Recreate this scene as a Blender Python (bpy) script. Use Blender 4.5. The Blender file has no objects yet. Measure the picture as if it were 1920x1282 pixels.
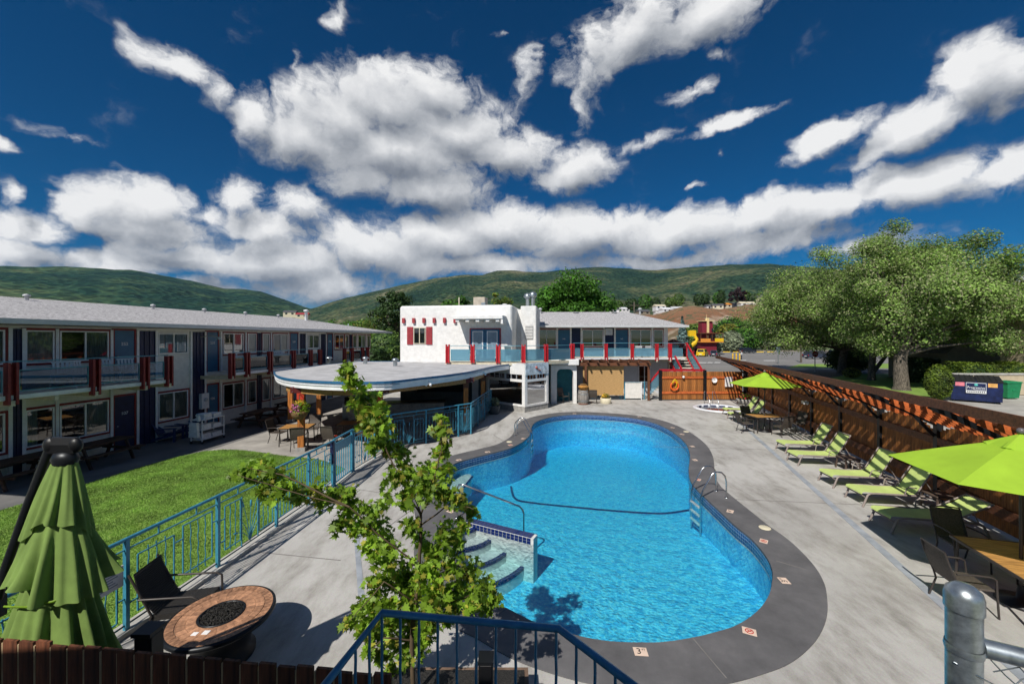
import bpy, bmesh, math, random
import numpy as np
from math import radians as R, sin, cos, pi, atan2, hypot
from mathutils import Vector, Matrix
random.seed(7); RNG = np.random.default_rng(7)
S = bpy.context.scene
COL = S.collection
# ------------------------------------------------------------------ camera
F, CU, CV, H = 747.0, 960.0, 634.0, 4.4          # focal length in photo pixels, principal point, eye height
cam = bpy.data.cameras.new('camera'); cam.sensor_width = 36; cam.lens = F/1920*36
cam.shift_y = -7/1920; cam.clip_end = 20000; cam.clip_start = 0.05
camo = bpy.data.objects.new('camera', cam); COL.objects.link(camo)
camo.location = (0, 0, H); camo.rotation_euler = (pi/2, 0, 0); S.camera = camo
def G(u, v, z=0.0):                               # point at height z seen at photo pixel u,v
    y = F*(H-z)/(v-CV); return Vector(((u-CU)/F*y, y, z))
def A(u, v, y):                                   # point at distance y seen at photo pixel u,v
    return Vector(((u-CU)/F*y, y, H-(v-CV)/F*y))
# ------------------------------------------------------------------ light
SUN_AZ, SUN_EL = R(30), R(46)                     # the way the light travels, measured from +Y towards +X
sd = Vector((sin(SUN_AZ)*cos(SUN_EL), cos(SUN_AZ)*cos(SUN_EL), -sin(SUN_EL)))
sl = bpy.data.lights.new('sun', 'SUN'); sl.energy = 4.6; sl.angle = R(0.5); sl.color = (1, .95, .87)
so = bpy.data.objects.new('sun', sl); COL.objects.link(so); so.rotation_euler = sd.to_track_quat('-Z', 'Y').to_euler()
S.view_settings.view_transform = 'Standard'; S.view_settings.look = 'None'
S.view_settings.exposure = 0.15; S.view_settings.gamma = 1; S.view_settings.use_curve_mapping = False
S.cycles.use_denoising = True; S.cycles.use_adaptive_sampling = True; S.cycles.adaptive_threshold = 0.025; S.cycles.max_bounces = 8; S.cycles.transparent_max_bounces = 24
S.cycles.caustics_reflective = False; S.cycles.caustics_refractive = False; S.cycles.sample_clamp_indirect = 6
W = bpy.data.worlds.new('World'); S.world = W; W.use_nodes = True
# ------------------------------------------------------------------ node helpers
def N(nt, typ, **kw):
    n = nt.nodes.new(typ)
    for k, v in kw.items():
        if k.startswith('i_'):
            key = k[2:]; key = int(key) if key.isdigit() else key
            n.inputs[key].default_value = v
        else: setattr(n, k, v)
    return n
def LK(nt, a, ao, b, bi): nt.links.new(a.outputs[ao], b.inputs[bi])
def MATH(nt, op, a, b=None, c=None, clamp=False):
    n = nt.nodes.new('ShaderNodeMath'); n.operation = op; n.use_clamp = clamp
    for i, x in enumerate((a, b, c)):
        if x is None: continue
        if isinstance(x, (int, float)): n.inputs[i].default_value = x
        else: nt.links.new(x, n.inputs[i])
    return n.outputs[0]
def RAMP(nt, fac, stops, interp='LINEAR'):
    n = nt.nodes.new('ShaderNodeValToRGB'); cr = n.color_ramp; cr.interpolation = interp
    while len(cr.elements) < len(stops): cr.elements.new(0.5)
    for e, (p, c) in zip(cr.elements, stops):
        e.position = p; e.color = (*c, 1) if len(c) == 3 else c
    nt.links.new(fac, n.inputs[0]); return n.outputs[0]
def MIXC(nt, fac, a, b, blend='MIX'):
    n = nt.nodes.new('ShaderNodeMix'); n.data_type = 'RGBA'; n.blend_type = blend
    for i, x in ((0, fac), (6, a), (7, b)):
        if isinstance(x, (int, float)): n.inputs[i].default_value = x
        elif isinstance(x, tuple): n.inputs[i].default_value = (*x[:3], 1)
        else: nt.links.new(x, n.inputs[i])
    return n.outputs[2]
# ------------------------------------------------------------------ sky: Nishita with a drifting cumulus layer
def build_sky():
    nt = W.node_tree; nt.nodes.clear()
    geo = N(nt, 'ShaderNodeTexCoord'); gen = geo.outputs['Generated']
    sky = N(nt, 'ShaderNodeTexSky', sky_type='NISHITA'); sky.sun_disc = False
    sky.sun_elevation = SUN_EL; sky.sun_rotation = SUN_AZ + pi
    sky.altitude = SKY_ALT; sky.air_density = 1.0; sky.dust_density = 0.0; sky.ozone_density = 6.0
    hs = N(nt, 'ShaderNodeHueSaturation'); hs.inputs['Saturation'].default_value = SKY_SAT; hs.inputs['Value'].default_value = SKY_VAL; hs.inputs['Hue'].default_value = SKY_HUE
    LK(nt, sky, 0, hs, 'Color')
    gm = N(nt, 'ShaderNodeGamma'); gm.inputs[1].default_value = SKY_GAM; LK(nt, hs, 0, gm, 0)
    # cloud density group over (azimuth, tan of elevation)
    g = bpy.data.node_groups.new('cloud_density', 'ShaderNodeTree')
    g.interface.new_socket('P', in_out='INPUT', socket_type='NodeSocketVector')
    g.interface.new_socket('D', in_out='OUTPUT', socket_type='NodeSocketFloat'); g.interface.new_socket('S', in_out='OUTPUT', socket_type='NodeSocketFloat')
    gi = g.nodes.new('NodeGroupInput'); go = g.nodes.new('NodeGroupOutput')
    p = gi.outputs[0]
    # warp
    n1 = N(g, 'ShaderNodeTexNoise', i_Scale=5.5, i_Detail=5.0, i_Roughness=0.6); g.links.new(p, n1.inputs['Vector'])
    sub = N(g, 'ShaderNodeVectorMath', operation='SUBTRACT'); g.links.new(n1.outputs['Color'], sub.inputs[0]); sub.inputs[1].default_value = (.5, .5, .5)
    sc = N(g, 'ShaderNodeVectorMath', operation='MULTIPLY'); g.links.new(sub.outputs[0], sc.inputs[0]); sc.inputs[1].default_value = (.17, .10, 0)
    pw = N(g, 'ShaderNodeVectorMath', operation='ADD'); g.links.new(p, pw.inputs[0]); g.links.new(sc.outputs[0], pw.inputs[1])
    acc = None
    for (u, v, rx, ry, rot, amp) in CLOUDS:
        az = math.atan((u-CU)/F); ca = cos(az)
        m = N(g, 'ShaderNodeMapping', vector_type='TEXTURE')
        m.inputs['Location'].default_value = (az, (CV-v)/F*ca, 0)
        m.inputs['Rotation'].default_value = (0, 0, R(rot))
        m.inputs['Scale'].default_value = (1.5*rx/F*ca*ca, 1.5*ry/F*ca, 1)
        g.links.new(pw.outputs[0], m.inputs[0])
        gr = N(g, 'ShaderNodeTexGradient', gradient_type='SPHERICAL'); g.links.new(m.outputs[0], gr.inputs[0])
        val = gr.outputs['Fac']
        if amp != 1: val = MATH(g, 'MULTIPLY', val, amp)
        acc = val if acc is None else MATH(g, 'SMOOTH_MAX', acc, val, 0.12)
    # the same kind of broken cumulus outside the frame
    sep = N(g, 'ShaderNodeSeparateXYZ'); g.links.new(p, sep.inputs[0])
    aa = MATH(g, 'ABSOLUTE', sep.outputs[0])
    far = N(g, 'ShaderNodeMapRange', interpolation_type='SMOOTHSTEP', i_1=0.93, i_2=1.25); g.links.new(aa, far.inputs[0])
    hi = N(g, 'ShaderNodeMapRange', interpolation_type='SMOOTHSTEP', i_1=0.86, i_2=1.15); g.links.new(sep.outputs[1], hi.inputs[0])
    out = MATH(g, 'MAXIMUM', far.outputs[0], hi.outputs[0])
    n2 = N(g, 'ShaderNodeTexNoise', i_Scale=2.2, i_Detail=2.0); g.links.new(pw.outputs[0], n2.inputs['Vector'])
    base = MATH(g, 'MULTIPLY', MATH(g, 'MULTIPLY', MATH(g, 'SUBTRACT', n2.outputs['Fac'], .5, None), 3.0, None, True), out)
    acc = MATH(g, 'MAXIMUM', acc, base)
    n3 = N(g, 'ShaderNodeTexNoise', i_Scale=11.0, i_Detail=9.0, i_Roughness=0.62); g.links.new(pw.outputs[0], n3.inputs['Vector'])
    gate = N(g, 'ShaderNodeMapRange', i_1=0.0, i_2=0.25); g.links.new(acc, gate.inputs[0])
    nz = MATH(g, 'MULTIPLY', MATH(g, 'MULTIPLY', MATH(g, 'SUBTRACT', n3.outputs['Fac'], .5), 1.7), gate.outputs[0])
    g.links.new(MATH(g, 'ADD', acc, nz), go.inputs[0]); g.links.new(MATH(g, 'MULTIPLY_ADD', nz, .30, acc), go.inputs[1])
    # coordinates
    sx = N(nt, 'ShaderNodeSeparateXYZ'); nt.links.new(gen, sx.inputs[0])
    az = MATH(nt, 'ARCTAN2', sx.outputs[0], sx.outputs[1])
    hz = MATH(nt, 'SQRT', MATH(nt, 'ADD', MATH(nt, 'MULTIPLY', sx.outputs[0], sx.outputs[0]), MATH(nt, 'MULTIPLY', sx.outputs[1], sx.outputs[1])))
    te = MATH(nt, 'DIVIDE', sx.outputs[2], MATH(nt, 'MAXIMUM', hz, .05))
    cb = N(nt, 'ShaderNodeCombineXYZ'); nt.links.new(az, cb.inputs[0]); nt.links.new(te, cb.inputs[1])
    def dens(off):
        ad = N(nt, 'ShaderNodeVectorMath', operation='ADD'); nt.links.new(cb.outputs[0], ad.inputs[0]); ad.inputs[1].default_value = off
        gn = N(nt, 'ShaderNodeGroup'); gn.node_tree = g; nt.links.new(ad.outputs[0], gn.inputs[0]); return gn.outputs
    o0 = dens((0, 0, 0)); o1 = dens((-.016, .052, 0)); d0, s0, s1 = o0[0], o0[1], o1[1]
    al = N(nt, 'ShaderNodeMapRange', interpolation_type='SMOOTHSTEP', i_1=0.14, i_2=0.62); nt.links.new(d0, al.inputs[0])
    # lit from above and behind the viewer: edges towards the sun are bright, thick undersides grey
    lit = MATH(nt, 'MULTIPLY_ADD', MATH(nt, 'SUBTRACT', s0, s1), 1.05, 0.60)
    thick = N(nt, 'ShaderNodeMapRange', i_1=0.45, i_2=1.15, i_3=0.0, i_4=0.20); nt.links.new(s0, thick.inputs[0])
    lit = MATH(nt, 'SUBTRACT', lit, thick.outputs[0], None, True)
    cc = RAMP(nt, lit, [(0, (1.5, 1.75, 2.2)), (.25, (2.6, 2.85, 3.3)), (.55, (5.0, 5.2, 5.55)), (.80, (7.6, 7.7, 7.9)), (1, (9.6, 9.6, 9.6))])
    cm = N(nt, 'ShaderNodeVectorMath', operation='SCALE'); nt.links.new(cc, cm.inputs[0]); cm.inputs['Scale'].default_value = CLOUD_GAIN
    mix = MIXC(nt, al.outputs[0], gm.outputs[0], cm.outputs[0])
    bg = N(nt, 'ShaderNodeBackground'); bg.inputs[1].default_value = SKY_STR; nt.links.new(mix, bg.inputs[0])
    ow = N(nt, 'ShaderNodeOutputWorld'); LK(nt, bg, 0, ow, 0)
    W.cycles.sampling_method = 'MANUAL'; W.cycles.sample_map_resolution = 512
SKY_ALT, SKY_SAT, SKY_VAL, SKY_GAM, SKY_STR, CLOUD_GAIN, SKY_HUE = 1500, 1.55, 0.47, 1.0, 0.10, 0.84, 0.5
CLOUDS = [(u, v, rx, ry, -rot, amp) for (u, v, rx, ry, rot, amp) in (
 # the big cumulus
 (730,190,120,85,0,1),(815,170,80,60,0,.9),(640,215,90,80,0,1),(860,245,110,65,0,1),(560,245,95,60,10,1),(750,280,200,75,0,1.1),
 (800,345,110,48,0,1.1),(480,215,48,52,0,.9),(940,285,100,52,0,1),(1075,315,85,42,-12,1),(690,330,90,40,0,.9),
 # upper left and thin streaks
 (335,122,85,36,15,.75),(405,168,48,36,30,.6),(120,250,80,18,18,.5),(25,265,46,18,18,.55),(550,110,12,34,0,.35),(630,38,26,44,0,.5),
 # left cumuli
 (255,382,105,52,0,1.05),(170,392,60,45,0,.95),(300,432,110,38,0,1),(62,425,95,36,0,1),(15,355,34,28,0,.9),(395,398,60,24,0,.75),
 (455,362,60,34,0,.8),(570,388,62,44,0,.85),(500,425,95,44,0,.95),
 # the long low bank
 (60,478,120,26,0,1),(215,490,150,28,0,1),(370,482,140,30,0,1),(520,482,150,46,0,1),(600,528,130,34,0,1),(690,470,150,50,0,1),
 (830,452,130,52,0,1),(950,425,150,46,0,1),(1080,440,190,54,0,1.05),(900,500,260,24,0,.9),(1250,440,180,46,-5,1),(1400,410,150,42,-10,1),
 (1560,385,150,40,-14,1),(1700,345,150,46,-8,1),(1860,325,150,50,-10,1),(1420,462,170,26,-4,.9),(1240,492,200,18,0,.8),(300,545,300,30,0,.8),(1600,470,160,24,-6,.6),
 # upper right
 (1190,55,130,62,-20,.95),(1310,25,130,52,0,.95),(1320,100,44,20,10,.5),(1085,130,54,70,-20,.7),(1085,200,30,52,0,.6),(990,145,28,62,15,.5),
 (1285,172,46,20,-20,.7),(1360,236,100,16,-7,.75),(1200,263,70,14,-4,.55),
 # right bank
 (1810,150,110,56,-32,1.05),(1890,130,80,62,-20,1.05),(1710,218,120,44,-28,1),(1550,262,95,28,-28,.95),(1640,285,90,20,-25,.7),
 (930,70,20,12,-10,.5),(1312,350,16,8,-10,.5),(1345,296,12,9,0,.45))]
build_sky()
# ------------------------------------------------------------------ materials
MATS = {}
def mat(name, col, rough=.6, metal=0., var=.12, vs=3., bump=0., bs=40., spec=.4, col2=None, stretch=None, emit=None, detail=5., island=0., trans=0.):
    """procedural Principled material: base colour broken up by noise, optional fine bump"""
    if name in MATS: return MATS[name]
    m = bpy.data.materials.new(name); m.use_nodes = True; nt = m.node_tree; b = nt.nodes['Principled BSDF']
    tc = N(nt, 'ShaderNodeTexCoord'); src = tc.outputs['Object']
    if stretch:
        mp = N(nt, 'ShaderNodeMapping'); mp.inputs['Scale'].default_value = stretch; nt.links.new(src, mp.inputs[0]); src = mp.outputs[0]
    n = N(nt, 'ShaderNodeTexNoise', i_Scale=vs, i_Detail=detail, i_Roughness=.62); nt.links.new(src, n.inputs['Vector'])
    c2 = col2 or tuple(c*(1-2.2*var) for c in col); c1 = col if col2 else tuple(min(1, c*(1+var*1.1)) for c in col)
    cc = RAMP(nt, n.outputs['Fac'], [(.32, c2), (.68, c1)])
    if island:
        gi = N(nt, 'ShaderNodeNewGeometry'); oi = N(nt, 'ShaderNodeObjectInfo')
        rnd = MATH(nt, 'FRACT', MATH(nt, 'ADD', gi.outputs['Random Per Island'], oi.outputs['Random']))
        f = MATH(nt, 'MULTIPLY_ADD', rnd, 2*island, 1-island)
        sc = N(nt, 'ShaderNodeVectorMath', operation='SCALE'); nt.links.new(cc, sc.inputs[0]); nt.links.new(f, sc.inputs['Scale']); cc = sc.outputs[0]
    nt.links.new(cc, b.inputs['Base Color'])
    b.inputs['Roughness'].default_value = rough; b.inputs['Metallic'].default_value = metal; b.inputs['Specular IOR Level'].default_value = spec
    if bump:
        n2 = N(nt, 'ShaderNodeTexNoise', i_Scale=bs, i_Detail=4.); nt.links.new(src, n2.inputs['Vector'])
        bp = N(nt, 'ShaderNodeBump', i_Strength=bump, i_Distance=.02); LK(nt, n2, 0, bp, 'Height'); LK(nt, bp, 0, b, 'Normal')
    if trans:
        tl = N(nt, 'ShaderNodeBsdfTranslucent'); nt.links.new(cc, tl.inputs[0])
        mx = N(nt, 'ShaderNodeMixShader', i_0=trans); LK(nt, b, 0, mx, 1); LK(nt, tl, 0, mx, 2); LK(nt, mx, 0, nt.nodes['Material Output'], 0)
    if emit: b.inputs['Emission Color'].default_value = (*emit[:3], 1); b.inputs['Emission Strength'].default_value = emit[3]
    MATS[name] = m; return m
def glassmat(name, tint, gloss=.08, rough=.02):
    if name in MATS: return MATS[name]
    m = bpy.data.materials.new(name); m.use_nodes = True; nt = m.node_tree; nt.nodes.remove(nt.nodes['Principled BSDF'])
    t = N(nt, 'ShaderNodeBsdfTransparent'); t.inputs[0].default_value = (*tint, 1)
    g = N(nt, 'ShaderNodeBsdfGlossy'); g.inputs['Roughness'].default_value = rough; g.inputs[0].default_value = (.95, .97, 1, 1)
    fr = N(nt, 'ShaderNodeFresnel', i_IOR=1.5); f = MATH(nt, 'ADD', fr.outputs[0], gloss, None, True)
    mx = N(nt, 'ShaderNodeMixShader'); nt.links.new(f, mx.inputs[0]); LK(nt, t, 0, mx, 1); LK(nt, g, 0, mx, 2)
    LK(nt, mx, 0, nt.nodes['Material Output'], 0); MATS[name] = m; return m
# ------------------------------------------------------------------ mesh builder
class MB:
    def __init__(s): s.v = []; s.f = []; s.sm = []
    def add(s, vs, fs, smooth=False):
        o = len(s.v); s.v += [tuple(v) for v in vs]; s.f += [tuple(i+o for i in f) for f in fs]; s.sm += [smooth]*len(fs); return s
    def box(s, x0, x1, y0, y1, z0, z1):
        return s.add([(x0,y0,z0),(x1,y0,z0),(x1,y1,z0),(x0,y1,z0),(x0,y0,z1),(x1,y0,z1),(x1,y1,z1),(x0,y1,z1)],
                     [(0,3,2,1),(4,5,6,7),(0,1,5,4),(1,2,6,5),(2,3,7,6),(3,0,4,7)])
    def bev(s, x0, x1, y0, y1, z0, z1, b):      # box with chamfered vertical edges and top edge
        b = min(b, (x1-x0)*.45, (y1-y0)*.45, (z1-z0)*.45)
        o = [(x0+b,y0),(x1-b,y0),(x1,y0+b),(x1,y1-b),(x1-b,y1),(x0+b,y1),(x0,y1-b),(x0,y0+b)]
        cx, cy = (x0+x1)/2, (y0+y1)/2
        i = [(x+(b if x < cx else -b)*.7, y+(b if y < cy else -b)*.7) for x, y in o]
        vs = [(x,y,z0) for x,y in o]+[(x,y,z1-b) for x,y in o]+[(x,y,z1) for x,y in i]
        fs = [tuple(range(7,-1,-1)), tuple(range(16,24))]
        for k in range(8):
            n = (k+1) % 8; fs += [(k,n,8+n,8+k),(8+k,8+n,16+n,16+k)]
        return s.add(vs, fs)
    def bar(s, p, q, w, h, up=(0,0,1)):         # rectangular bar from p to q, w across, h along "up"
        p, q = Vector(p), Vector(q); d = (q-p)
        if d.length < 1e-6: return s
        d.normalize(); u = Vector(up)
        if abs(d.dot(u)) > .98: u = Vector((0,1,0))
        x = d.cross(u).normalized(); y = x.cross(d).normalized()
        c = [(-w/2,-h/2),(w/2,-h/2),(w/2,h/2),(-w/2,h/2)]
        vs = [p+x*a+y*b for a,b in c]+[q+x*a+y*b for a,b in c]
        return s.add(vs, [(0,1,2,3),(7,6,5,4),(0,4,5,1),(1,5,6,2),(2,6,7,3),(3,7,4,0)])
    def tube(s, pts, r, n=8, cap=True):
        pts = [Vector(p) for p in pts]; m = len(pts); rs = r if isinstance(r, (list, tuple)) else [r]*m
        vs = []; px = None
        for i in range(m):
            d = (pts[min(i+1,m-1)]-pts[max(i-1,0)])
            d = d.normalized() if d.length > 1e-9 else Vector((0,0,1))
            if px is None: px = d.cross(Vector((0,0,1)) if abs(d.z) < .95 else Vector((0,1,0)))
            x = (px-d*px.dot(d)).normalized(); px = x; y = d.cross(x)
            vs += [pts[i]+(x*cos(2*pi*k/n)+y*sin(2*pi*k/n))*rs[i] for k in range(n)]
        fs = [(i*n+k, i*n+(k+1)%n, (i+1)*n+(k+1)%n, (i+1)*n+k) for i in range(m-1) for k in range(n)]
        s.add(vs, fs, True)
        if cap: s.add(vs[:n], [tuple(range(n-1,-1,-1))]); s.add(vs[-n:], [tuple(range(n))])
        return s
    def lathe(s, prof, n=24, c=(0,0,0), sx=1, sy=1):
        vs = [(c[0]+r*cos(2*pi*k/n)*sx, c[1]+r*sin(2*pi*k/n)*sy, c[2]+z) for r,z in prof for k in range(n)]
        fs = [(i*n+k, i*n+(k+1)%n, (i+1)*n+(k+1)%n, (i+1)*n+k) for i in range(len(prof)-1) for k in range(n)]
        return s.add(vs, fs, True)
    def prism(s, poly, z0, z1):
        n = len(poly); vs = [(x,y,z0) for x,y in poly]+[(x,y,z1) for x,y in poly]
        return s.add(vs, [tuple(range(n-1,-1,-1)), tuple(range(n,2*n))]+[(k,(k+1)%n,n+(k+1)%n,n+k) for k in range(n)])
    def xprism(s, poly, x0, x1):                # polygon in (y,z) swept along x
        n = len(poly); vs = [(x0,y,z) for y,z in poly]+[(x1,y,z) for y,z in poly]
        return s.add(vs, [tuple(range(n)), tuple(range(2*n-1,n-1,-1))]+[(k,n+k,n+(k+1)%n,(k+1)%n) for k in range(n)])
    def yprism(s, poly, y0, y1):                # polygon in (x,z) swept along y
        n = len(poly); vs = [(x,y0,z) for x,z in poly]+[(x,y1,z) for x,z in poly]
        return s.add(vs, [tuple(range(n)), tuple(range(2*n-1,n-1,-1))]+[(k,n+k,n+(k+1)%n,(k+1)%n) for k in range(n)])
    def sheet(s, poly, z): return s.add([(x,y,z) for x,y in poly], [tuple(range(len(poly)))])
    def quad(s, a, b, c, d): return s.add([a,b,c,d], [(0,1,2,3)])
    def ball(s, c, r, n=12, m=7, sz=1):
        return s.lathe([(max(r*sin(pi*i/m), 1e-4), -r*cos(pi*i/m)*sz) for i in range(m+1)], n, c)
    def xf(s, M): s.v = [tuple(M @ Vector(v)) for v in s.v]; return s
    def mesh(s, name, m):
        me = bpy.data.meshes.new(name); me.from_pydata(s.v, [], s.f)
        if any(s.sm): me.polygons.foreach_set('use_smooth', s.sm)
        me.materials.append(MATS[m] if isinstance(m, str) else m); return me
    def build(s, name, m, parent=None, loc=None, rot=None):
        o = bpy.data.objects.new(name, s.mesh(name, m)); COL.objects.link(o)
        if parent: o.parent = parent
        if loc is not None: o.location = loc
        if rot is not None: o.rotation_euler = rot if not isinstance(rot, (int, float)) else (0,0,rot)
        return o
def tag(o, label=None, cat=None, group=None, kind=None):
    for k, v in (('label', label), ('category', cat), ('group', group), ('kind', kind)):
        if v: o[k] = v
    return o
def thing(name, label, cat, loc=(0,0,0), rz=0., group=None):
    o = bpy.data.objects.new(name, None); COL.objects.link(o); o.empty_display_size = .1
    o.location = loc; o.rotation_euler = (0,0,rz); return tag(o, label, cat, group)
def struct(o): o['kind'] = 'structure'; return o
KIDS = {}
def copy_tree(o, parent=None):
    c = o.copy(); COL.objects.link(c); c.parent = parent
    for ch in list(o.children): copy_tree(ch, c)
    return c
def dup(o, loc, rz, label, group=None, scale=None):
    c = copy_tree(o); c.location = loc; c.rotation_euler = (0,0,rz); c['label'] = label
    if group: c['group'] = group
    if scale: c.scale = (scale,)*3
    return c
def inst(o, name, parent, loc, rot=None, scale=None):   # another object on the same mesh
    c = bpy.data.objects.new(name, o.data); COL.objects.link(c); c.parent = parent; c.location = loc
    if rot is not None: c.rotation_euler = rot
    if scale is not None: c.scale = scale
    return c
def text(body, size, name, m, parent, loc, rot, depth=.002, align='CENTER'):
    cu = bpy.data.curves.new(name, 'FONT'); cu.body = body; cu.size = size; cu.extrude = depth; cu.align_x = align; cu.align_y = 'CENTER'; cu.resolution_u = 3
    t = bpy.data.objects.new(name, cu); COL.objects.link(t)
    me = bpy.data.meshes.new_from_object(t.evaluated_get(bpy.context.evaluated_depsgraph_get()))
    bpy.data.objects.remove(t); bpy.data.curves.remove(cu); me.materials.clear(); me.materials.append(MATS[m])
    o = bpy.data.objects.new(name, me); COL.objects.link(o); o.parent = parent; o.location = loc; o.rotation_euler = rot; return o
def fill(loops, z, name, m, parent=None):        # flat sheet bounded by loops (first outer, the rest holes)
    bm = bmesh.new(); es = []
    for lp in loops:
        vs = [bm.verts.new((x, y, z)) for x, y in lp]; es += [bm.edges.new((vs[i], vs[(i+1) % len(vs)])) for i in range(len(vs))]
    bmesh.ops.triangle_fill(bm, use_beauty=True, use_dissolve=False, edges=es, normal=(0,0,1))
    bmesh.ops.recalc_face_normals(bm, faces=bm.faces)
    for f in bm.faces:
        if f.normal.z < 0: f.normal_flip()
    me = bpy.data.meshes.new(name); bm.to_mesh(me); bm.free(); me.materials.append(MATS[m] if isinstance(m, str) else m)
    o = bpy.data.objects.new(name, me); COL.objects.link(o)
    if parent: o.parent = parent
    return o
def spline(pts, n=6, closed=True):
    P = [Vector(p[:2]) for p in pts]; out = []; m = len(P)
    for i in range(m if closed else m-1):
        p0, p1, p2, p3 = (P[(i-1) % m], P[i], P[(i+1) % m], P[(i+2) % m]) if closed else (P[max(i-1,0)], P[i], P[i+1], P[min(i+2,m-1)])
        for k in range(n):
            t = k/n; out.append(.5*((2*p1)+(p2-p0)*t+(2*p0-5*p1+4*p2-p3)*t*t+(3*p1-p0-3*p2+p3)*t**3))
    if not closed: out.append(P[-1])
    return [(p.x, p.y) for p in out]
def offset(lp, d):
    n = len(lp); out = []
    area = sum(lp[i][0]*lp[(i+1)%n][1]-lp[(i+1)%n][0]*lp[i][1] for i in range(n)); sg = 1 if area > 0 else -1
    for i in range(n):
        a, b = Vector(lp[i-1]), Vector(lp[(i+1) % n]); t = (b-a).normalized()
        out.append((lp[i][0]+t.y*d*sg, lp[i][1]-t.x*d*sg))
    return out
# ------------------------------------------------------------------ palette
mat('stucco', (.72,.70,.66), .9, var=.06, vs=4, bump=.5, bs=30)
mat('stucco_white', (.76,.755,.74), .85, var=.06, vs=3, bump=1., bs=5.5)
mat('white_paint', (.74,.75,.77), .5, var=.05, vs=8)
mat('cream_paint', (.62,.56,.42), .6, var=.08, vs=6)
mat('navy_paint', (.010,.017,.065), .45, var=.15, vs=5)
mat('door_blue', (.030,.125,.235), .4, var=.08, vs=3)
mat('trim_red', (.22,.022,.022), .5, var=.12, vs=5)
mat('rail_red', (.46,.018,.028), .4, var=.08, vs=6)
mat('shutter_red', (.36,.045,.055), .5, var=.08, vs=6)
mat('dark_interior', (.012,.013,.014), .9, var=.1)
mat('curtain', (.40,.44,.40), .9, var=.25, vs=9, stretch=(9,1,.25))
mat('blind', (.62,.60,.56), .8, var=.06)
mat('shingle', (.47,.46,.47), .95, var=.34, vs=9, bump=1., bs=12, stretch=(1,2.6,2.6))
mat('flat_roof', (.46,.46,.47), .9, var=.12, vs=1.5, bump=.2)
mat('gutter', (.55,.56,.58), .4, var=.06)
mat('fascia_blue', (.025,.13,.27), .4, var=.08)
mat('fascia_white', (.80,.81,.83), .45, var=.05)
mat('fence_blue', (.055,.27,.40), .35, var=.10, vs=9, metal=.1)
mat('rail_blue_dark', (.035,.18,.33), .32, var=.12, vs=9, metal=.1)
mat('cedar', (.46,.165,.035), .6, var=.25, vs=3, stretch=(6,6,.7), bump=.15, island=.22)
mat('cedar_board', (.36,.135,.032), .7, var=.25, vs=3, stretch=(7,7,.8), bump=.2, island=.3)
mat('cedar_red', (.50,.12,.030), .6, var=.18, vs=3, stretch=(3,3,3), island=.15)
mat('brown_beam', (.155,.058,.026), .6, var=.28, vs=3, stretch=(.8,6,6), bump=.15)
mat('glulam', (.40,.22,.075), .55, var=.22, vs=2.5, stretch=(1,8,12))
mat('dark_board', (.16,.055,.026), .7, var=.35, vs=3, stretch=(9,9,.8), bump=.3, island=.35)
mat('board_edge', (.50,.37,.22), .8, var=.2)
mat('steel_dark', (.016,.018,.021), .4, metal=.4)
mat('steel', (.62,.63,.64), .16, metal=1., var=.03)
mat('galvanised', (.42,.47,.50), .36, metal=.85, var=.16, vs=28)
mat('concrete_block', (.34,.33,.31), .9, var=.15, vs=6, bump=.3)
mat('wicker', (.028,.025,.023), .55, var=.3, vs=60, bump=.6, bs=110)
mat('chair_brown', (.085,.070,.058), .6, var=.2, vs=40)
mat('chair_frame', (.050,.042,.038), .4, var=.1)
mat('lounger_frame', (.27,.225,.205), .45, var=.08, vs=10)
mat('lime_sling', (.52,.64,.20), .75, var=.06, vs=4, bump=.15, bs=150)
mat('lime_canopy', (.40,.64,.045), .75, var=.05, vs=2, trans=.25)
mat('green_canopy', (.20,.31,.075), .8, var=.10, vs=4, trans=.15)
mat('table_wood', (.52,.27,.085), .4, var=.20, vs=3, stretch=(1,10,1))
mat('picnic_wood', (.075,.038,.026), .7, var=.25, vs=3, stretch=(1,8,4))
mat('white_plastic', (.70,.70,.70), .4, var=.04)
mat('adirondack_blue', (.012,.035,.13), .5, var=.1)
mat('linen', (.72,.73,.76), .9, var=.08, vs=9)
mat('black', (.007,.007,.008), .45, var=.1)
mat('rubber', (.012,.012,.012), .8, var=.1)
mat('terracotta_grey', (.11,.12,.12), .8, var=.15)
mat('stone_pot', (.38,.36,.33), .9, var=.2, vs=5, bump=.3)
mat('orange_plastic', (.80,.13,.015), .4, var=.06)
mat('yellow_paint', (.75,.48,.01), .5, var=.1)
mat('cushion_red', (.55,.05,.02), .8)
mat('paper', (.80,.78,.76), .8, var=.03)
mat('ink', (.01,.01,.012), .8)
mat('ink_red', (.50,.03,.02), .7)
mat('tile_cream', (.72,.55,.44), .5, var=.05)
mat('cover_cream', (.66,.60,.44), .6, var=.05)
mat('slate_warm', (.46,.24,.135), .55, var=.32, vs=9, island=.28)
mat('slate_pale', (.46,.33,.24), .6, var=.15)
mat('lava', (.028,.026,.023), .5, var=.7, vs=60, bump=1., bs=90)
mat('barrel', (.27,.25,.23), .85, var=.25, vs=3, stretch=(5,5,.6))
mat('hoop', (.30,.10,.05), .6, metal=.3)
mat('straw', (.50,.31,.13), .9, var=.2, vs=6, stretch=(1,1,14))
mat('bark', (.15,.125,.10), .95, var=.45, vs=7, bump=1., bs=12, stretch=(3,3,.6))
mat('twig', (.12,.085,.05), .9, var=.2)
mat('leaf_maple', (.24,.40,.032), .5, var=.25, vs=3, island=.35, trans=.42)
mat('leaf_maple_new', (.42,.40,.06), .5, var=.25, vs=3, island=.35, trans=.42)
mat('leaf_elm', (.27,.42,.095), .6, var=.35, vs=.5, island=.45, trans=0.45)
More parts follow.
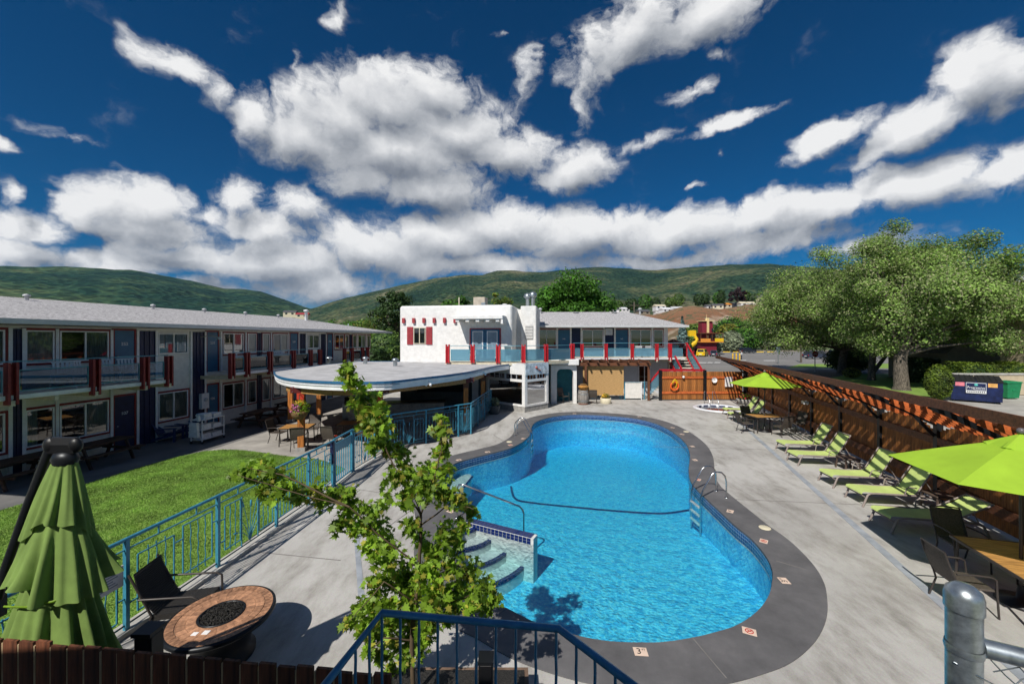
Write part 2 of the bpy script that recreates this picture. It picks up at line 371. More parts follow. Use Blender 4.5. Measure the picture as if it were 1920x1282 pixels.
mat('leaf_elm_pale', (.40,.42,.22), .7, var=.3, vs=.6, island=.4, trans=0.4)
mat('leaf_deep', (.085,.235,.022), .6, var=.35, vs=.7, island=.5, trans=0.4)
mat('leaf_mid', (.16,.27,.05), .6, var=.3, vs=.7, island=.5, trans=0.4)
mat('leaf_yellow', (.27,.27,.045), .6, var=.3, vs=.7, island=.4, trans=0.4)
mat('leaf_spruce', (.13,.21,.20), .7, var=.3, vs=1, island=.4, trans=0.2)
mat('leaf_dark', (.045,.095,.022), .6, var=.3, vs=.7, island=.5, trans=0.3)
mat('leaf_purple', (.035,.014,.018), .6, var=.3, vs=.7, island=.5, trans=.2)
mat('leaf_grey', (.26,.31,.19), .7, var=.3, vs=1, island=.4, trans=0.3)
mat('leaf_hedge', (.17,.25,.026), .6, var=.4, vs=.9, island=.5, trans=0.4)
mat('flower_pink', (.60,.16,.38), .7, var=.2, island=.4)
mat('flower_yellow', (.75,.45,.03), .7, var=.2, island=.3)
mat('flower_red', (.60,.03,.06), .7, var=.2, island=.3)
mat('grass_blade', (.26,.44,.08), .6, var=.3, vs=1.1, island=.35, trans=.45)
mat('beige_wall', (.50,.42,.29), .9, var=.06, vs=3)
mat('taupe_wall', (.24,.21,.16), .9, var=.06, vs=3)
mat('roof_dark', (.10,.10,.11), .9, var=.25, vs=12)
mat('dumpster_blue', (.010,.020,.085), .45, var=.25, vs=3)
mat('bin_green', (.010,.22,.085), .45, var=.1)
mat('label_pink', (.75,.22,.27), .6); mat('label_orange', (.78,.42,.12), .6); mat('label_teal', (.10,.50,.45), .6)
mat('maroon', (.19,.014,.028), .6); mat('pale_yellow', (.75,.58,.28), .6); mat('bright_orange', (.70,.27,.04), .6)
mat('car_yellow', (.78,.55,.01), .25, spec=.6); mat('car_dark', (.020,.024,.032), .22, spec=.6); mat('car_navy', (.035,.045,.075), .22, spec=.6)
mat('car_white', (.75,.76,.78), .25, spec=.6); mat('car_red', (.20,.012,.014), .25, spec=.6); mat('car_glass', (.012,.014,.018), .05, spec=.8)
mat('lamp_red', (.5,.01,.01), .3); mat('chrome', (.7,.7,.72), .2, metal=1.)
mat('skin', (.45,.27,.19), .6); mat('shirt_grey', (.55,.56,.58), .8); mat('trousers_dark', (.02,.022,.03), .8); mat('hair_dark', (.02,.015,.012), .7)
mat('kerb', (.46,.45,.42), .9, var=.12, vs=3)
mat('line_white', (.62,.62,.60), .8, var=.2, vs=2)
mat('tile_navy', (.006,.022,.13), .18, var=.25, vs=20, spec=.6)
mat('plaster_step', (.66,.68,.66), .6, var=.06, vs=9)
mat('tub_white', (.72,.74,.78), .35, var=.05)
mat('ac_beige', (.50,.44,.36), .6, var=.1)
glassmat('pane', (.62,.66,.66), .10); glassmat('pane_dark', (.30,.33,.33), .12); glassmat('rail_glass', (.42,.62,.72), .0)
nt_ = MATS['rail_glass'].node_tree; o_ = nt_.nodes['Material Output']; sh_ = o_.inputs[0].links[0].from_socket; df_ = N(nt_, 'ShaderNodeBsdfDiffuse'); df_.inputs[0].default_value = (.24,.50,.66,1); mx_ = N(nt_, 'ShaderNodeMixShader', i_0=.32); nt_.links.new(sh_, mx_.inputs[1]); LK(nt_, df_, 0, mx_, 2); LK(nt_, mx_, 0, o_, 0)   # lightly frosted
glassmat('rail_glass_clear', (.36,.50,.60), .0); glassmat('shop_glass', (.50,.55,.52), .42)
def special(name):
    m = bpy.data.materials.new(name); m.use_nodes = True; MATS[name] = m; nt = m.node_tree; return nt, nt.nodes['Principled BSDF'], N(nt, 'ShaderNodeTexCoord').outputs['Object']
# poured concrete: broad patches, dark mottled stains, grain
nt, b, src = special('deck_concrete')
n1 = N(nt, 'ShaderNodeTexNoise', i_Scale=.35, i_Detail=6., i_Roughness=.6); nt.links.new(src, n1.inputs[0])
mp = N(nt, 'ShaderNodeMapping'); mp.inputs['Scale'].default_value = (1.5, .55, 1); mp.inputs['Rotation'].default_value = (0,0,-.25); nt.links.new(src, mp.inputs[0])
n2 = N(nt, 'ShaderNodeTexNoise', i_Scale=1.3, i_Detail=8., i_Roughness=.72); nt.links.new(mp.outputs[0], n2.inputs[0])
n3 = N(nt, 'ShaderNodeTexNoise', i_Scale=60., i_Detail=3.); nt.links.new(src, n3.inputs[0])
c = RAMP(nt, n1.outputs[0], [(.3, (.33,.315,.29)), (.5, (.43,.415,.385)), (.7, (.49,.475,.445))])
st = RAMP(nt, n2.outputs[0], [(.46, (1,1,1)), (.58, (.78,.765,.74)), (.72, (.46,.44,.41))])
c = MIXC(nt, .9, c, st, 'MULTIPLY'); c = MIXC(nt, .25, c, n3.outputs[1], 'OVERLAY')
hsv = N(nt, 'ShaderNodeHueSaturation', i_Saturation=.75); nt.links.new(c, hsv.inputs['Color']); LK(nt, hsv, 0, b, 'Base Color')
b.inputs['Roughness'].default_value = .88; bp = N(nt, 'ShaderNodeBump', i_Strength=.25, i_Distance=.01); LK(nt, n3, 0, bp, 'Height'); LK(nt, bp, 0, b, 'Normal')
nt, b, src = special('coping_dark')
n1 = N(nt, 'ShaderNodeTexNoise', i_Scale=1.1, i_Detail=8., i_Roughness=.68); nt.links.new(src, n1.inputs[0])
n3 = N(nt, 'ShaderNodeTexNoise', i_Scale=70., i_Detail=3.); nt.links.new(src, n3.inputs[0])
c = RAMP(nt, n1.outputs[0], [(.28, (.075,.072,.076)), (.52, (.118,.113,.118)), (.75, (.165,.155,.160))])
c = MIXC(nt, .2, c, n3.outputs[1], 'OVERLAY'); hsv = N(nt, 'ShaderNodeHueSaturation', i_Saturation=.6); nt.links.new(c, hsv.inputs['Color']); LK(nt, hsv, 0, b, 'Base Color'); b.inputs['Roughness'].default_value = .7
nt, b, src = special('asphalt')
n1 = N(nt, 'ShaderNodeTexNoise', i_Scale=.12, i_Detail=8., i_Roughness=.65); nt.links.new(src, n1.inputs[0])
LKc = RAMP(nt, n1.outputs[0], [(.3, (.15,.145,.14)), (.7, (.235,.225,.215))]); nt.links.new(LKc, b.inputs['Base Color']); b.inputs['Roughness'].default_value = .9
nt, b, src = special('walkway')
n1 = N(nt, 'ShaderNodeTexNoise', i_Scale=.8, i_Detail=8., i_Roughness=.65); nt.links.new(src, n1.inputs[0])
nt.links.new(RAMP(nt, n1.outputs[0], [(.3, (.10,.10,.10)), (.7, (.19,.185,.18))]), b.inputs['Base Color']); b.inputs['Roughness'].default_value = .9
nt, b, src = special('turf')
n1 = N(nt, 'ShaderNodeTexNoise', i_Scale=1.2, i_Detail=8., i_Roughness=.7); nt.links.new(src, n1.inputs[0])
nt.links.new(RAMP(nt, n1.outputs[0], [(.3, (.12,.21,.03)), (.55, (.19,.31,.05)), (.75, (.24,.31,.06))]), b.inputs['Base Color']); b.inputs['Roughness'].default_value = .9
nt, b, src = special('valley')
n1 = N(nt, 'ShaderNodeTexNoise', i_Scale=.02, i_Detail=8., i_Roughness=.6); nt.links.new(src, n1.inputs[0])
nt.links.new(RAMP(nt, n1.outputs[0], [(.35, (.07,.13,.03)), (.6, (.20,.21,.09))]), b.inputs['Base Color']); b.inputs['Roughness'].default_value = .95
# pool plaster and waterline mosaic
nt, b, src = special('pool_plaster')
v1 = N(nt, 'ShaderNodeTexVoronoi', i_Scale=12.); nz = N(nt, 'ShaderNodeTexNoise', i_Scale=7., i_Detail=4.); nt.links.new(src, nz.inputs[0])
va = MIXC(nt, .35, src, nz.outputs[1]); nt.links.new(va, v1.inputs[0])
c = RAMP(nt, v1.outputs[0], [(.0, (.42,.88,.99)), (.28, (.22,.76,.97)), (.55, (.12,.62,.92)), (.8, (.07,.48,.82))])  # cell mottling paints the water's caustic sparkle into the plaster colour
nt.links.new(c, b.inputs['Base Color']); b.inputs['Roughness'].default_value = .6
nt, b, src = special('mosaic')
uv = N(nt, 'ShaderNodeUVMap'); br = N(nt, 'ShaderNodeTexBrick', offset=0., i_Scale=1., i_3=(.55,.62,.68,1)); br.offset = 0
br.inputs['Color1'].default_value = (.006,.035,.16,1); br.inputs['Color2'].default_value = (.012,.075,.24,1); br.inputs['Mortar'].default_value = (.42,.50,.58,1)
br.inputs['Mortar Size'].default_value = .004; br.inputs['Brick Width'].default_value = .075; br.inputs['Row Height'].default_value = .075
LK(nt, uv, 0, br, 'Vector'); LK(nt, br, 0, b, 'Base Color'); b.inputs['Roughness'].default_value = .2
# water: clear surface with ripples over an absorbing body
def water(name, absorb, dens, ripple=.35):
    m = bpy.data.materials.new(name); m.use_nodes = True; MATS[name] = m; nt = m.node_tree; nt.nodes.remove(nt.nodes['Principled BSDF']); out = nt.nodes['Material Output']
    src = N(nt, 'ShaderNodeTexCoord').outputs['Object']
    a = N(nt, 'ShaderNodeTexNoise', i_Scale=17., i_Detail=3., i_Roughness=.6); nt.links.new(src, a.inputs[0])
    c = N(nt, 'ShaderNodeTexNoise', i_Scale=4.2, i_Detail=2.); nt.links.new(src, c.inputs[0])
    hgt = MATH(nt, 'ADD', a.outputs[0], MATH(nt, 'MULTIPLY', c.outputs[0], 1.2))
    bp = N(nt, 'ShaderNodeBump', i_Strength=ripple, i_Distance=.06); nt.links.new(hgt, bp.inputs['Height'])
    t = N(nt, 'ShaderNodeBsdfTransparent'); t.inputs[0].default_value = (.97,.99,1,1)
    rf = N(nt, 'ShaderNodeBsdfRefraction', i_IOR=1.33); rf.inputs['Roughness'].default_value = 0.; LK(nt, bp, 0, rf, 'Normal')
    g = N(nt, 'ShaderNodeBsdfGlossy'); g.inputs['Roughness'].default_value = .02; LK(nt, bp, 0, g, 'Normal')
    fr = N(nt, 'ShaderNodeFresnel', i_IOR=1.33); LK(nt, bp, 0, fr, 'Normal')
    mx = N(nt, 'ShaderNodeMixShader'); nt.links.new(MATH(nt, 'MULTIPLY', fr.outputs[0], .9, None, True), mx.inputs[0]); LK(nt, t, 0, mx, 1); LK(nt, g, 0, mx, 2)
    LK(nt, mx, 0, out, 'Surface')
    va = N(nt, 'ShaderNodeVolumeAbsorption', i_Density=dens); va.inputs[0].default_value = (*absorb, 1); LK(nt, va, 0, out, 'Volume')
water('pool_water', (.0,.95,.995), .34, .42); water('tub_water', (.25,.80,.92), .6, .5)
# forested slopes: conifer stands, open grass and rock
def hillmat(name, cols, sc, rock=(.30,.25,.20)):
    nt, b, src = special(name)
    n1 = N(nt, 'ShaderNodeTexNoise', i_Scale=sc, i_Detail=9., i_Roughness=.62); nt.links.new(src, n1.inputs[0])
    v = N(nt, 'ShaderNodeTexVoronoi', i_Scale=sc*22, i_Randomness=1.); nt.links.new(src, v.inputs[0])
    n2 = N(nt, 'ShaderNodeTexNoise', i_Scale=sc*9, i_Detail=6., i_Roughness=.75); nt.links.new(src, n2.inputs[0])
    f = MATH(nt, 'ADD', MATH(nt, 'MULTIPLY', n1.outputs[0], .7), MATH(nt, 'MULTIPLY', n2.outputs[0], .38))
    c = RAMP(nt, f, [(.40, cols[0]), (.52, cols[1]), (.62, cols[2]), (.72, rock)])
    c = MIXC(nt, .8, c, RAMP(nt, v.outputs[0], [(.12, (.25,.3,.3)), (.6, (1.8,1.7,1.5))]), 'MULTIPLY')
    nt.links.new(c, b.inputs['Base Color']); b.inputs['Roughness'].default_value = 1; b.inputs['Specular IOR Level'].default_value = .05
    bp = N(nt, 'ShaderNodeBump', i_Strength=1., i_Distance=14.); nt.links.new(v.outputs[0], bp.inputs['Height']); LK(nt, bp, 0, b, 'Normal')
hillmat('forest', [(.005,.018,.016), (.010,.032,.022), (.038,.068,.032)], .0012, (.09,.10,.05))
hillmat('forest_dry', [(.008,.024,.018), (.020,.042,.024), (.070,.082,.044)], .0022, (.20,.17,.13))
nt, b, src = special('bench_slope')
n1 = N(nt, 'ShaderNodeTexNoise', i_Scale=.03, i_Detail=9., i_Roughness=.7); nt.links.new(src, n1.inputs[0])
sz = N(nt, 'ShaderNodeSeparateXYZ'); nt.links.new(src, sz.inputs[0])
f = MATH(nt, 'ADD', MATH(nt, 'MULTIPLY', sz.outputs[2], .018), MATH(nt, 'MULTIPLY', MATH(nt, 'SUBTRACT', n1.outputs[0], .5), .9))
nt.links.new(RAMP(nt, f, [(.10, (.15,.11,.055)), (.30, (.25,.105,.05)), (.55, (.26,.13,.065)), (.72, (.25,.20,.11)), (.9, (.21,.19,.09))]), b.inputs['Base Color']); b.inputs['Roughness'].default_value = 1
base_ = b.inputs['Base Color'].links[0].from_socket; n2 = N(nt, 'ShaderNodeTexNoise', i_Scale=.16, i_Detail=7., i_Roughness=.75); nt.links.new(src, n2.inputs[0]); c = MIXC(nt, RAMP(nt, n2.outputs[0], [(.52, (0,0,0)), (.60, (1,1,1))]), base_, (.085,.10,.045)); n4 = N(nt, 'ShaderNodeTexNoise', i_Scale=.035, i_Detail=3.); nt.links.new(src, n4.inputs[0]); nt.links.new(MIXC(nt, RAMP(nt, n4.outputs[0], [(.60, (0,0,0)), (.66, (.8,.8,.8))]), c, (.44,.36,.27)), b.inputs['Base Color']); bpn = N(nt, 'ShaderNodeBump', i_Strength=1., i_Distance=3.); nt.links.new(n2.outputs[0], bpn.inputs['Height']); LK(nt, bpn, 0, b, 'Normal')

# ------------------------------------------------------------------ hills
def vnoise(x, y, seed):
    xi, yi = np.floor(x).astype(int), np.floor(y).astype(int); fx, fy = x-xi, y-yi
    fx = fx*fx*(3-2*fx); fy = fy*fy*(3-2*fy)
    def h(a, b):
        n = (a*374761393+b*668265263+seed*144665) & 0x7fffffff; n = ((n ^ (n >> 13))*1274126177) & 0x7fffffff
        return ((n ^ (n >> 16)) & 0xffff)/65535.
    return (h(xi,yi)*(1-fx)+h(xi+1,yi)*fx)*(1-fy)+(h(xi,yi+1)*(1-fx)+h(xi+1,yi+1)*fx)*fy
def fbm(x, y, seed, o=5):
    t = np.zeros_like(x); a = .5
    for k in range(o): t += a*(vnoise(x, y, seed+k)-.5); x, y, a = x*2.03, y*2.03, a*.5
    return t
def hills(name, sil, r0, rr, r1, m, seed, amp):
    us = np.linspace(sil[0][0], sil[-1][0], 420); vs = np.interp(us, [p[0] for p in sil], [p[1] for p in sil])
    az = np.arctan((us-CU)/F); te = (CV-vs)/F*np.cos(az)
    rad = np.concatenate([np.linspace(r0, rr, 46), np.linspace(rr+60, r1, 10)])
    AZ, RD = np.meshgrid(az, rad); X, Y = RD*np.sin(AZ), RD*np.cos(AZ)
    t = np.clip((RD-r0)/(rr-r0), 0, 1); dn = np.clip((RD-rr)/(r1-rr), 0, 1)
    Z = te[None,:]*rr*(t**1.25)*(1-dn)
    spur = fbm(X/700, Y/700, seed, 6)*amp
    Z = Z + spur*np.sin(np.clip(t, 0, 1)*pi)*.9*(1-dn) + fbm(X/90, Y/90, seed+9, 3)*14*t*(1-dn) - 2
    n, k = Z.shape
    V = np.stack([X, Y, Z], -1).reshape(-1, 3)
    Fc = [(i*k+j, i*k+j+1, (i+1)*k+j+1, (i+1)*k+j) for i in range(n-1) for j in range(k-1)]
    mb = MB(); mb.v = [tuple(p) for p in V.tolist()]; mb.f = Fc; mb.sm = [True]*len(Fc)
    return struct(mb.build(name, m))
hills('hills', [(-1500,500),(-700,490),(-200,500),(0,497),(80,498),(150,499),(250,505),(330,519),(380,530),(420,539),(455,540),(490,545),(530,559),(570,574),(640,600),(760,628)], 900, 4200, 5600, 'forest', 3, 260)
hills('hills', [(380,634),(480,606),(560,582),(600,572),(650,556),(720,541),(770,529),(820,519),(880,513),(905,514),(930,506),(960,506),(1010,509),(1060,505),(1090,500),(1130,499),(1180,502),(1230,505),(1280,501),(1320,498),(1370,494),(1440,493),(1480,496),(1600,505),(1800,500),(2200,500),(3200,510)], 760, 3000, 4300, 'forest_dry', 11, 200)
# the dry bench with houses on its rim
mb = MB(); us = list(range(1000, 2500, 25)); rows = []
for (d, e) in ((300, 4), (345, 30), (385, 58), (400, 64), (640, 64.5), (900, 30)):
    row = []
    for u in us:
        rim = np.interp(u, [1000,1130,1250,1430,1600,2500], [595,582,572,563,560,560])
        dd = d*(1+.1*sin(u*.013)); top = (CV-rim)/F*400
        row.append(((u-CU)/F*dd, dd, max(-1, top*e/64.5*(.93+.07*sin(u*.05)) + (random.uniform(-1,1) if 10 < e < 60 else 0))))
    rows.append(row)
k = len(us); mb.add([p for r in rows for p in r], [(i*k+j, i*k+j+1, (i+1)*k+j+1, (i+1)*k+j) for i in range(len(rows)-1) for j in range(k-1)], True)
struct(mb.build('bench_terrace', 'bench_slope'))
# ------------------------------------------------------------------ ground, deck, pool
X0, X1, Y0, Y1 = -24.0, 17.6, -6.0, 36.0
mb = MB(); L = 6500.
for (a, b2, c, d) in ((-L,L,Y1,L), (-L,L,-L,Y0), (-L,X0,Y0,Y1), (X1,L,Y0,Y1)): mb.sheet([(a,c),(b2,c),(b2,d),(a,d)], -.05)
struct(mb.build('ground', 'valley'))
inner_px = [(831.7,885.3),(843.4,874.4),(863.8,865),(898,855.6),(929.4,847.8),(957.5,840),(976.3,830.6),(990.3,819.7),(995,809),(997.5,799.4),(1004.4,791.6),(1020,785.3),(1045,779.8),(1080,776.9),(1126.9,778.3),(1173.8,781.9),(1205,786.9),(1230,793.9),(1251.9,804),(1270.6,816.6),(1286.3,832.2),(1292.5,846.3),(1293.8,858.8),(1291.7,876),(1292.2,892),(1297.5,906.3),(1306.9,917.5),(1321.9,932.5),(1350,958.8),(1378,985),(1406,1007.5),(1425,1028),(1440,1048.8),(1447.5,1067.5),(1448.6,1083),(1442.6,1114),(1421,1145),(1382.7,1171.8),(1339.6,1186),(1298.8,1195.7),(1243.7,1204),(1195.8,1204.8),(1147.9,1203),(1100,1195.7),(1050,1183),(1003,1167),(951,1141)]
alcove_px = [(912,1122),(880,1098),(858,1060),(852,1024),(860,998),(874,976)]
bench_px = [(874,963),(848,954),(832,940),(824,922),(824,903)]
main = [tuple(G(u,v))[:2] for u,v in inner_px]; alc = [tuple(G(u,v))[:2] for u,v in alcove_px]; bch = [tuple(G(u,v))[:2] for u,v in bench_px]
m1 = spline(bch+main, 5, closed=False); a1 = spline([main[-1]]+alc, 5, closed=False)
POOL = m1 + a1[1:]
outer_src = spline(main+[tuple(G(900,1118))[:2], tuple(G(866,1080))[:2], tuple(G(848,1030))[:2], tuple(G(846,985))[:2], tuple(G(832,945))[:2], tuple(G(822,912))[:2]], 5)
COPING = offset(outer_src, .78)
def pool_floor(x, y): 
    t = min(1, max(0, (y-9.0)/13.0)); return -1.0-.80*t*t*(3-2*t)
TUB = (12.95, 25.0); TR = 1.36
tubl = [(TUB[0]+TR*1.0*cos(2*pi*k/40), TUB[1]+TR*sin(2*pi*k/40)) for k in range(40)]
deck = fill([[(X0,Y0),(X1,Y0),(X1,Y1),(X0,Y1)], offset(COPING, -.03), tubl], 0, 'pool_deck', 'deck_concrete'); struct(deck)
for (p, q, w) in (((12.0,21.1),(6.55,4.9),.16), ((-3.37,8.65),(-2.4,6.4),.10), ((-3.37,8.65),(-3.62,10.6),.10)):   # slot drains set in the deck
    MB().bar((*p,.004), (*q,.004), w, .004).build('slot_drain', mat('drain_strip', (.33,.36,.40), .6), deck)
for (p, q) in (((4.6,3.2),(7.6,3.9)), ((6.0,10.9),(12.4,10.2)), ((5.8,16.2),(13.6,15.4)), ((2.6,24.8),(6.2,27.8)), ((-3.0,9.0),(-1.9,12.2)), ((7.6,24.2),(11.3,25.2)), ((-5.0,11.8),(-2.2,10.8)), ((-5.2,8.2),(-3.4,7.9))):
    MB().bar((*p,.002), (*q,.002), .022, .003).build('control_joint', mat('joint', (.20,.19,.18), .95), deck)
pool = thing('swimming_pool', 'bright blue kidney shaped swimming pool with dark grey coping', 'pool', (0,0,0))
cp = fill([COPING, POOL], .012, 'coping', 'coping_dark', pool)
n = len(COPING); mb = MB(); mb.add([(x,y,-.05) for x,y in COPING]+[(x,y,.012) for x,y in COPING], [(i,(i+1)%n,n+(i+1)%n,n+i) for i in range(n)])
n = len(POOL); mb.add([(x,y,-.09) for x,y in POOL]+[(x,y,.012) for x,y in POOL], [(i,n+i,n+(i+1)%n,(i+1)%n) for i in range(n)]); mb.build('coping_edge', 'coping_dark', cp)
for (p, q) in ((G(1298,1196), G(1362,1272)), (G(1455,1052), G(1510,1068)), (G(951,1141), G(905,1168)), (G(1293,880), G(1345,872)), (G(960,838), G(925,815)), (G(1090,776.5), G(1090,769))):
    MB().bar((p.x,p.y,.014), (q.x,q.y,.014), .014, .003).build('coping_joint', 'joint', cp)
mb = MB(); mb.add([(x,y,pool_floor(x,y)) for x,y in POOL]+[(x,y,-.09) for x,y in POOL], [(i,n+i,n+(i+1)%n,(i+1)%n) for i in range(n)])
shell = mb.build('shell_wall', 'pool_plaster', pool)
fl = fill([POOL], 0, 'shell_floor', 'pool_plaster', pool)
bm = bmesh.new(); bm.from_mesh(fl.data); bmesh.ops.subdivide_edges(bm, edges=bm.edges[:], cuts=3, use_grid_fill=True)
for v in bm.verts: v.co.z = pool_floor(v.co.x, v.co.y)
bm.to_mesh(fl.data); bm.free()
# waterline mosaic band, set 8 mm into the pool
band = offset(POOL, -.008); mb = MB(); n = len(band); zt, zb = -.02, -.27; acc = 0; uvs = []
for i in range(n):
    a, b2 = band[i], band[(i+1)%n]; l = hypot(a[0]-b2[0], a[1]-b2[1])
    mb.quad((*a,zb), (*a,zt), (*b2,zt), (*b2,zb)); uvs += [(acc,0),(acc,.25),(acc+l,.25),(acc+l,0)]; acc += l
bo = mb.build('waterline_tiles', 'mosaic', pool); ul = bo.data.uv_layers.new(name='UVMap')
for i, uvv in enumerate(uvs): ul.data[i].uv = uvv
mb = MB(); e = offset(POOL, -.012)
mb.add([(x,y,-.30) for x,y in e]+[(x,y,-.27) for x,y in e], [(i,n+i,n+(i+1)%n,(i+1)%n) for i in range(n)]); mb.build('tile_ledge', 'plaster_step', pool)
# water body
wz = -.15; WL = offset(POOL, .02)
wt = fill([WL], wz, 'water', 'pool_water', None)
bm = bmesh.new(); bm.from_mesh(wt.data); bnd = [e for e in bm.edges if e.is_boundary]
r = bmesh.ops.extrude_face_region(bm, geom=bm.faces[:]+[])
for v in [g for g in r['geom'] if isinstance(g, bmesh.types.BMVert)]: v.co.z = pool_floor(v.co.x, v.co.y)-.04
bmesh.ops.recalc_face_normals(bm, faces=bm.faces); bm.to_mesh(wt.data); bm.free(); struct(wt)
# corner steps behind a tiled dividing wall
sc_ = G(838, 1000); wa, wb = G(874, 972), G(990, 1001)
steps = [(G(905,1005)-sc_).length, (G(930,1022)-sc_).length, (G(955,1045)-sc_).length, (G(985,1062)-sc_).length]
dirw = (Vector((wb.x,wb.y))-Vector((wa.x,wa.y))).normalized(); a_w = atan2(dirw.y, dirw.x)
c0 = Vector((wa.x, wa.y)) - dirw*.25
rs = [.62, 1.02, 1.42, 1.86]; tops = [-.10, -.30, -.50, -.70]
for k, (r_, z_) in enumerate(zip(rs, tops)):
    aa = [a_w - 1.62*t/18 for t in range(19)]
    r_in = 0 if k == 0 else rs[k-1]-.02
    pts = [(c0.x+r_*cos(a), c0.y+r_*sin(a)) for a in aa]
    poly = pts + ([(c0.x-.35, c0.y-.9), (c0.x-.3, c0.y)] if k == 0 else [(c0.x+r_in*cos(a), c0.y+r_in*sin(a)) for a in reversed(aa)])
    st_ = MB().prism(poly, -1.02, z_).build('step', 'plaster_step', pool)
    nn = int(r_*1.62/.16); tl = None
    for j in range(nn):                                   # bull-nose tiles, one object each
        am = a_w - 1.62*(j+.5)/nn; hw = 1.62*.47/nn
        if tl is None:
            q = MB(); q.prism([((r_-.075)*cos(t), (r_-.075)*sin(t)) for t in (hw, -hw)]+[((r_+.012)*cos(t), (r_+.012)*sin(t)) for t in (-hw, 0, hw)], -.06, .012)
            tl = q.build('tile', 'tile_navy', st_, (c0.x, c0.y, z_), am)
        else: inst(tl, 'tile', st_, (c0.x, c0.y, z_), (0,0,am))
wlen = 1.95; dw = MB().box(-.1, wlen, -.11, .11, -1.0, -.02).build('dividing_wall', 'plaster_step', pool, (c0.x+dirw.x*.15, c0.y+dirw.y*.15, 0), a_w)
tl = None
for i in range(19):
    for j in range(3):
        p = (.0+i*.102, (-.068, 0, .068)[j], -.018)
        if tl is None: tl = MB().box(-.046, .046, -.030, .030, 0, .014).build('tile', 'tile_navy', dw, p); t2 = MB().box(-.046, .046, -.006, 0, -.03, .03).build('tile', 'tile_navy', dw, (p[0], -.111, -.055))
        else:
            inst(tl, 'tile', dw, p)
            if j < 2 and (i or j): inst(t2, 'tile', dw, (p[0], -.111, -.055-.068*j))
bs = spline([tuple(G(848,945,-.4))[:2], tuple(G(862,918,-.4))[:2], tuple(G(884,890,-.4))[:2], tuple(G(872,886,-.4))[:2], tuple(G(846,902,-.4))[:2], tuple(G(832,925,-.4))[:2]], 4)
MB().prism(bs, -1.0, -.46).build('underwater_bench', 'plaster_step', pool)
sp = spline([tuple(G(850,946,-.4))[:2], tuple(G(864,919,-.4))[:2], tuple(G(886,890,-.4))[:2]], 6, closed=False)
mb = MB()
for a, b2 in zip(sp[:-1], sp[1:]): mb.bar((*a,-.455), (*b2,-.455), .07, .03)
mb.build('bench_edge_tiles', 'tile_navy', pool)
mb = MB(); pr = [G(958,845), G(966,868), G(1000,876), G(1080,884), G(1160,891), G(1240,895), G(1292,889)]   # dark break line across the floor
sp = spline([tuple(p)[:2] for p in pr], 6, closed=False)
for a, b2 in zip(sp[:-1], sp[1:]):
    za, zb2 = pool_floor(*a)+.02, pool_floor(*b2)+.02; mb.bar((*a,za), (*b2,zb2), .07, .03)
mb.build('break_line_tiles', 'tile_navy', pool)
# markers on the coping and skimmer lids
def marker(u, v, rz, txt, kind='n', s=.15):
    p = G(u, v, .014); o = MB().box(-s*.62, s*.62, -s/2, s/2, 0, .004).build('depth_marker', 'tile_cream', cp, p, rz)
    if kind == 'n':
        text(txt, s*.95, 'numeral', 'ink', o, (-s*.15,0,.005), (0,0,0), .001); text('FT', s*.32, 'unit', 'ink', o, (s*.32,s*.22,.005), (0,0,0), .001)
    else:
        q = MB()
        for i in range(20): a, b2 = 2*pi*i/20, 2*pi*(i+1)/20; q.bar((s*.34*cos(a),s*.34*sin(a),.005), (s*.34*cos(b2),s*.34*sin(b2),.005), s*.09, .002)
        q.bar((-s*.22,-s*.22,.005), (s*.22,s*.22,.005), s*.08, .002); q.bar((-s*.2,.12*s,.0048), (s*.2,-.02*s,.0048), s*.1, .002); q.build('prohibition_mark', 'ink_red', o)
marker(1201,1221,-.08,'3'); marker(1405,1183,-.45,'','x'); marker(1470,1088,1.45,'3'); marker(1432,1014,.9,'','x'); marker(1369,958,.95,'4'); marker(1309,899,.9,'','x')
marker(1303,862,1.6,'4'); marker(1298,836.5,1.6,'5'); marker(1279,814,2.2,'8'); marker(1261,801.5,2.4,'8'); marker(860,862,-2.5,'4'); marker(914,847,-2.7,'5'); marker(957,834,-2.5,'','x'); marker(981,822,-2.2,'8'); marker(1077,775.3,3.1,'8'); marker(1199,781,2.9,'8'); marker(845,958,-.6,'3')
for (u, v) in ((1434,989), (955,828), (1286.5,809)):
    MB().lathe([(.001,.012),(.11,.012),(.125,.006),(.125,0)], 24).build('skimmer_lid', 'cover_cream', cp, G(u,v,.014))
# ------------------------------------------------------------------ hot tub
ht = thing('hot_tub', 'round hot tub with white rim beside the lounge chairs', 'hot tub', (*TUB, 0))
MB().lathe([(TR+.12,0),(TR+.12,.05),(TR-.10,.07),(TR-.14,.02),(TR-.14,-.28),(TR-.55,-.30),(TR-.6,-.85),(.01,-.9)], 48).build('shell', 'tub_white', ht)
MB().lathe([(TR-.139,-.06),(.01,-.06)], 40).build('water_surface', 'tub_water', ht).data.materials[0] = glassmat('tub_clear', (.55,.86,.95), .03)
for k in range(7):
    a = R(20+k*24); q = MB(); r1 = TR-.145
    for j in range(4): a0, a1_ = a+j*.07, a+(j+1)*.07; q.quad((r1*cos(a0),r1*sin(a0),-.05),(r1*cos(a0),r1*sin(a0),.012),(r1*cos(a1_),r1*sin(a1_),.012),(r1*cos(a1_),r1*sin(a1_),-.05))
    q.build('tile_band', 'tile_navy', ht)
for s in (-.28, .28):
    MB().tube([(s+.25,TR+.42,0),(s+.25,TR+.42,.75),(s+.25,TR+.36,.86),(s+.25,TR+.22,.86),(s+.25,TR-.35,.25),(s+.25,TR-.45,-.2)], .02, 8).build('grab_rail', 'steel', ht)
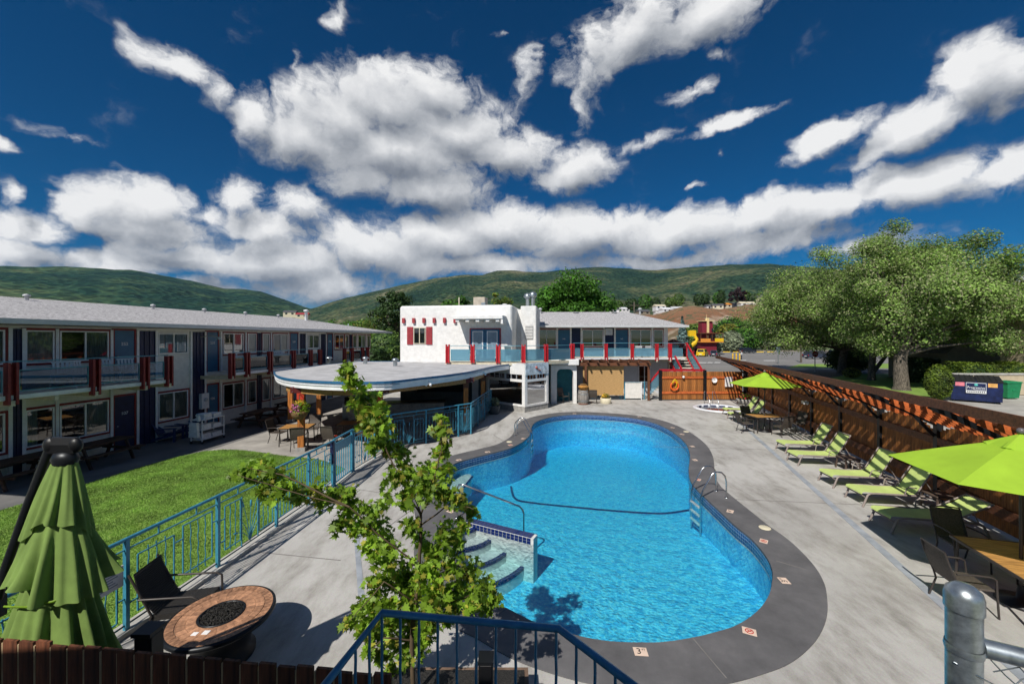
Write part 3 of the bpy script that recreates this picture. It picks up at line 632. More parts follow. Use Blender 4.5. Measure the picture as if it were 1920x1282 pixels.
# ------------------------------------------------------------------ lawn, walkway, patio
LB = thing  # (alias kept short below)
lawn_poly = [(-13.9,4.0),(-13.02,10.1),(-11.95,15.45),(-8.2,14.75),(-6.9,14.35),(-5.62,13.4),(-5.62,11.6),(-5.80,7.56),(-6.05,5.0),(-6.12,4.0)]
lawn_poly = spline(lawn_poly[1:6], 5, closed=False)[::1] + lawn_poly[6:] + [lawn_poly[0]]
struct(fill([lawn_poly], .02, 'lawn', 'turf'))
struct(MB().sheet([(-17.0,4.0),(-13.92,4.0),(-13.03,10.1),(-11.97,15.45),(-11.2,20),(-9.9,34),(-13.0,34),(-15.4,15.4)], .005).build('walkway', 'walkway'))
struct(MB().sheet([(-11.9,15.5),(-8.2,14.8),(-6.9,14.4),(-5.3,13.3),(-4.7,15.6),(-1.85,18.3),(-1.2,23.4),(-1.8,28),(-10.4,28)], .009).build('patio', mat('patio_concrete', (.36,.34,.31), .9, var=.14, vs=1.2)))
mb = MB(); fl_ = [(-6.0,4.0),(-5.74,5.93),(-5.56,7.56),(-5.40,9.17),(-5.2,11.6),(-5.17,13.0),(-4.66,15.5)]
for a, b2 in zip(fl_[:-1], fl_[1:]): mb.bar((a[0]-.06,a[1],.03), (b2[0]-.06,b2[1],.03), .26, .08)
struct(mb.build('lawn_kerb', 'kerb'))
def grass(name, poly, dens, hgt, label, m='grass_blade', z=.02):
    xs = [p[0] for p in poly]; ys = [p[1] for p in poly]
    n = int((max(xs)-min(xs))*(max(ys)-min(ys))*dens); P = RNG.random((n,2))*[max(xs)-min(xs), max(ys)-min(ys)]+[min(xs), min(ys)]
    ins = np.zeros(n, bool); k = len(poly)
    for i in range(k):
        (xa,ya),(xb,yb) = poly[i], poly[(i+1)%k]
        cnd = ((ya > P[:,1]) != (yb > P[:,1])); xx = (xb-xa)*(P[:,1]-ya)/((yb-ya) if abs(yb-ya) > 1e-9 else 1e-9)+xa; ins ^= cnd & (P[:,0] < xx)
    P = P[ins]; n = len(P); a = RNG.random(n)*2*pi; h = hgt*(.55+.8*RNG.random(n)); w = hgt*.22
    ln = RNG.normal(0, .5, (n,2))*h[:,None]
    V = np.zeros((n,3,3)); V[:,0,0] = P[:,0]-np.cos(a)*w; V[:,0,1] = P[:,1]-np.sin(a)*w; V[:,1,0] = P[:,0]+np.cos(a)*w; V[:,1,1] = P[:,1]+np.sin(a)*w
    V[:,:2,2] = z; V[:,2,0] = P[:,0]+ln[:,0]; V[:,2,1] = P[:,1]+ln[:,1]; V[:,2,2] = z+h
    me = bpy.data.meshes.new(name); me.vertices.add(3*n); me.vertices.foreach_set('co', V.reshape(-1))
    me.loops.add(3*n); me.loops.foreach_set('vertex_index', np.arange(3*n)); me.polygons.add(n); me.polygons.foreach_set('loop_start', np.arange(n)*3); me.update(calc_edges=True)
    me.materials.append(MATS[m]); o = bpy.data.objects.new(name, me); COL.objects.link(o); return tag(o, label, 'grass', None, 'stuff')
grass('grass', lawn_poly, 2200, .035, 'mown green lawn between the motel walkway and the blue fence')
# ------------------------------------------------------------------ building frame: local X along the front, local Y into the building
class Bld:
    def __init__(s, x, y, ang): s.x, s.y, s.a = x, y, ang; s.D = Vector((cos(ang), sin(ang))); s.I = Vector((-sin(ang), cos(ang)))
    def s_at(s, u, o=0.):                         # distance along the front where pixel column u meets the plane o metres in front of the wall
        r = Vector(((u-CU)/F, 1)); ox, oy = s.x-s.I.x*o, s.y-s.I.y*o
        det = r.x*(-s.D.y)+s.D.x*r.y; t = (ox*(-s.D.y)+s.D.x*oy)/det
        return (Vector((t*r.x-ox, t*r.y-oy))).dot(s.D)
    def z_at(s, u, v, o=0.):
        S_ = s.s_at(u, o); y = s.y+s.D.y*S_-s.I.y*o; return H-(v-CV)/F*y
def window(par, x0, x1, z0, z1, panes=2, red=True, curtain='curtain', fm='white_paint', y=0., glass='pane', half=None):
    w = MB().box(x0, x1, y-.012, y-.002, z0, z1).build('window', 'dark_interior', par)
    f = MB(); t = .045
    for a, b, c, d in ((x0,x1,z0,z0+t),(x0,x1,z1-t,z1),(x0,x0+t,z0+t,z1-t),(x1-t,x1,z0+t,z1-t)): f.box(a,b,y-.06,y-.013,c,d)
    for k in range(1, panes): xm = x0+(x1-x0)*k/panes; f.box(xm-.025, xm+.025, y-.065, y-.013, z0+t, z1-t)
    f.build('frame', fm, w)
    for k in range(panes):
        a, b = x0+(x1-x0)*k/panes, x0+(x1-x0)*(k+1)/panes
        MB().quad((a+.03,y-.035,z0+.03),(b-.03,y-.035,z0+.03),(b-.03,y-.035,z1-.03),(a+.03,y-.035,z1-.03)).build('pane', glass, w)
    if curtain:
        c = MB(); a, b = (x0+.05, x1-.05) if half is None else (x0+.05+(x1-x0-.1)*half[0], x0+.05+(x1-x0-.1)*half[1])
        n = max(6, int((b-a)/.06)); pts = [(a+(b-a)*i/n, y-.016-.010*(i % 2)) for i in range(n+1)]
        c.add([(px,py,z0+.05) for px,py in pts]+[(px,py,z1-.05) for px,py in pts], [(i,i+1,n+2+i,n+1+i) for i in range(n)]); c.build('curtain', curtain, w)
    if red:
        f = MB(); g = .075
        for a, b, c, d in ((x0-g,x1+g,z0-g,z0-.001),(x0-g,x1+g,z1+.001,z1+g),(x0-g,x0-.001,z0,z1),(x1+.001,x1+g,z0,z1)): f.box(a,b,y-.045,y+.0,c,d)
        f.build('casing', red if isinstance(red, str) else 'trim_red', w)
    return w
def door(par, x0, x1, z0, z1, num=None, y=0., m='door_blue', casing='trim_red', ns=.17):
    d = MB().box(x0, x1, y-.04, y-.002, z0+.02, z1).build('door', m, par)
    f = MB(); g = .07
    for a, b, c, e in ((x0-g,x1+g,z1+.001,z1+g),(x0-g,x0-.001,z0,z1),(x1+.001,x1+g,z0,z1)): f.box(a,b,y-.06,y,c,e)
    f.build('casing', casing, d)
    k = MB(); k.ball((x0+.08, y-.075, z0+.95), .032, 8, 5); k.build('handle', 'steel', d)
    MB().box(x0, x1, y-.09, y-.001, z0, z0+.02).build('threshold', 'gutter', d)
    if num: text(num, ns, 'room_number', 'white_paint', d, ((x0+x1)/2, y-.045, z0+1.42), (pi/2,0,0), .004)
    return d
def chamfer_panel(par, x0, x1, z0, z1, y=0.):     # navy board-and-batten panel
    p = MB().box(x0, x1, y-.03, y-.001, z0, z1).build('siding_panel', 'navy_paint', par)
    n = max(2, int((x1-x0)/.16)); b = MB()
    for i in range(n+1): xm = x0+(x1-x0)*i/n; b.box(xm-.014, xm+.014, y-.052, y-.0301, z0, z1)
    b.build('batten', 'navy_paint', p); return p
def trim_post(par, x, z0, z1, w=.09, y=0., m='white_paint', d=.07): return MB().box(x-w/2, x+w/2, y-d, y-.0015, z0, z1).build('trim_post', m, par)
def hip_roof(par, x0, x1, y0, y1, ze, zr, hipl, hipr, m='shingle', th=.14):
    ym = (y0+y1)/2; hw = (y1-y0)/2; rl, rr = x0+(hw if hipl else 0), x1-(hw*hipr if hipr else 0)
    mb = MB(); V = [(x0,y0,ze),(x1,y0,ze),(x1,y1,ze),(x0,y1,ze),(rl,ym,zr),(rr,ym,zr)]
    mb.add(V, [(0,1,5,4),(1,2,5),(2,3,4,5),(3,0,4)]); r = mb.build('roof', m, par)
    f = MB(); t = .02
    f.box(x0-.03,x1+.03,y0-.06,y0-.001,ze-th,ze+.015); f.box(x0-.03,x1+.03,y1+.001,y1+.04,ze-th,ze+.01)
    f.box(x1+.001,x1+.045,y0,y1,ze-th,ze+.01); f.box(x0-.045,x0-.001,y0,y1,ze-th,ze+.01); f.build('gutter', 'gutter', r)
    MB().box(x0, x1, y0, y1, ze-th*.9, ze-.02).build('soffit', 'stucco', r); return r
def vent(par, x, y, z, h=.35, r=.06, m='gutter'):
    return MB().lathe([(r,0),(r,h*.7),(r*1.9,h*.72),(r*1.7,h*.9),(.001,h)], 12).build('roof_vent', m, par, (x,y,z))
def balcony(par, B, xa, xb, out, zf, posts_u, glass_gap=.05, pm='trim_red', zp0=-.25, zp1=.95, slab='stucco', pair=True, rail=.98, gm='rail_glass', beams=True):
    b = MB().box(xa, xb, -out, -.001, zf-.13, zf).build('balcony', slab, par)
    MB().box(xa, xb, -out-.03, -out-.001, zf-.11, zf+.01).build('edge_trim', 'white_paint', b)
    xs = [B.s_at(u, out) for u in posts_u] if posts_u and posts_u[0] > 40 or B else posts_u
    for x in xs:
        q = MB()
        if pair:
            q.box(x-.115, x-.055, -out-.13, -out+.05, zf+zp0, zf+zp1); q.box(x+.055, x+.115, -out-.13, -out+.05, zf+zp0, zf+zp1); q.box(x-.054, x+.054, -out-.02, -out+.04, zf+.02, zf+zp1-.05)
        else: q.box(x-.07, x+.07, -out-.12, -out+.05, zf+zp0, zf+zp1)
        q.build('post', pm, b)
        if beams: MB().box(x-.054, x+.054, -out-.10, -.05, zf-.29, zf-.14).build('beam', 'cream_paint', b)
    if beams:
        for a, c in zip(xs[:-1], xs[1:]):
            if c-a > 1.6: MB().box((a+c)/2-.05, (a+c)/2+.05, -out-.05, -.05, zf-.27, zf-.14).build('beam', 'cream_paint', b)
    ends = ([xa] if xs and xs[0]-xa > .3 else [])+list(xs)+([xb] if xs and xb-xs[-1] > .3 else [])
    for a, c in zip(ends[:-1], ends[1:]):
        g0, g1 = a+.13+glass_gap, c-.13-glass_gap
        if g1-g0 < .15: continue
        MB().box(g0, g1, -out-.012, -out-.004, zf+.12, zf+.72).build('glass_panel', gm, b)
        f = MB()
        for p, q2 in (((g0,zf+.12),(g1,zf+.12)),((g0,zf+.72),(g1,zf+.72)),((g0,zf+.12),(g0,zf+.72)),((g1,zf+.12),(g1,zf+.72))): f.bar((p[0],-out-.008,p[1]), (q2[0],-out-.008,q2[1]), .028, .028, up=(0,1,0))
        f.bar((a,-out,zf+rail), (c,-out,zf+rail), .03, .03); f.build('panel_frame', mat('rail_teal', (.10,.30,.38), .4), b)
    return b
# ------------------------------------------------------------------ left motel block
w0 = G(0, 900); LM = Bld(w0.x, w0.y, atan2(.989, .152))
mo = thing('motel_building', 'two storey motel block with blue doors and red balcony posts on the left', 'building', (w0.x, w0.y, 0), LM.a)
s_end = LM.s_at(693, 0); s_beg = -4.0; ZF = 2.75; ZT = 4.82
MB().box(s_beg, s_end, 0, 8.6, 0, ZT).build('wall', 'stucco', mo)
up = [('w',45,100,1),('w',110,202,2),('d',213,250,'252'),('n',260,289),('s',295,351,2),('n',361,381),('d',387,407,'250'),('w',417,455,2),('w',463,479,1),('n',482,489),('w',491,504,1),('w',511,538,2),('d',543,557,'248'),('n',561,571),('s',575,597,2),('n',601,609),('d',612.5,622,'246'),('w',627,643.5,2),('w',646,653,1),('n',655,658.5),('w',660.5,667.5,1),('w',670.5,684,2),('w',687.5,693.2,1),('w',-60,7,1),('n',22,39)]
for k, fdef in enumerate(up):
    a, b = LM.s_at(fdef[1]), LM.s_at(fdef[2]); kd = fdef[0]
    if kd == 'n': chamfer_panel(mo, a, b, 0, ZT-.12)
    elif kd == 'd':
        door(mo, a, b, ZF, 4.70, fdef[3]); door(mo, a, b, 0.02, 2.12, {'252':'107','250':'106'}.get(fdef[3]), m='navy_paint' if fdef[3] == '252' else 'door_blue')
    else:
        if kd == 's': window(mo, a, b, 3.72, 4.62, 2, False, 'curtain' , half=(0,.5) if k % 2 else None); window(mo, a, b, .82, 2.03, 2, True, 'curtain')
        else:
            hf = (.5,1) if fdef[3] == 2 else None
            window(mo, a, b, 3.58, 4.66, fdef[3], True, 'curtain' if k % 3 else 'blind', half=hf)
            window(mo, a, b, .84, 2.06, fdef[3], True, 'curtain', half=(.55,1) if fdef[3] == 2 else (0,.42))
for u in (17,42.5,105,207.5,256.5,291.5,357,383.5,413.5,459.5,507.5,540,559,573,599,610.5,624.5,685.8,669):
    trim_post(mo, LM.s_at(u), .0, ZT-.1)
balcony(mo, LM, LM.s_at(-70,1.65), LM.s_at(317,1.65), 1.65, ZF, (-60,19,176.5,270,315), gm='rail_glass_clear')
balcony(mo, LM, LM.s_at(385,0), LM.s_at(600,1.65), 1.65, ZF, (433,462,505,549,581,598.5), gm='rail_glass_clear')
balcony(mo, LM, LM.s_at(611,0), LM.s_at(689,1.65), 1.65, ZF, (645,659,678.5,688), gm='rail_glass_clear')
rf = hip_roof(mo, s_beg-1.2, s_end+1.45, -1.35, 9.9, 4.97, 6.02, False, 1.0)
for u in (50, 287, 383, 460, 522):
    x = LM.s_at(u, -3.6); vent(rf, x, 3.6, 5.80, .34)
MB().lathe([(.11,0),(.11,.75),(.19,.77),(.18,.86),(.001,.92)], 14).build('flue', 'white_paint', rf, (LM.s_at(574,-3), 3.0, 5.72))
for s in (LM.s_at(380,.1), LM.s_at(420,1.3)):
    q = MB(); q.tube([(s,0,4.45),(s,-.5,4.52),(s+.1,-.9,4.44)], .018, 6); q.lathe([(.02,.12),(.09,.02),(.10,0)], 10, (s+.1,-.92,4.34)); q.build('wall_lamp', 'gutter', mo)
q = MB().box(-.19,.19,-.16,0,0,.72).build('meter_box', 'white_paint', mo, (LM.s_at(378), -.055, 1.05)); MB().lathe([(.09,0),(.09,.05),(.001,.07)], 16).build('dial', 'gutter', q, (0,-.16,.42), (pi/2,0,0))
# plastic armchair (kept as the pattern for all balcony chairs)
def plastic_chair():
    t = thing('plastic_chair', 'x', 'chair'); m = 'white_plastic'
    MB().bev(-.24,.24,-.23,.22,.40,.435,.02).build('seat', m, t)
    b = MB()
    for x in (-.19,-.095,0,.095,.19): b.bar((x,.21,.46), (x*1.05,.30,.84), .06, .018, up=(0,1,0))
    b.bar((-.25,.30,.85), (.25,.30,.85), .03, .06); b.build('backrest', m, t)
    for sx in (-1,1):
        for sy, yy in ((-1,-.24),(1,.25)): MB().bar((sx*.22,yy*.85,.41), (sx*.28,yy*1.1,0), .05, .04).build('leg', m, t)
        MB().bar((sx*.27,-.22,.63), (sx*.27,.24,.66), .055, .025).build('armrest', m, t); MB().bar((sx*.27,-.2,.40), (sx*.27,-.2,.63), .045, .03).build('arm_post', m, t)
    return t
def onto(B, s, o): p = Vector((B.x, B.y))+B.D*s-B.I*o; return p
pc = plastic_chair()
spots = [(118,.9,2.6,'white plastic armchair on the balcony below the window left of door 252'),(156,.9,3.4,'white plastic armchair turned outward by the red post left of door 252'),(203,.8,3.0,'white plastic armchair on the balcony directly in front of door 252'),(241,.8,2.8,'white plastic armchair on the balcony just right of door 252'),(446,.8,3.1,'white plastic chair on the balcony right of door 250'),(526,.8,2.7,'white plastic chair on the far balcony left of its pair'),(540,.8,3.4,'white plastic chair on the far balcony right of its pair')]
for i, (u, o, rz, lb) in enumerate(spots):
    p = onto(LM, LM.s_at(u, o), o); loc = (p.x, p.y, ZF)
    if i == 0: pc.location = loc; pc.rotation_euler = (0,0,LM.a+rz-pi); pc['label'] = lb; pc['group'] = 'plastic chairs on the motel balconies'
    else: dup(pc, loc, LM.a+rz-pi, lb, 'plastic chairs on the motel balconies')
# ------------------------------------------------------------------ white stucco upper house
WA = R(-8.65); DK = 2.92                          # deck floor height
wr = A(960, 640, 26.0); WH = Bld(wr.x-7.75*cos(WA), wr.y-7.75*sin(WA), WA)
wh = thing('white_stucco_house', 'white stucco flat roofed house with red shutters and blue french doors', 'building', (WH.x, WH.y, 0), WA)
ww = MB().bev(0, 7.75, 0, 7.0, 0, 6.58, .10).build('wall', 'stucco_white', wh)
for k in range(6):
    x = .32+k*.72; MB().box(x-.085, x+.085, -.16, -.001, 5.42, 5.76).build('beam_end', 'shutter_red', wh)
w = window(wh, 1.02, 1.86, 4.02, 5.12, 2, False, 'curtain', 'cream_paint', glass='pane_dark', half=(.5,1)); w.data.materials[0] = mat('warm_interior', (.10,.06,.035), .9)
for a, b in ((.55,.97),(1.91,2.33)):
    s_ = MB().box(a, b, -.05, -.001, 3.97, 5.17).build('shutter', 'shutter_red', wh); q = MB()
    for i in range(14): q.box(a+.05, b-.05, -.062, -.0501, 4.05+i*.077, 4.10+i*.077)
    q.build('louvre', 'shutter_red', s_)
fx0, fx1 = WH.s_at(883), WH.s_at(937)
MB().box(fx0-.08, fx1+.08, -.05, -.001, DK, 5.06).build('door_casing', 'shutter_red', wh)
for i in range(2):
    a = fx0+(fx1-fx0)*i/2+.01; b = fx0+(fx1-fx0)*(i+1)/2-.01
    d = MB().box(a, b, -.09, -.0505, DK+.02, 4.99).build('french_door', 'door_blue', wh)
    MB().box(a+.17, b-.17, -.096, -.0901, DK+.25, 4.82).build('pane', mat('door_pane', (.22,.30,.38), .08, spec=.8, var=.1), d)
    f = MB()
    for p in ((a+.12,a+.17,DK+.2,4.87),(b-.17,b-.12,DK+.2,4.87),(a+.17,b-.17,DK+.2,DK+.25),(a+.17,b-.17,4.82,4.87)): f.box(p[0],p[1],-.104,-.0902,p[2],p[3])
    f.build('glazing_bead', 'white_paint', d); MB().ball(((b-.06) if i == 0 else (a+.06), -.12, DK+1.0), .035, 8, 5).build('handle', 'steel', d)
aw = MB().bev(WH.s_at(860), WH.s_at(950), -1.45, -.001, 5.62, 5.84, .04).build('awning_slab', 'stucco_white', wh)
for i in range(5): x = WH.s_at(868+i*18); MB().box(x-.11, x+.11, -1.35, -.002, 5.44, 5.619).build('awning_beam', 'stucco_white', aw)
MB().box(WH.s_at(950)-.14, WH.s_at(950)-.001, -1.40, -.003, 5.30, 5.618).build('awning_bracket', 'stucco_white', aw)
cb_ = MB().bev(8.05, 9.15, 2.05, 5.2, 0, 6.66, .05).build('chimney_block', 'stucco_white', wh)
MB().box(7.751, 8.05, 2.3, 5.0, 0, 6.45).build('link_wall', 'stucco_white', wh)
lv = MB().box(8.38, 8.92, 2.0, 2.049, 4.35, 5.30).build('louvre_vent', mat('louvre_grey', (.22,.22,.23), .6), cb_)
for i in range(9): MB().bar((8.38,1.985,4.40+i*.105), (8.92,1.985,4.40+i*.105), .03, .06).build('louvre', 'stucco_white', lv)
for x, h in ((8.42,1.05),(8.80,1.15)):
    v = MB().lathe([(.14,0),(.14,h*.55),(.17,h*.56),(.17,h*.60),(.14,h*.61)], 16).build('exhaust_stack', 'galvanised', cb_, (x,3.2,6.66)); MB().lathe([(.14,h*.60),(.30,h*.70),(.32,h*.74),(.22,h*.92),(.001,h)], 16).build('cowl', 'galvanised', v)
rt = MB().box(.12, 7.62, .12, 6.9, 6.581, 6.60).build('roof_deck', 'flat_roof', wh)
MB().bev(4.6,5.45,2.2,3.2,6.60,7.35,.03).build('air_conditioner', 'ac_beige', rt); MB().bev(5.2,5.5,2.1,2.19,6.62,6.95,.02).build('control_box', 'galvanised', rt)
MB().lathe([(.035,0),(.035,.72),(.001,.74)], 8).build('vent_pipe', 'cream_paint', rt, (3.6,2,6.60)); vent(rt, 6.9, 2.2, 6.60, .25, .10, 'white_paint')
# ------------------------------------------------------------------ rear wing with upper balcony
WG = Bld(1.2, 32.0, 0.0); x_end = WG.s_at(1252)
wg = thing('motel_wing', 'two storey motel wing with blue doors and glass balcony behind the pool', 'building', (WG.x, WG.y, 0), 0.)
MB().box(-.6, x_end, 0, 8, 0, 5.28).build('wall', mat('wing_wall', (.50,.52,.56), .85, var=.05, vs=4), wg)
for kd, a, b in (('w',1006,1043),('d',1046,1068.5),('n',1071.7,1088),('w',1091.5,1130.5),('n',1134,1151),('d',1154,1177),('w',1182,1220),('w1',1225,1243)):
    a, b = WG.s_at(a), WG.s_at(b)
    if kd == 'n': chamfer_panel(wg, a, b, DK, 5.2)
    elif kd == 'd': door(wg, a, b, DK, 5.08, '243' if a > 5 else '244', ns=.14)
    else: window(wg, a, b, 3.75, 5.08, 2 if kd == 'w' else 1, True, 'curtain' if a < 6 else None, glass='pane_dark', half=(.5,1) if a > 3 else (0,.3))
for u in (1044.5,1070,1089.7,1132.5,1152.5,1179.5,1222.5): trim_post(wg, WG.s_at(u), DK, 5.25, .13, d=.09)
trim_post(wg, WG.s_at(1248), DK, 5.25, .32, d=.05)
ac = MB().bev(WG.s_at(1134), WG.s_at(1146), -.45, -.06, 4.65, 5.15, .02).build('window_air_conditioner', 'white_paint', wg); q = MB()
for i in range(6): q.box(WG.s_at(1134)+.05, WG.s_at(1146)-.05, -.458, -.4505, 4.72+i*.065, 4.75+i*.065)
q.build('grille', 'gutter', ac)
rf = hip_roof(wg, -2.2, x_end+1.0, -1.5, 8.9, 5.38, 6.75, False, .62)
for u, v_ in ((1013,592),(1200,590)): vent(rf, WG.s_at(u,-3), 3.0, 6.52, .55, .09)
for u in (1080,1152): vent(rf, WG.s_at(u,-3.2), 3.2, 6.58, .14, .14)
bl = balcony(wg, WG, WG.s_at(1073,2.0)-.2, x_end+.5, 2.0, DK, (1074,1091,1136,1185,1231,1256), pm='rail_red', pair=True, slab='cream_paint', zp0=-.2, zp1=1.08, rail=1.12)
# ground floor of the wing: shaded wall, blind, window, arch, brown pergola
window(wg, WG.s_at(1197), WG.s_at(1219), .9, 2.2, 2, False, None, glass='pane_dark')
pg = thing('brown_pergola', 'brown timber pergola under the wing balcony beside the white arch', 'pergola', (3.2, 28.2, 0))
MB().box(-.9,6.6,-.12,.0,2.45,2.68).build('beam', 'brown_beam', pg); MB().box(-.9,6.6,2.3,2.42,2.45,2.68).build('beam', 'brown_beam', pg)
rfb = None
for i in range(11):
    if rfb is None: rfb = MB().box(-.04,.04,-.55,2.6,0,.16).build('rafter', 'brown_beam', pg, (-.7+i*.7,0,2.685))
    else: inst(rfb, 'rafter', pg, (-.7+i*.7,0,2.685))
for x in (2.0,6.45): MB().box(x-.07,x+.07,-.13,.01,0,2.449).build('post', 'brown_beam', pg)
bl_ = thing('woven_blind', 'tan woven roller blind hanging beneath the wing balcony', 'blind', (5.0, 28.35, 0)); MB().box(.05,2.95,0,.03,.35,2.42).build('fabric', 'straw', bl_); MB().tube([(0,.02,2.5),(3,.02,2.5)], .05, 10).build('roller', 'brown_beam', bl_)
# white arch
ar = thing('white_arch', 'white stucco archway with rounded corners left of the wine barrel', 'archway', (2.75, 26.9, 0))
ax = [-.12,.28,1.40,1.62]; q = MB(); arc = []
for i in range(9): a = pi-pi/2*i/8; arc.append((ax[1]+.32+.32*cos(a), 2.0+.32*sin(a)))
for i in range(9): a = pi/2-pi/2*i/8; arc.append((ax[2]-.32+.32*cos(a), 2.0+.32*sin(a)))
front = [(ax[0],0),(ax[1],0)]+arc+[(ax[2],0),(ax[3],0),(ax[3],2.55),(ax[0],2.55)]
bm = bmesh.new(); vs = [bm.verts.new((x,0,z)) for x,z in front]; es = [bm.edges.new((vs[i],vs[(i+1)%len(vs)])) for i in range(len(vs))]
bmesh.ops.triangle_fill(bm, use_beauty=True, edges=es); r = bmesh.ops.extrude_face_region(bm, geom=bm.faces[:])
for v in [g for g in r['geom'] if isinstance(g, bmesh.types.BMVert)]: v.co.y = .45
bmesh.ops.recalc_face_normals(bm, faces=bm.faces); me = bpy.data.meshes.new('arch'); bm.to_mesh(me); bm.free(); me.materials.append(MATS['stucco_white'])
o = bpy.data.objects.new('arch', me); COL.objects.link(o); o.parent = ar
MB().bev(-.15,1.72,-.35,1.2,2.62,2.98,.03).build('ledge', 'stucco_white', ar); MB().box(-.10,1.60,1.3,1.38,0,2.5).build('back_wall', mat('teal_wall', (.02,.16,.20), .7), ar)
# ------------------------------------------------------------------ window bay with its mosaic panel
by = thing('window_bay', 'white angled bay with large panes and a mosaic plaque', 'bay', (0,0,0))
p0, p1, p2 = Vector((-1.65,25.7)), Vector((.76,23.6)), Vector((2.28,25.1))
def bay_side(a, b, name, splits, z=DK-.06):
    ang = atan2(b.y-a.y, b.x-a.x); L_ = (b-a).length; e = bpy.data.objects.new(name, None); COL.objects.link(e); e.parent = by; e.location = (a.x,a.y,0); e.rotation_euler = (0,0,ang)
    q = MB(); q.box(0,L_,0,.16,0,.32); q.build('plinth', 'concrete_block', e)
    q = MB(); q.box(0,.20,-.02,.16,.321,z); q.box(L_-.20,L_,-.02,.16,.321,z); q.box(.201,L_-.201,0,.16,2.22,z); q.box(.201,L_-.201,-.03,.16,.321,.43); q.box(.201,L_-.201,-.02,.16,1.78,1.93); q.build('frame', 'stucco_white', e)
    MB().box(.201,L_-.201,.06,.07,.431,1.779).build('pane', 'shop_glass', e)
    for i in range(2):
        w_ = (L_-.402)/2; x = .201+i*w_; MB().box(x+.06,x+w_-.06,.06,.07,1.931,2.219).build('transom_pane', 'shop_glass', e)
        f = MB()
        for k in range(1,3): f.box(x+.06+(w_-.12)*k/3-.009, x+.06+(w_-.12)*k/3+.009, .03,.059,1.931,2.219)
        f.build('glazing_bar', 'white_paint', e)
    MB().box(L_/2-.06,L_/2+.06,.02,.08,1.931,2.219).build('mullion', 'white_paint', e)
    return e, L_
e1, l1 = bay_side(p0, p1, 'left_side', 2); e2, l2 = bay_side(p1, p2, 'right_side', 2)
q = MB(); q.bev(.02,l2-.02,-.06,-.021,2.20,DK-.03,.01); q.build('plaque', mat('plaque_pale', (.62,.70,.76), .5, var=.22, vs=5), e2)
q = MB(); q.ball((l2*.45,-.06,2.62), .09, 10, 5); q.tube([(l2*.4,-.08,2.62),(l2*.5,-.1,2.5),(l2*.62,-.08,2.42)], .03, 6); q.build('relief', mat('relief_red', (.45,.12,.10), .6), e2)
MB().prism([(p0.x,p0.y+.2),(p1.x,p1.y+.22),(p2.x-.05,p2.y+.1),(p2.x,29),(p0.x,29)], DK-.059, DK-.02).build('bay_roof', 'flat_roof', by)
MB().box(-1.6,2.3,27.6,27.7,0,DK-.07).build('inner_wall', mat('inner_grey', (.30,.33,.31), .8), by)
# ------------------------------------------------------------------ upper deck in front of the white house
dk = thing('roof_deck', 'upper sun deck with red posts and glass rail before the white house', 'deck', (0,0,0))
MB().prism([(-4.1,24.6),(.7,24.2),(2.3,25.2),(4.3,27.0),(4.3,30.2),(1.2,31.9),(-.3,31.9),(-.1,26.0),(-4.3,26.5)], DK-.16, DK).build('floor', 'cream_paint', dk)
def rail_run(par, a, b, n, z=DK, pm='rail_red', first=True, last=True, gm='rail_glass'):
    a, b = Vector(a), Vector(b); d = (b-a); L_ = d.length; d.normalize(); ang = atan2(d.y, d.x)
    for i in range(n+1):
        if (i == 0 and not first) or (i == n and not last): continue
        p = a+d*L_*i/n; q = MB(); q.box(-.12,-.05,-.1,.1,-.05,1.10); q.box(.05,.12,-.1,.1,-.05,1.10); q.box(-.0499,.0499,-.03,.03,.0,1.0); q.build('post', pm, par, (p.x,p.y,z), ang)
    for i in range(n):
        w_ = L_/n; p = a+d*w_*i; g = MB().box(.2,w_-.2,-.006,.006,.1,.78).build('glass_panel', gm, par, (p.x,p.y,z), ang); f = MB()
        for s_, t_ in (((.2,.1),(w_-.2,.1)),((.2,.78),(w_-.2,.78)),((.2,.1),(.2,.78)),((w_-.2,.1),(w_-.2,.78))): f.bar((s_[0],0,s_[1]),(t_[0],0,t_[1]),.03,.03,up=(0,1,0))
        f.bar((.05,0,1.02),(w_-.05,0,1.02),.035,.035); f.build('panel_frame', 'rail_teal', g)
rail_run(dk, (-3.95,24.5), (.70,24.15), 3); rail_run(dk, (.70,24.15), (2.15,25.2), 1, first=False); rail_run(dk, (2.15,25.2), (4.05,27.0), 1, first=False); rail_run(dk, (4.05,27.0), (4.3,29.9), 1, first=False, last=False)
# deck furniture
t = thing('bistro_table', 'small round white table on the deck behind the glass rail', 'table', (2.95,27.9,DK)); MB().lathe([(.001,.70),(.42,.70),(.43,.73),(.001,.74)], 24).build('table_top', 'white_paint', t); MB().tube([(0,0,0),(0,0,.7)], .03, 8).build('pedestal', 'white_paint', t); MB().lathe([(.24,0),(.24,.02),(.03,.05)], 16).build('base', 'white_paint', t)
def bar_chair(loc, rz, lb):
    t = thing('deck_chair', lb, 'chair', loc, rz, 'metal chairs on the upper deck'); q = MB()
    MB().bev(-.24,.24,-.22,.22,.42,.46,.02).build('seat', mat('slate_fabric', (.16,.24,.27), .8), t); MB().bar((0,.22,.46),(0,.34,.98),.44,.03,up=(0,1,0)).build('backrest', 'slate_fabric', t)
    for sx in (-1,1):
        MB().tube([(sx*.25,-.22,0),(sx*.25,-.2,.64),(sx*.25,.22,.66)], .014, 6).build('arm', 'white_paint', t); MB().tube([(sx*.25,.26,0),(sx*.25,.2,.45),(sx*.25,.34,.98)], .014, 6).build('leg', 'white_paint', t)
bar_chair((-2.35,25.3,DK), 1.0, 'slate chair with white frame at the left end of the deck'); bar_chair((-.1,24.9,DK), 2.6, 'slate chair with white frame beside the deck corner by the bay')
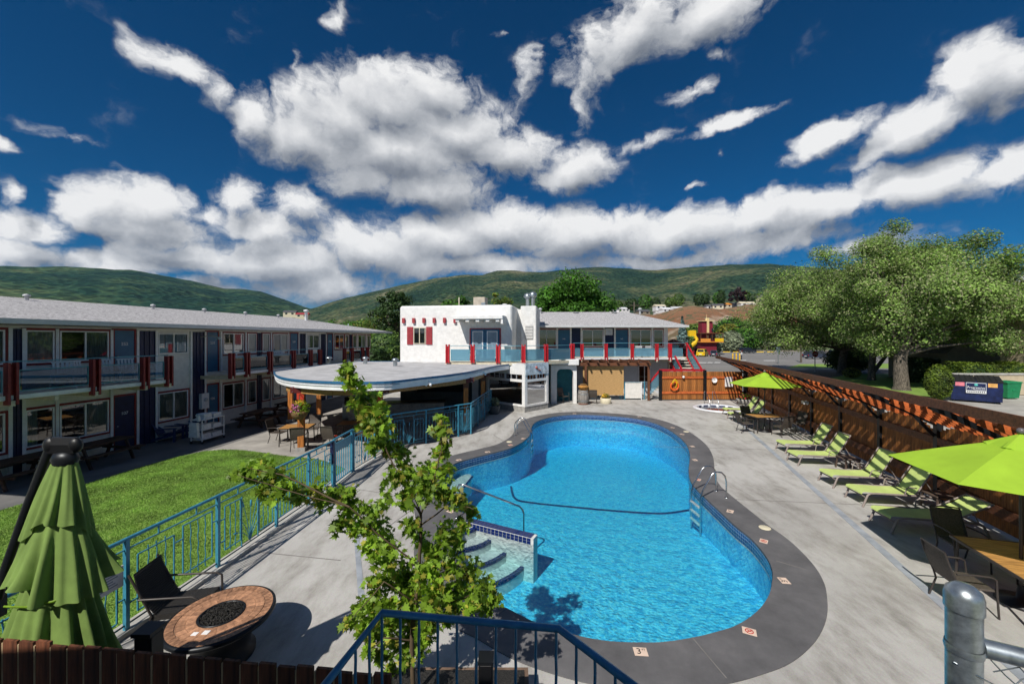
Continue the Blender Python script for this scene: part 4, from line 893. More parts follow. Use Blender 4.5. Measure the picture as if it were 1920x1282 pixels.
t = thing('patio_dining_set', 'dark rectangular table on the deck in front of the french doors', 'table', (-1.45,25.2,DK), WA); MB().bev(-.75,.75,-.35,.35,.70,.74,.01).build('table_top', 'slate_fabric', t)
for sx in (-1,1):
    for sy in (-1,1): MB().box(sx*.65-.03,sx*.65+.03,sy*.28-.03,sy*.28+.03,0,.70).build('leg', 'white_paint', t)
def closed_umbrella(name, lb, loc, h, r, m, pm):
    t = thing(name, lb, 'umbrella', loc); n = 24; q = MB(); prof = [(.03,h),(.06,h-.06),(r*.55,h*.72),(r*.85,h*.5),(r,h*.38),(r*.9,h*.36)]
    vs = [(rr*(1+(.22 if k % 3 == 0 else -.1)*(i/len(prof)))*cos(2*pi*k/n), rr*(1+(.22 if k % 3 == 0 else -.1)*(i/len(prof)))*sin(2*pi*k/n), z) for i, (rr, z) in enumerate(prof) for k in range(n)]
    q.add(vs, [(i*n+k, i*n+(k+1)%n, (i+1)*n+(k+1)%n, (i+1)*n+k) for i in range(len(prof)-1) for k in range(n)]); q.build('canopy', m, t)
    MB().tube([(0,0,0),(0,0,h+.05)], .022, 8).build('pole', pm, t); MB().lathe([(.25,0),(.25,.05),(.04,.09)], 20).build('base', 'black', t); return t
closed_umbrella('closed_umbrella', 'closed white umbrella standing beside the white chimney block', (1.62,28.6,DK), 2.5, .26, 'linen', 'black')
def wing_chair(x, rz, lb): return dup(pc, (x,30.9,DK), rz, lb, 'plastic chairs on the wing balcony')
wing_chair(WG.x+WG.s_at(1197,1.1), 2.9, 'white plastic chair left of its pair on the wing balcony'); wing_chair(WG.x+WG.s_at(1212,1.1), 3.3, 'white plastic chair right of its pair on the wing balcony')
# ------------------------------------------------------------------ stairs at the end of the wing
stw = thing('outdoor_staircase', 'wooden stairs with red handrails and glass at the end of the wing', 'stairs', (0,0,0))
MB().box(12.25,13.75,31.2,32.6,DK-.12,DK-.005).build('upper_landing', 'cream_paint', stw); trd = None
for i in range(9):
    p = (13.0, 31.1-i*.26, DK-.19-i*.195)
    if trd is None: trd = MB().box(-.66,.66,-.14,.14,-.03,.03).build('tread', mat('pale_tread', (.58,.54,.44), .8), stw, p)
    else: inst(trd, 'tread', stw, p)
for x in (12.28, 13.72):
    MB().bar((x,31.3,DK-.1),(x,28.9,1.05),.06,.26).build('stringer', 'rail_red', stw); MB().bar((x,31.3,DK+1.08),(x,28.9,2.2),.09,.12).build('handrail', 'rail_red', stw)
    MB().add([(x,31.15,DK+.15),(x,28.95,1.35),(x,28.95,2.0),(x,31.15,DK+.9)], [(0,1,2,3)]).build('glass_panel', 'rail_glass', stw)
    MB().box(x-.05,x+.05,31.2,31.3,DK-.1,DK+1.12).build('newel_post', 'rail_red', stw); MB().box(x-.05,x+.05,28.84,28.94,0,2.26).build('newel_post', 'rail_red', stw)
MB().bar((12.28,32.6,DK+1.08),(13.72,32.6,DK+1.08),.09,.1).build('landing_rail', 'rail_red', stw); MB().box(12.35,13.65,32.59,32.6,DK+.1,DK+.95).build('glass_panel', 'rail_glass', stw); MB().bar((13.72,31.3,DK+1.08),(13.72,32.6,DK+1.08),.09,.1).build('landing_rail', 'rail_red', stw)
MB().box(10.6,13.75,28.55,28.9,.95,1.06).build('lower_landing', 'cream_paint', stw); MB().bar((10.55,28.5,2.12),(13.8,28.5,2.12),.11,.14).build('landing_rail', 'rail_red', stw)
MB().bar((10.6,28.52,2.14),(9.75,28.52,1.1),.09,.1).build('handrail', 'rail_red', stw); MB().add([(10.55,28.52,1.1),(9.85,28.52,.3),(9.85,28.52,1.05),(10.55,28.52,1.95)], [(0,1,2,3)]).build('glass_panel', 'rail_glass', stw)
for i in range(5): MB().box(9.78+i*.17,9.95+i*.17,28.4,28.9,.15+i*.18,.19+i*.18).build('tread', 'pale_tread', stw)
MB().box(10.62,10.74,28.6,28.72,0,.95).build('support_post', 'brown_beam', stw); MB().box(12.3,12.4,31.25,31.35,0,DK-.12).build('support_post', 'cream_paint', stw); MB().box(13.6,13.7,32.4,32.5,0,DK-.12).build('support_post', 'cream_paint', stw)
# ------------------------------------------------------------------ curved pavilion
pv = thing('curved_pavilion', 'open pavilion with curved grey roof and orange timber posts', 'pavilion', (0,0,0))
edge = [(515,697),(520,704),(540,710),(580,714),(640,716.5),(720,716),(780,710),(840,703),(880,697),(920,688),(950,683.5),(984,680.5)]
ed = [tuple(G(u,v,2.8))[:2] for u,v in edge]; front = spline(ed, 5, closed=False)
roofp = front+[(.75,24.3),(-.2,26.1),(-7.7,27.3),(-10.5,27.2),(-11.2,24.0)]
fill([roofp], 2.80, 'roof', 'flat_roof', pv); fill([roofp], 2.55, 'soffit', mat('soffit_wood', (.30,.16,.06), .7, var=.2), pv)
ring = roofp; fa = MB(); fb = MB(); n = len(ring); fo = ring
for i in range(n):
    a, b = fo[i], fo[(i+1)%n]; fa.quad((*a,2.50),(*b,2.50),(*b,2.77),(*a,2.77))
fa.build('fascia', 'fascia_white', pv); f2 = offset(ring, .015); f3 = offset(ring, .035)
for zz, mm, ff, hh in ((2.745,'fascia_blue',f3,.085),(2.655,'fascia_white',f2,.02)):
    q = MB()
    for i in range(n): a, b = ff[i], ff[(i+1)%n]; q.bar((*a,zz+hh/2),(*b,zz+hh/2),.045,hh)
    q.build('cap_flashing' if mm == 'fascia_blue' else 'fascia_groove', mm, pv)
POSTS = [(565,845),(712,847),(873.5,806),(545,791),(598,782)]
pp = [G(u,v) for u,v in POSTS]+[Vector((-1.62,22.2,0))]
for i, p in enumerate(pp):
    po = MB().box(-.11,.11,-.11,.11,.16,2.26).build('post', 'cedar', pv, (p.x,p.y,0), .2); MB().box(-.17,.17,-.17,.17,0,.16).build('footing', 'concrete_block', po)
    br_ = MB().box(-.13,.13,-.125,-.111,2.02,2.30).build('bracket', 'cushion_red' if i < 2 else 'brown_beam', po); MB().box(-.36,.36,-.13,-.115,2.28,2.52).build('plate', mat('plate_maroon', (.12,.015,.015), .5), po)
    for sx in (-.28,.28):
        for zz in (2.33,2.46): MB().ball((sx,-.135,zz), .022, 6, 4).build('bolt', 'steel', po)
bp_ = [(pp[3].x,pp[3].y),(-11.0,18.2),(pp[0].x,pp[0].y),(pp[1].x,pp[1].y),(pp[2].x,pp[2].y),(pp[5].x,pp[5].y)]
sp = spline([(pp[0].x-.9,pp[0].y+.7),(pp[0].x,pp[0].y),(-6.7,14.95),(pp[1].x,pp[1].y),(-3.6,17.2),(pp[2].x,pp[2].y),(pp[5].x,pp[5].y)], 4, closed=False)
for a, b in zip(sp[:-1], sp[1:]): MB().bar((*a,2.385),(*b,2.385),.16,.25).build('curved_beam', 'glulam', pv)
MB().bar((pp[3].x,pp[3].y,2.385),(pp[0].x-.9,pp[0].y+.7,2.385),.16,.25).build('beam', 'glulam', pv); MB().bar((pp[3].x,pp[3].y,2.385),(pp[4].x,pp[4].y,2.385),.16,.25).build('beam', 'glulam', pv)
for i in range(13):
    x = -9.6+i*.66; y = max(p[1] for p in front if abs(p[0]-x) < .6)+.35; MB().box(x-.04,x+.04,y,26.3,2.508,2.549).build('joist', 'glulam', pv)
for (u, v) in ((617,672),(685,672),(741,676)):
    p = G(u, v+10, 2.8); q = MB().lathe([(.12,0),(.12,.32),(.2,.34),(.2,.38),(.12,.45),(.001,.46)], 14).build('roof_vent', 'galvanised', pv, (p.x,max(p.y,17),2.80))
for u in (802, 905):
    p = G(u, 715 if u < 850 else 697, 2.62); q = MB().ball((0,0,0), .07, 10, 6).build('floodlight', 'fascia_white', pv, (p.x+.05,p.y-.12,2.58)); MB().ball((-.09,0,-.08), .06, 8, 5).build('lamp_head', 'fascia_white', q); MB().ball((.09,0,-.08), .06, 8, 5).build('lamp_head', 'fascia_white', q)
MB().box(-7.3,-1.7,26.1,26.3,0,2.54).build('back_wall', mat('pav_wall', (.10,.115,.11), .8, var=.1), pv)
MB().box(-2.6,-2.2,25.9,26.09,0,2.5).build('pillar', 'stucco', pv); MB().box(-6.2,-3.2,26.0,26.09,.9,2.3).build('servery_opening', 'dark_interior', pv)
ct = thing('bar_counter', 'dark stone bar counter under the pavilion roof', 'counter', (-6.9,20.8,0), .15); MB().box(-1.5,3.3,-.3,.4,0,1.0).build('base', 'concrete_block', ct); MB().bev(-1.6,3.4,-.42,.5,1.001,1.06,.02).build('worktop', mat('worktop', (.05,.05,.055), .25), ct)
gr = thing('barbecue_grill', 'black lidded barbecue standing beneath the pavilion', 'barbecue', (-8.6,21.6,0), .4); MB().box(-.55,.55,-.3,.3,.12,.85).build('cabinet', 'galvanised', gr); MB().xprism([(-.3,.86),(.3,.86),(.3,1.05),(.15,1.25),(-.1,1.25),(-.3,1.02)], -.45, .45).build('lid', 'steel_dark', gr); MB().tube([(-.35,-.34,1.0),(.35,-.34,1.0)], .018, 6).build('handle', 'steel', gr); MB().box(.551,.95,-.28,.28,.80,.84).build('side_shelf', 'galvanised', gr)
for sx in (-.45,.45): MB().lathe([(.08,-.03),(.08,.03)], 12).build('wheel', 'rubber', gr, (sx,-.2,.08), (pi/2,0,0))
fb_ = pp[0]; hb = thing('hanging_flower_basket', 'hanging basket of pink and yellow flowers on the nearest pavilion post', 'flower basket', (fb_.x+.12,fb_.y-.35,1.62)); MB().lathe([(.02,-.34),(.16,-.3),(.27,-.16),(.32,0),(.30,.01)], 20).build('basket', mat('coir', (.20,.12,.05), .95, var=.3, vs=14, bump=.5), hb)
def puff(name, par, m, c, r, n, s, flat=1.):
    d = RNG.normal(size=(n,3)); d /= np.linalg.norm(d, axis=1)[:,None]; P = d*(r*RNG.random(n)**.4)[:,None]; P[:,2] *= flat; P += np.array(c); V = []; Fc = []
    for i in range(n):
        nn = Vector(d[i]+RNG.normal(size=3)*.6).normalized(); t = nn.orthogonal().normalized(); b = nn.cross(t); a = random.random()*6; t2 = t*cos(a)+b*sin(a); b2 = nn.cross(t2); p = Vector(P[i]); k = s*(.6+.8*random.random()); o = len(V)
        V += [tuple(p-t2*k*.5), tuple(p-b2*k*.42+nn*.1*k), tuple(p+t2*k*.6), tuple(p+b2*k*.42+nn*.1*k)]; Fc.append((o,o+1,o+2,o+3))
    q = MB(); q.v = V; q.f = Fc; q.sm = [False]*len(Fc); return tag(q.build(name, m, par), kind='stuff')
puff('foliage', hb, 'leaf_maple', (.06,0,.1), .33, 320, .07); puff('pink_flowers', hb, 'flower_pink', (-.06,-.16,.14), .22, 170, .055); puff('yellow_flowers', hb, 'flower_yellow', (-.02,.0,.30), .24, 120, .05, .6)
MB().tube([(-.12,.3,.62),(-.05,.1,.6),(0,0,.55),(0,0,.1)], .012, 6).build('hanger', 'black', hb)
# ------------------------------------------------------------------ blue ornamental pool fence
FH = 1.40
def grille(L_, variant, h=FH):
    """bars of one fence panel between x=0 and x=L_: stepped frames, twisted balusters, a fan of bulrushes"""
    q = MB(); r = .011; zb, zt = .13, h-.15
    def b(x0, z0, x1, z1, w=.018): q.bar((x0,0,z0),(x1,0,z1),w,w,up=(0,1,0))
    b(0,zb,L_,zb); b(0,zt,L_,zt); b(.0,zb-.0,L_,zb)
    for x in (L_*.3, L_*.72): b(x,zt,x,h-.03)
    x0, x1, x2 = L_*.10, L_*.50, L_*.92
    def fr(xa, xb, za, zc): b(xa,za,xb,za); b(xa,zc,xb,zc); b(xa,za,xa,zc); b(xb,za,xb,zc)
    if variant == 0:
        fr(x0,L_*.34,zb+.16,zt-.12); fr(L_*.66,x2,zb+.10,zt-.18); b(L_*.36,zb,L_*.36,zt-.1); b(L_*.64,zb,L_*.64,zt)
        for x in (L_*.18,L_*.26,L_*.74,L_*.83): q.tube([(x+.006*cos(i*1.57),.006*sin(i*1.57),zb+.1+(zt-zb-.2)*i/14) for i in range(15)], .009, 5)
        b(0,zb+.35,x0,zb+.35); b(0,zt-.35,x0,zt-.35); b(x2,zb+.4,L_,zb+.4); b(x2,zt-.4,L_,zt-.4)
    else:
        fr(x0,L_*.46,zb+.10,zt-.16); fr(L_*.56,x2,zb+.2,zt-.08)
        for x in (L_*.2,L_*.28,L_*.37,L_*.65,L_*.74,L_*.83): q.tube([(x+.006*cos(i*1.57),.006*sin(i*1.57),zb+.1+(zt-zb-.2)*i/14) for i in range(15)], .009, 5)
        b(0,zb+.3,x0,zb+.3); b(L_*.46,zt-.3,L_*.56,zt-.3); b(x2,zt-.3,L_,zt-.3)
    return q
def bulrush(L_, h=FH):
    q = MB(); c = (L_*.5, .15)
    for a, l, head in ((-52,.55,1),(-30,.80,0),(-14,.95,1),(2,.85,1),(16,1.0,0),(30,.92,1),(48,.62,0)):
        a = R(a); pts = [(c[0]+sin(a*(.4+.6*t))*l*t, 0, c[1]+cos(a*(.3+.7*t))*l*t) for t in (0,.25,.5,.75,1)]
        q.tube(pts, [.008,.008,.007,.006,.003], 5)
        if head: d = Vector(pts[-1])-Vector(pts[-2]); p = Vector(pts[-2]); q.tube([p+d*.3, p+d*.36, p+d*.9, p+d*.96], [.006,.02,.02,.004], 6)
    return q
def fence_run(par, pts, alt=0, posts=True):
    for i, (a, b) in enumerate(zip(pts[:-1], pts[1:])):
        a, b = Vector(a), Vector(b); L_ = (b-a).length; ang = atan2(b.y-a.y, b.x-a.x)
        MB().box(-.028,.028,-.028,.028,0,FH-.01).build('post', 'fence_blue', par, (a.x,a.y,.012), ang)
        MB().tube([(0,0,FH),(L_,0,FH)], .030, 8).build('top_rail', 'fence_blue', par, (a.x,a.y,.012), ang)
        g = grille(L_, (i+alt) % 2).build('grille', 'fence_blue', par, (a.x,a.y,.012), ang)
        if (i+alt) % 2 == 0: bulrush(L_).build('bulrush_ornament', 'fence_blue', g)
    b = pts[-1]; MB().box(-.028,.028,-.028,.028,0,FH-.01).build('post', 'fence_blue', par, (b[0],b[1],.012))
pf = thing('blue_pool_fence', 'turquoise blue ornamental metal fence between the lawn and the pool deck', 'fence', (0,0,0))
fence_run(pf, [(-6.02,2.7),(-5.90,4.30),(-5.74,5.93),(-5.58,7.56),(-5.42,9.17),(-5.30,10.4),(-5.22,11.6)], 1)
gt = thing('fence_gate', 'blue metal gate with vertical bars in the lawn side fence', 'gate', (-5.22,11.66,.012), atan2(1.3,.03))
q = MB()
for x in (.05,1.25): q.box(x-.03,x+.03,-.03,.03,.05,1.42)
q.build('frame', 'fence_blue', gt); MB().box(.08,1.22,-.012,.012,1.02,1.28).build('kick_panel', 'fence_blue', gt); q = MB()
for i in range(9): x = .14+i*.125; q.box(x-.012,x+.012,-.012,.012,.13,1.019)
q.bar((.05,0,.13),(1.25,0,.13),.03,.03); q.build('bars', 'fence_blue', gt); MB().tube([(.0,0,1.42),(1.3,0,1.42)], .03, 8).build('top_rail', 'fence_blue', gt); MB().box(-.12,-.04,-.05,.05,.75,1.4).build('latch_box', 'navy_paint', gt)
pf2 = thing('blue_pavilion_fence', 'blue ornamental fence curving along the pavilion side of the pool', 'fence', (0,0,0))
fence_run(pf2, [(-5.17,13.0),(-4.95,14.4),(-4.75,15.6),(-3.6,16.65),(-2.4,17.8),(-1.89,18.3),(-1.7,19.9),(-1.5,21.5),(-1.22,23.1)], 0)
sg = thing('fence_notice', 'weathered white notice hung on the blue lawn fence', 'sign', (-5.74+.05,5.93-.32,.80), atan2(1.63,.16)); MB().box(-.15,.2,-.006,.006,0,.30).build('board', 'paper', sg); q = MB()
for i in range(6): q.box(-.12,.12-.03*(i%3),-.0085,-.0065,.06+i*.038,.075+i*.038)
q.build('print', mat('faded_ink', (.30,.33,.38), .8), sg)
# steel-grey railing and gate at the far side
rf_ = thing('patio_railing', 'pale blue baluster railing with gate behind the wine barrel', 'fence', (3.9,28.75,0)); q = MB()
for i in range(46): q.box(i*.125-.007,i*.125+.007,-.007,.007,.08,1.2)
q.bar((0,0,.08),(5.7,0,.08),.03,.03); q.build('balusters', mat('rail_pale', (.30,.42,.46), .45), rf_); MB().tube([(0,0,1.22),(5.7,0,1.22)], .025, 8).build('top_rail', 'rail_pale', rf_)
for x in (0,1.9,3.9,4.1,5.65): MB().box(x-.03,x+.03,-.04,.04,0,1.3).build('post', 'fence_blue', rf_)
ws = thing('white_gate_panel', 'white gate leaf at the right end of the pale railing', 'gate', (8.1,28.55,0)); MB().box(0,1.15,-.02,.02,.1,1.2).build('leaf', 'stucco', ws); MB().box(-.05,-.001,-.03,.03,0,1.28).build('post', 'fence_blue', ws); MB().box(1.151,1.2,-.03,.03,0,1.28).build('post', 'white_paint', ws)
# ------------------------------------------------------------------ cedar fences
def board_mesh(w, h, t, name='board', m='cedar_board'): return MB().box(-w/2, w/2, -t/2, t/2, 0, h).mesh(name, m)
def board_run(par, a, b, h, w=.14, t=.02, gap=.006, z0=.08, m='cedar_board', topf=None):
    a, b = Vector(a), Vector(b); d = b-a; L_ = d.length; d.normalize(); ang = atan2(d.y, d.x); n = int(L_/(w+gap)); me = [board_mesh(w, h, t, 'board', m)]
    for i in range(n):
        p = a+d*((i+.5)*(w+gap)); hh = h if topf is None else h+topf(i*(w+gap))
        o = bpy.data.objects.new('board', me[0]); COL.objects.link(o); o.parent = par; o.location = (p.x, p.y+random.uniform(-.003,.003), z0); o.rotation_euler = (0,0,ang); o.scale = (1,1,hh/h)
bf = thing('back_cedar_fence', 'orange cedar board fence behind the hot tub', 'fence', (0,0,0))
board_run(bf, (10.55,28.25), (16.5,28.35), 1.95)
for z in (.55, 1.62): MB().bar((10.5,28.2,z),(16.45,28.3,z),.05,.16).build('rail', 'cedar_red', bf)
for x in (10.5,13.65,16.5): MB().box(x-.09,x+.09,28.13,28.28,0,2.15).build('post', 'steel_dark', bf)
def XF(y): return 16.55-.29*(28-y)
rfn = thing('pergola_fence', 'cedar fence with slanted slat canopy along the right side of the pool', 'fence', (0,0,0))
FD = Vector((.2785,.9604)).normalized(); FN = Vector((FD.y,-FD.x))        # along, outward
fa_, fb2 = Vector((XF(1.0),1.0)), Vector((XF(28.2),28.2)); FL = (fb2-fa_).length; FA = atan2(FD.y, FD.x)
SP = 2.55
def scallop(x): t = (x % SP)/SP; return -.20+.26*(1-(2*t-1)**2)*1.3
board_run(rfn, fa_, fb2, 1.95, topf=scallop)
def fp(s, o, z): p = fa_+FD*s+FN*o; return (p.x, p.y, z)
for k in range(int(FL/SP)+1):
    s0, s1 = k*SP, min((k+1)*SP, FL)
    if s1-s0 < .2: break
    for z, h_ in ((.50,.24),(1.62,.20)): MB().bar(fp(s0+.08,-.05,z), fp(s1-.08,-.05,z), .06, h_).build('rail', 'brown_beam', rfn)
    po = MB().box(-.075,.075,-.12,.02,0,2.2).build('post', 'steel_dark', rfn, fp(s0,-.06,0), FA)
    MB().bar(fp(s0,.0,2.05), fp(s0,-1.68,2.90), .06, .12).build('canopy_arm', 'steel_dark', rfn); MB().bar(fp(s0,-.1,1.75), fp(s0,-.55,2.30), .05, .08).build('arm_brace', 'steel_dark', rfn)
    MB().ball(fp(s0+.02,-.62,2.36), .05, 8, 5).build('spot_lamp', 'galvanised', rfn)
ce = FL+1.2
MB().bar(fp(0,-1.75,3.0), fp(ce,-1.75,3.0), .05, .19).build('cap_beam', 'brown_beam', rfn)
slm = MB().bar((0,0,0),(ce/4-.01,0,0),.045,.09)
for j in range(7):
    o = -1.53+j*.22; z = 3.0-(o+1.75)*.50+.09
    for k in range(4): MB().bar(fp(k*ce/4,o,z), fp((k+1)*ce/4-.01,o,z), .085, .05).build('slat', 'brown_beam', rfn)
rfm = None; n = int(ce/.42)
for i in range(n):
    s_ = .1+i*.42; p = fp(s_, -1.08, 2.665)
    if rfm is None: rfm = MB().bar((0,0,0),(1.07,0,-.535),.07,.15).build('rafter', 'cedar_red', rfn, p, atan2(FN.y, FN.x))
    else: inst(rfm, 'rafter', rfn, p, (0,0,atan2(FN.y, FN.x)))
MB().box(-.13,.13,-.1,.1,0,.14).build('junction_box', 'white_paint', rfn, fp(18.2,-.16,1.35), FA)
lr = thing('life_ring', 'orange ring buoy with rope hanging on the back cedar fence', 'life ring', (11.45,28.06,1.03)); q = MB(); q.tube([(.27*cos(2*pi*i/24),0,.27*sin(2*pi*i/24)) for i in range(25)], .055, 8, False); q.build('ring', 'orange_plastic', lr); q = MB(); q.tube([(-.2,-.06,.2),(-.1,-.07,.42),(0,-.06,.5),(.1,-.07,.42),(.2,-.06,.2)], .03, 6); q.tube([(-.12,-.07,.25),(0,-.08,.45),(.12,-.07,.2),(.05,-.08,-.1)], .025, 6); q.build('rope', 'yellow_paint', lr)
ck = thing('wall_clock', 'round white clock on the back cedar fence', 'clock', (14.3,28.17,1.45)); MB().lathe([(.001,0),(.17,0),(.19,.02),(.19,.05)], 24).build('face', 'paper', ck, (0,0,0), (pi/2,0,0)); q = MB(); q.bar((0,-.005,0),(0,-.005,.12),.015,.004,up=(0,1,0)); q.bar((0,-.005,0),(.08,-.005,.03),.015,.004,up=(0,1,0)); q.build('hands', 'ink', ck)
ps = thing('pool_rules_sign', 'white pool rules board on the back cedar fence', 'sign', (15.05,28.17,.98)); MB().box(0,.55,-.02,0,0,.68).build('board', 'paper', ps); q = MB()
for i in range(9): q.box(.05,.5-.06*(i%3),-.0225,-.0205,.08+i*.06,.10+i*.06)
q.build('print', mat('pale_ink', (.55,.50,.52), .8), ps); MB().box(.05,.5,-.023,-.0205,.58,.64).build('heading', 'gutter', ps)
bk = thing('bulkhead_light', 'small cream bulkhead lamp under the top rail of the back fence', 'lamp', (12.1,28.15,1.66)); MB().ball((0,-.05,0), .09, 10, 6).build('dome', 'paper', bk); MB().box(-.12,.12,-.04,0,.02,.06).build('bracket', 'galvanised', bk)
# ------------------------------------------------------------------ bowl planter, barrel, pots
def pot(name, lb, loc, prof, m, fol, fm, r, n, s, extra=None):
    t = thing(name, lb, 'planter', loc); MB().lathe(prof, 24).build('pot', m, t); MB().lathe([(prof[-1][0]-.01,prof[-1][1]-.04),(.001,prof[-1][1]-.03)], 20).build('soil', 'lava', t); puff('foliage', t, fm, (0,0,prof[-1][1]+fol), r, n, s, .8)
    if extra: puff('flowers', t, extra, (-.1,-.05,prof[-1][1]+fol+.05), r*.8, 110, s*.9, .6)
    return t
pot('stone_bowl_planter', 'grey stone bowl of red flowers in the fence corner', (15.55,26.6,0), [(.3,0),(.42,.05),(.52,.3),(.50,.36),(.44,.36)], 'stone_pot', .08, 'leaf_maple', .4, 220, .09, 'flower_red')
pot('round_pot', 'grey pot with pale rounded shrub outside the left bay window', (-1.05,23.2,0), [(.24,0),(.30,.05),(.36,.45),(.38,.5),(.33,.5)], 'terracotta_grey', .2, 'leaf_grey', .36, 480, .07)
pot('square_planter', 'low cream planter with yellow flowers right of the deck chair', (6.35,27.0,0), [(.33,0),(.36,.1),(.36,.36),(.34,.37),(.30,.36)], 'cover_cream', .08, 'leaf_yellow', .3, 200, .08, 'flower_yellow')
ba = thing('wine_barrel', 'weathered grey wine barrel holding a straw coloured basket', 'barrel', (4.75,26.55,0)); MB().lathe([(.001,.01),(.30,.01),(.33,.1),(.375,.45),(.375,.55),(.33,.88),(.30,.95),(.001,.94)], 28).build('staves', 'barrel', ba)
for z, r in ((.06,.318),(.26,.357),(.70,.360),(.90,.318)): MB().lathe([(r+.004,z-.025),(r+.012,z),(r+.004,z+.025)], 28).build('hoop', 'hoop' if z < .1 else 'galvanised', ba)
bk2 = thing('straw_basket', 'orange straw basket sitting on the wine barrel', 'basket', (4.75,26.55,.955)); MB().lathe([(.001,0),(.24,0),(.31,.16),(.36,.22),(.33,.24),(.28,.30),(.001,.32)], 20).build('basket_body', mat('basket', (.42,.20,.045), .9, var=.3, vs=12), bk2); MB().tube([(-.25,0,.25),(-.15,0,.4),(.15,0,.4),(.25,0,.25)], .015, 6).build('handle', 'straw', bk2)
# ------------------------------------------------------------------ chairs and tables
def sling_chair(name='sling_chair', fm='chair_frame', sm='chair_brown', lb='x', group=None):
    t = thing(name, lb, 'chair', group=group); MB().bev(-.25,.25,-.24,.24,.415,.44,.012).build('seat', sm, t)
    q = MB(); n = 7; L_ = [(.24+.16*k/n+.03*sin(k/n*pi), .44+.50*k/n) for k in range(n+1)]
    q.add([(x,y,z) for y,z in L_ for x in (-.24,-.12,0,.12,.24)], [(i*5+j,i*5+j+1,(i+1)*5+j+1,(i+1)*5+j) for i in range(n) for j in range(4)], True); q.build('backrest', sm, t)
    for sx in (-1,1):
        MB().tube([(sx*.26,-.27,0),(sx*.27,-.24,.35),(sx*.28,-.22,.62),(sx*.28,-.16,.655),(sx*.28,.05,.66),(sx*.27,.28,.64)], .015, 7).build('front_leg', fm, t)
        MB().tube([(sx*.255,.30,0),(sx*.255,.20,.30),(sx*.25,.24,.44),(sx*.25,.36,.75),(sx*.245,.42,.95)], .015, 7).build('rear_leg', fm, t)
    MB().tube([(-.245,.42,.95),(0,.43,.96),(.245,.42,.95)], .014, 7).build('top_rail', fm, t); MB().tube([(-.26,-.24,.42),(.26,-.24,.42)], .014, 6).build('seat_rail', fm, t); return t
def dining_table(loc, rz, lx, ly, lb, h=.74, m='table_wood'):
    t = thing('patio_table', lb, 'table', loc, rz); q = MB(); n = max(4, int(ly/.12))
    for i in range(n): a = -ly/2+ly*i/n; MB().box(-lx/2+.03,lx/2-.03,max(a,-ly/2+.03)+.002,min(a+ly/n,ly/2-.03)-.002,h-.025,h).build('plank', m, t)
    f = MB()
    for p in ((-lx/2,lx/2,-ly/2,-ly/2+.029),(-lx/2,lx/2,ly/2-.029,ly/2),(-lx/2,-lx/2+.029,-ly/2+.0295,ly/2-.0295),(lx/2-.029,lx/2,-ly/2+.0295,ly/2-.0295)): f.box(*p,h-.04,h+.002)
    f.build('rim', 'chair_frame', t)
    for sx in (-1,1):
        for sy in (-1,1): MB().tube([(sx*(lx/2-.08),sy*(ly/2-.08),h-.04),(sx*(lx/2-.06),sy*(ly/2-.06),0)], .022, 8).build('leg', 'chair_frame', t)
    return t
sc0 = sling_chair(); first = [True]
def chair(x, y, rz, lb, group='sling chairs around the patio tables', z=0.):
    if first[0]: first[0] = False; sc0.location = (x,y,z); sc0.rotation_euler = (0,0,rz); sc0['label'] = lb; sc0['group'] = group; return sc0
    return dup(sc0, (x,y,z), rz, lb, group)
# near table: chair front faces local -Y
dining_table((8.42,6.55,0), FA+pi/2+pi, 1.0, 1.55, 'large slatted wood patio table under the nearest lime umbrella')
chair(8.75,7.75,-.25,'dark sling chair at the far end of the nearest wood table'); chair(7.42,6.55,1.35,'brown sling chair on the pool side of the nearest wood table')
dining_table((11.95,18.9,0), .1, 1.35, .9, 'small wood patio table under the far lime umbrella')
chair(12.15,17.95,3.3,'grey brown sling chair with its back turned at the far umbrella table'); chair(11.9,19.9,.1,'dark sling chair behind the far umbrella table'); chair(13.25,18.6,-1.4,'sling chair in slat shade right of the far umbrella table'); chair(10.95,18.7,1.5,'sling chair on the pool side of the far umbrella table')
# pavilion tables
dining_table((-8.95,16.6,0), .15, 1.2, .95, 'wood topped patio table in the sun left of the flower basket post')
chair(-9.9,16.9,1.5,'brown sling chair at the lawn side left of the sunny patio table'); chair(-8.4,15.75,3.4,'brown sling chair with its back to the lawn by the basket post'); chair(-8.8,17.6,.2,'brown sling chair behind the sunny patio table')
dining_table((-6.9,17.3,0), .1, 1.2, .95, 'wood topped patio table in the shade under the pavilion')
c2 = chair(-7.2,15.95,3.0,'sling chair with a red cushion beside the flower basket post'); MB().bev(-.2,.2,-.1,.12,.445,.50,.03).build('cushion', 'cushion_red', c2)
chair(-6.0,16.4,2.6,'sling chair at the near right corner of the shaded pavilion table'); chair(-7.0,18.3,.1,'sling chair behind the shaded pavilion table'); chair(-5.75,17.5,-1.5,'sling chair at the right end of the shaded pavilion table')
chair(5.45,26.9,3.0,'dark sling chair beside the wine barrel', 'sling chairs by the wing'); chair(3.55,27.35,.6,'dark sling chair under the white arch', 'sling chairs by the wing')
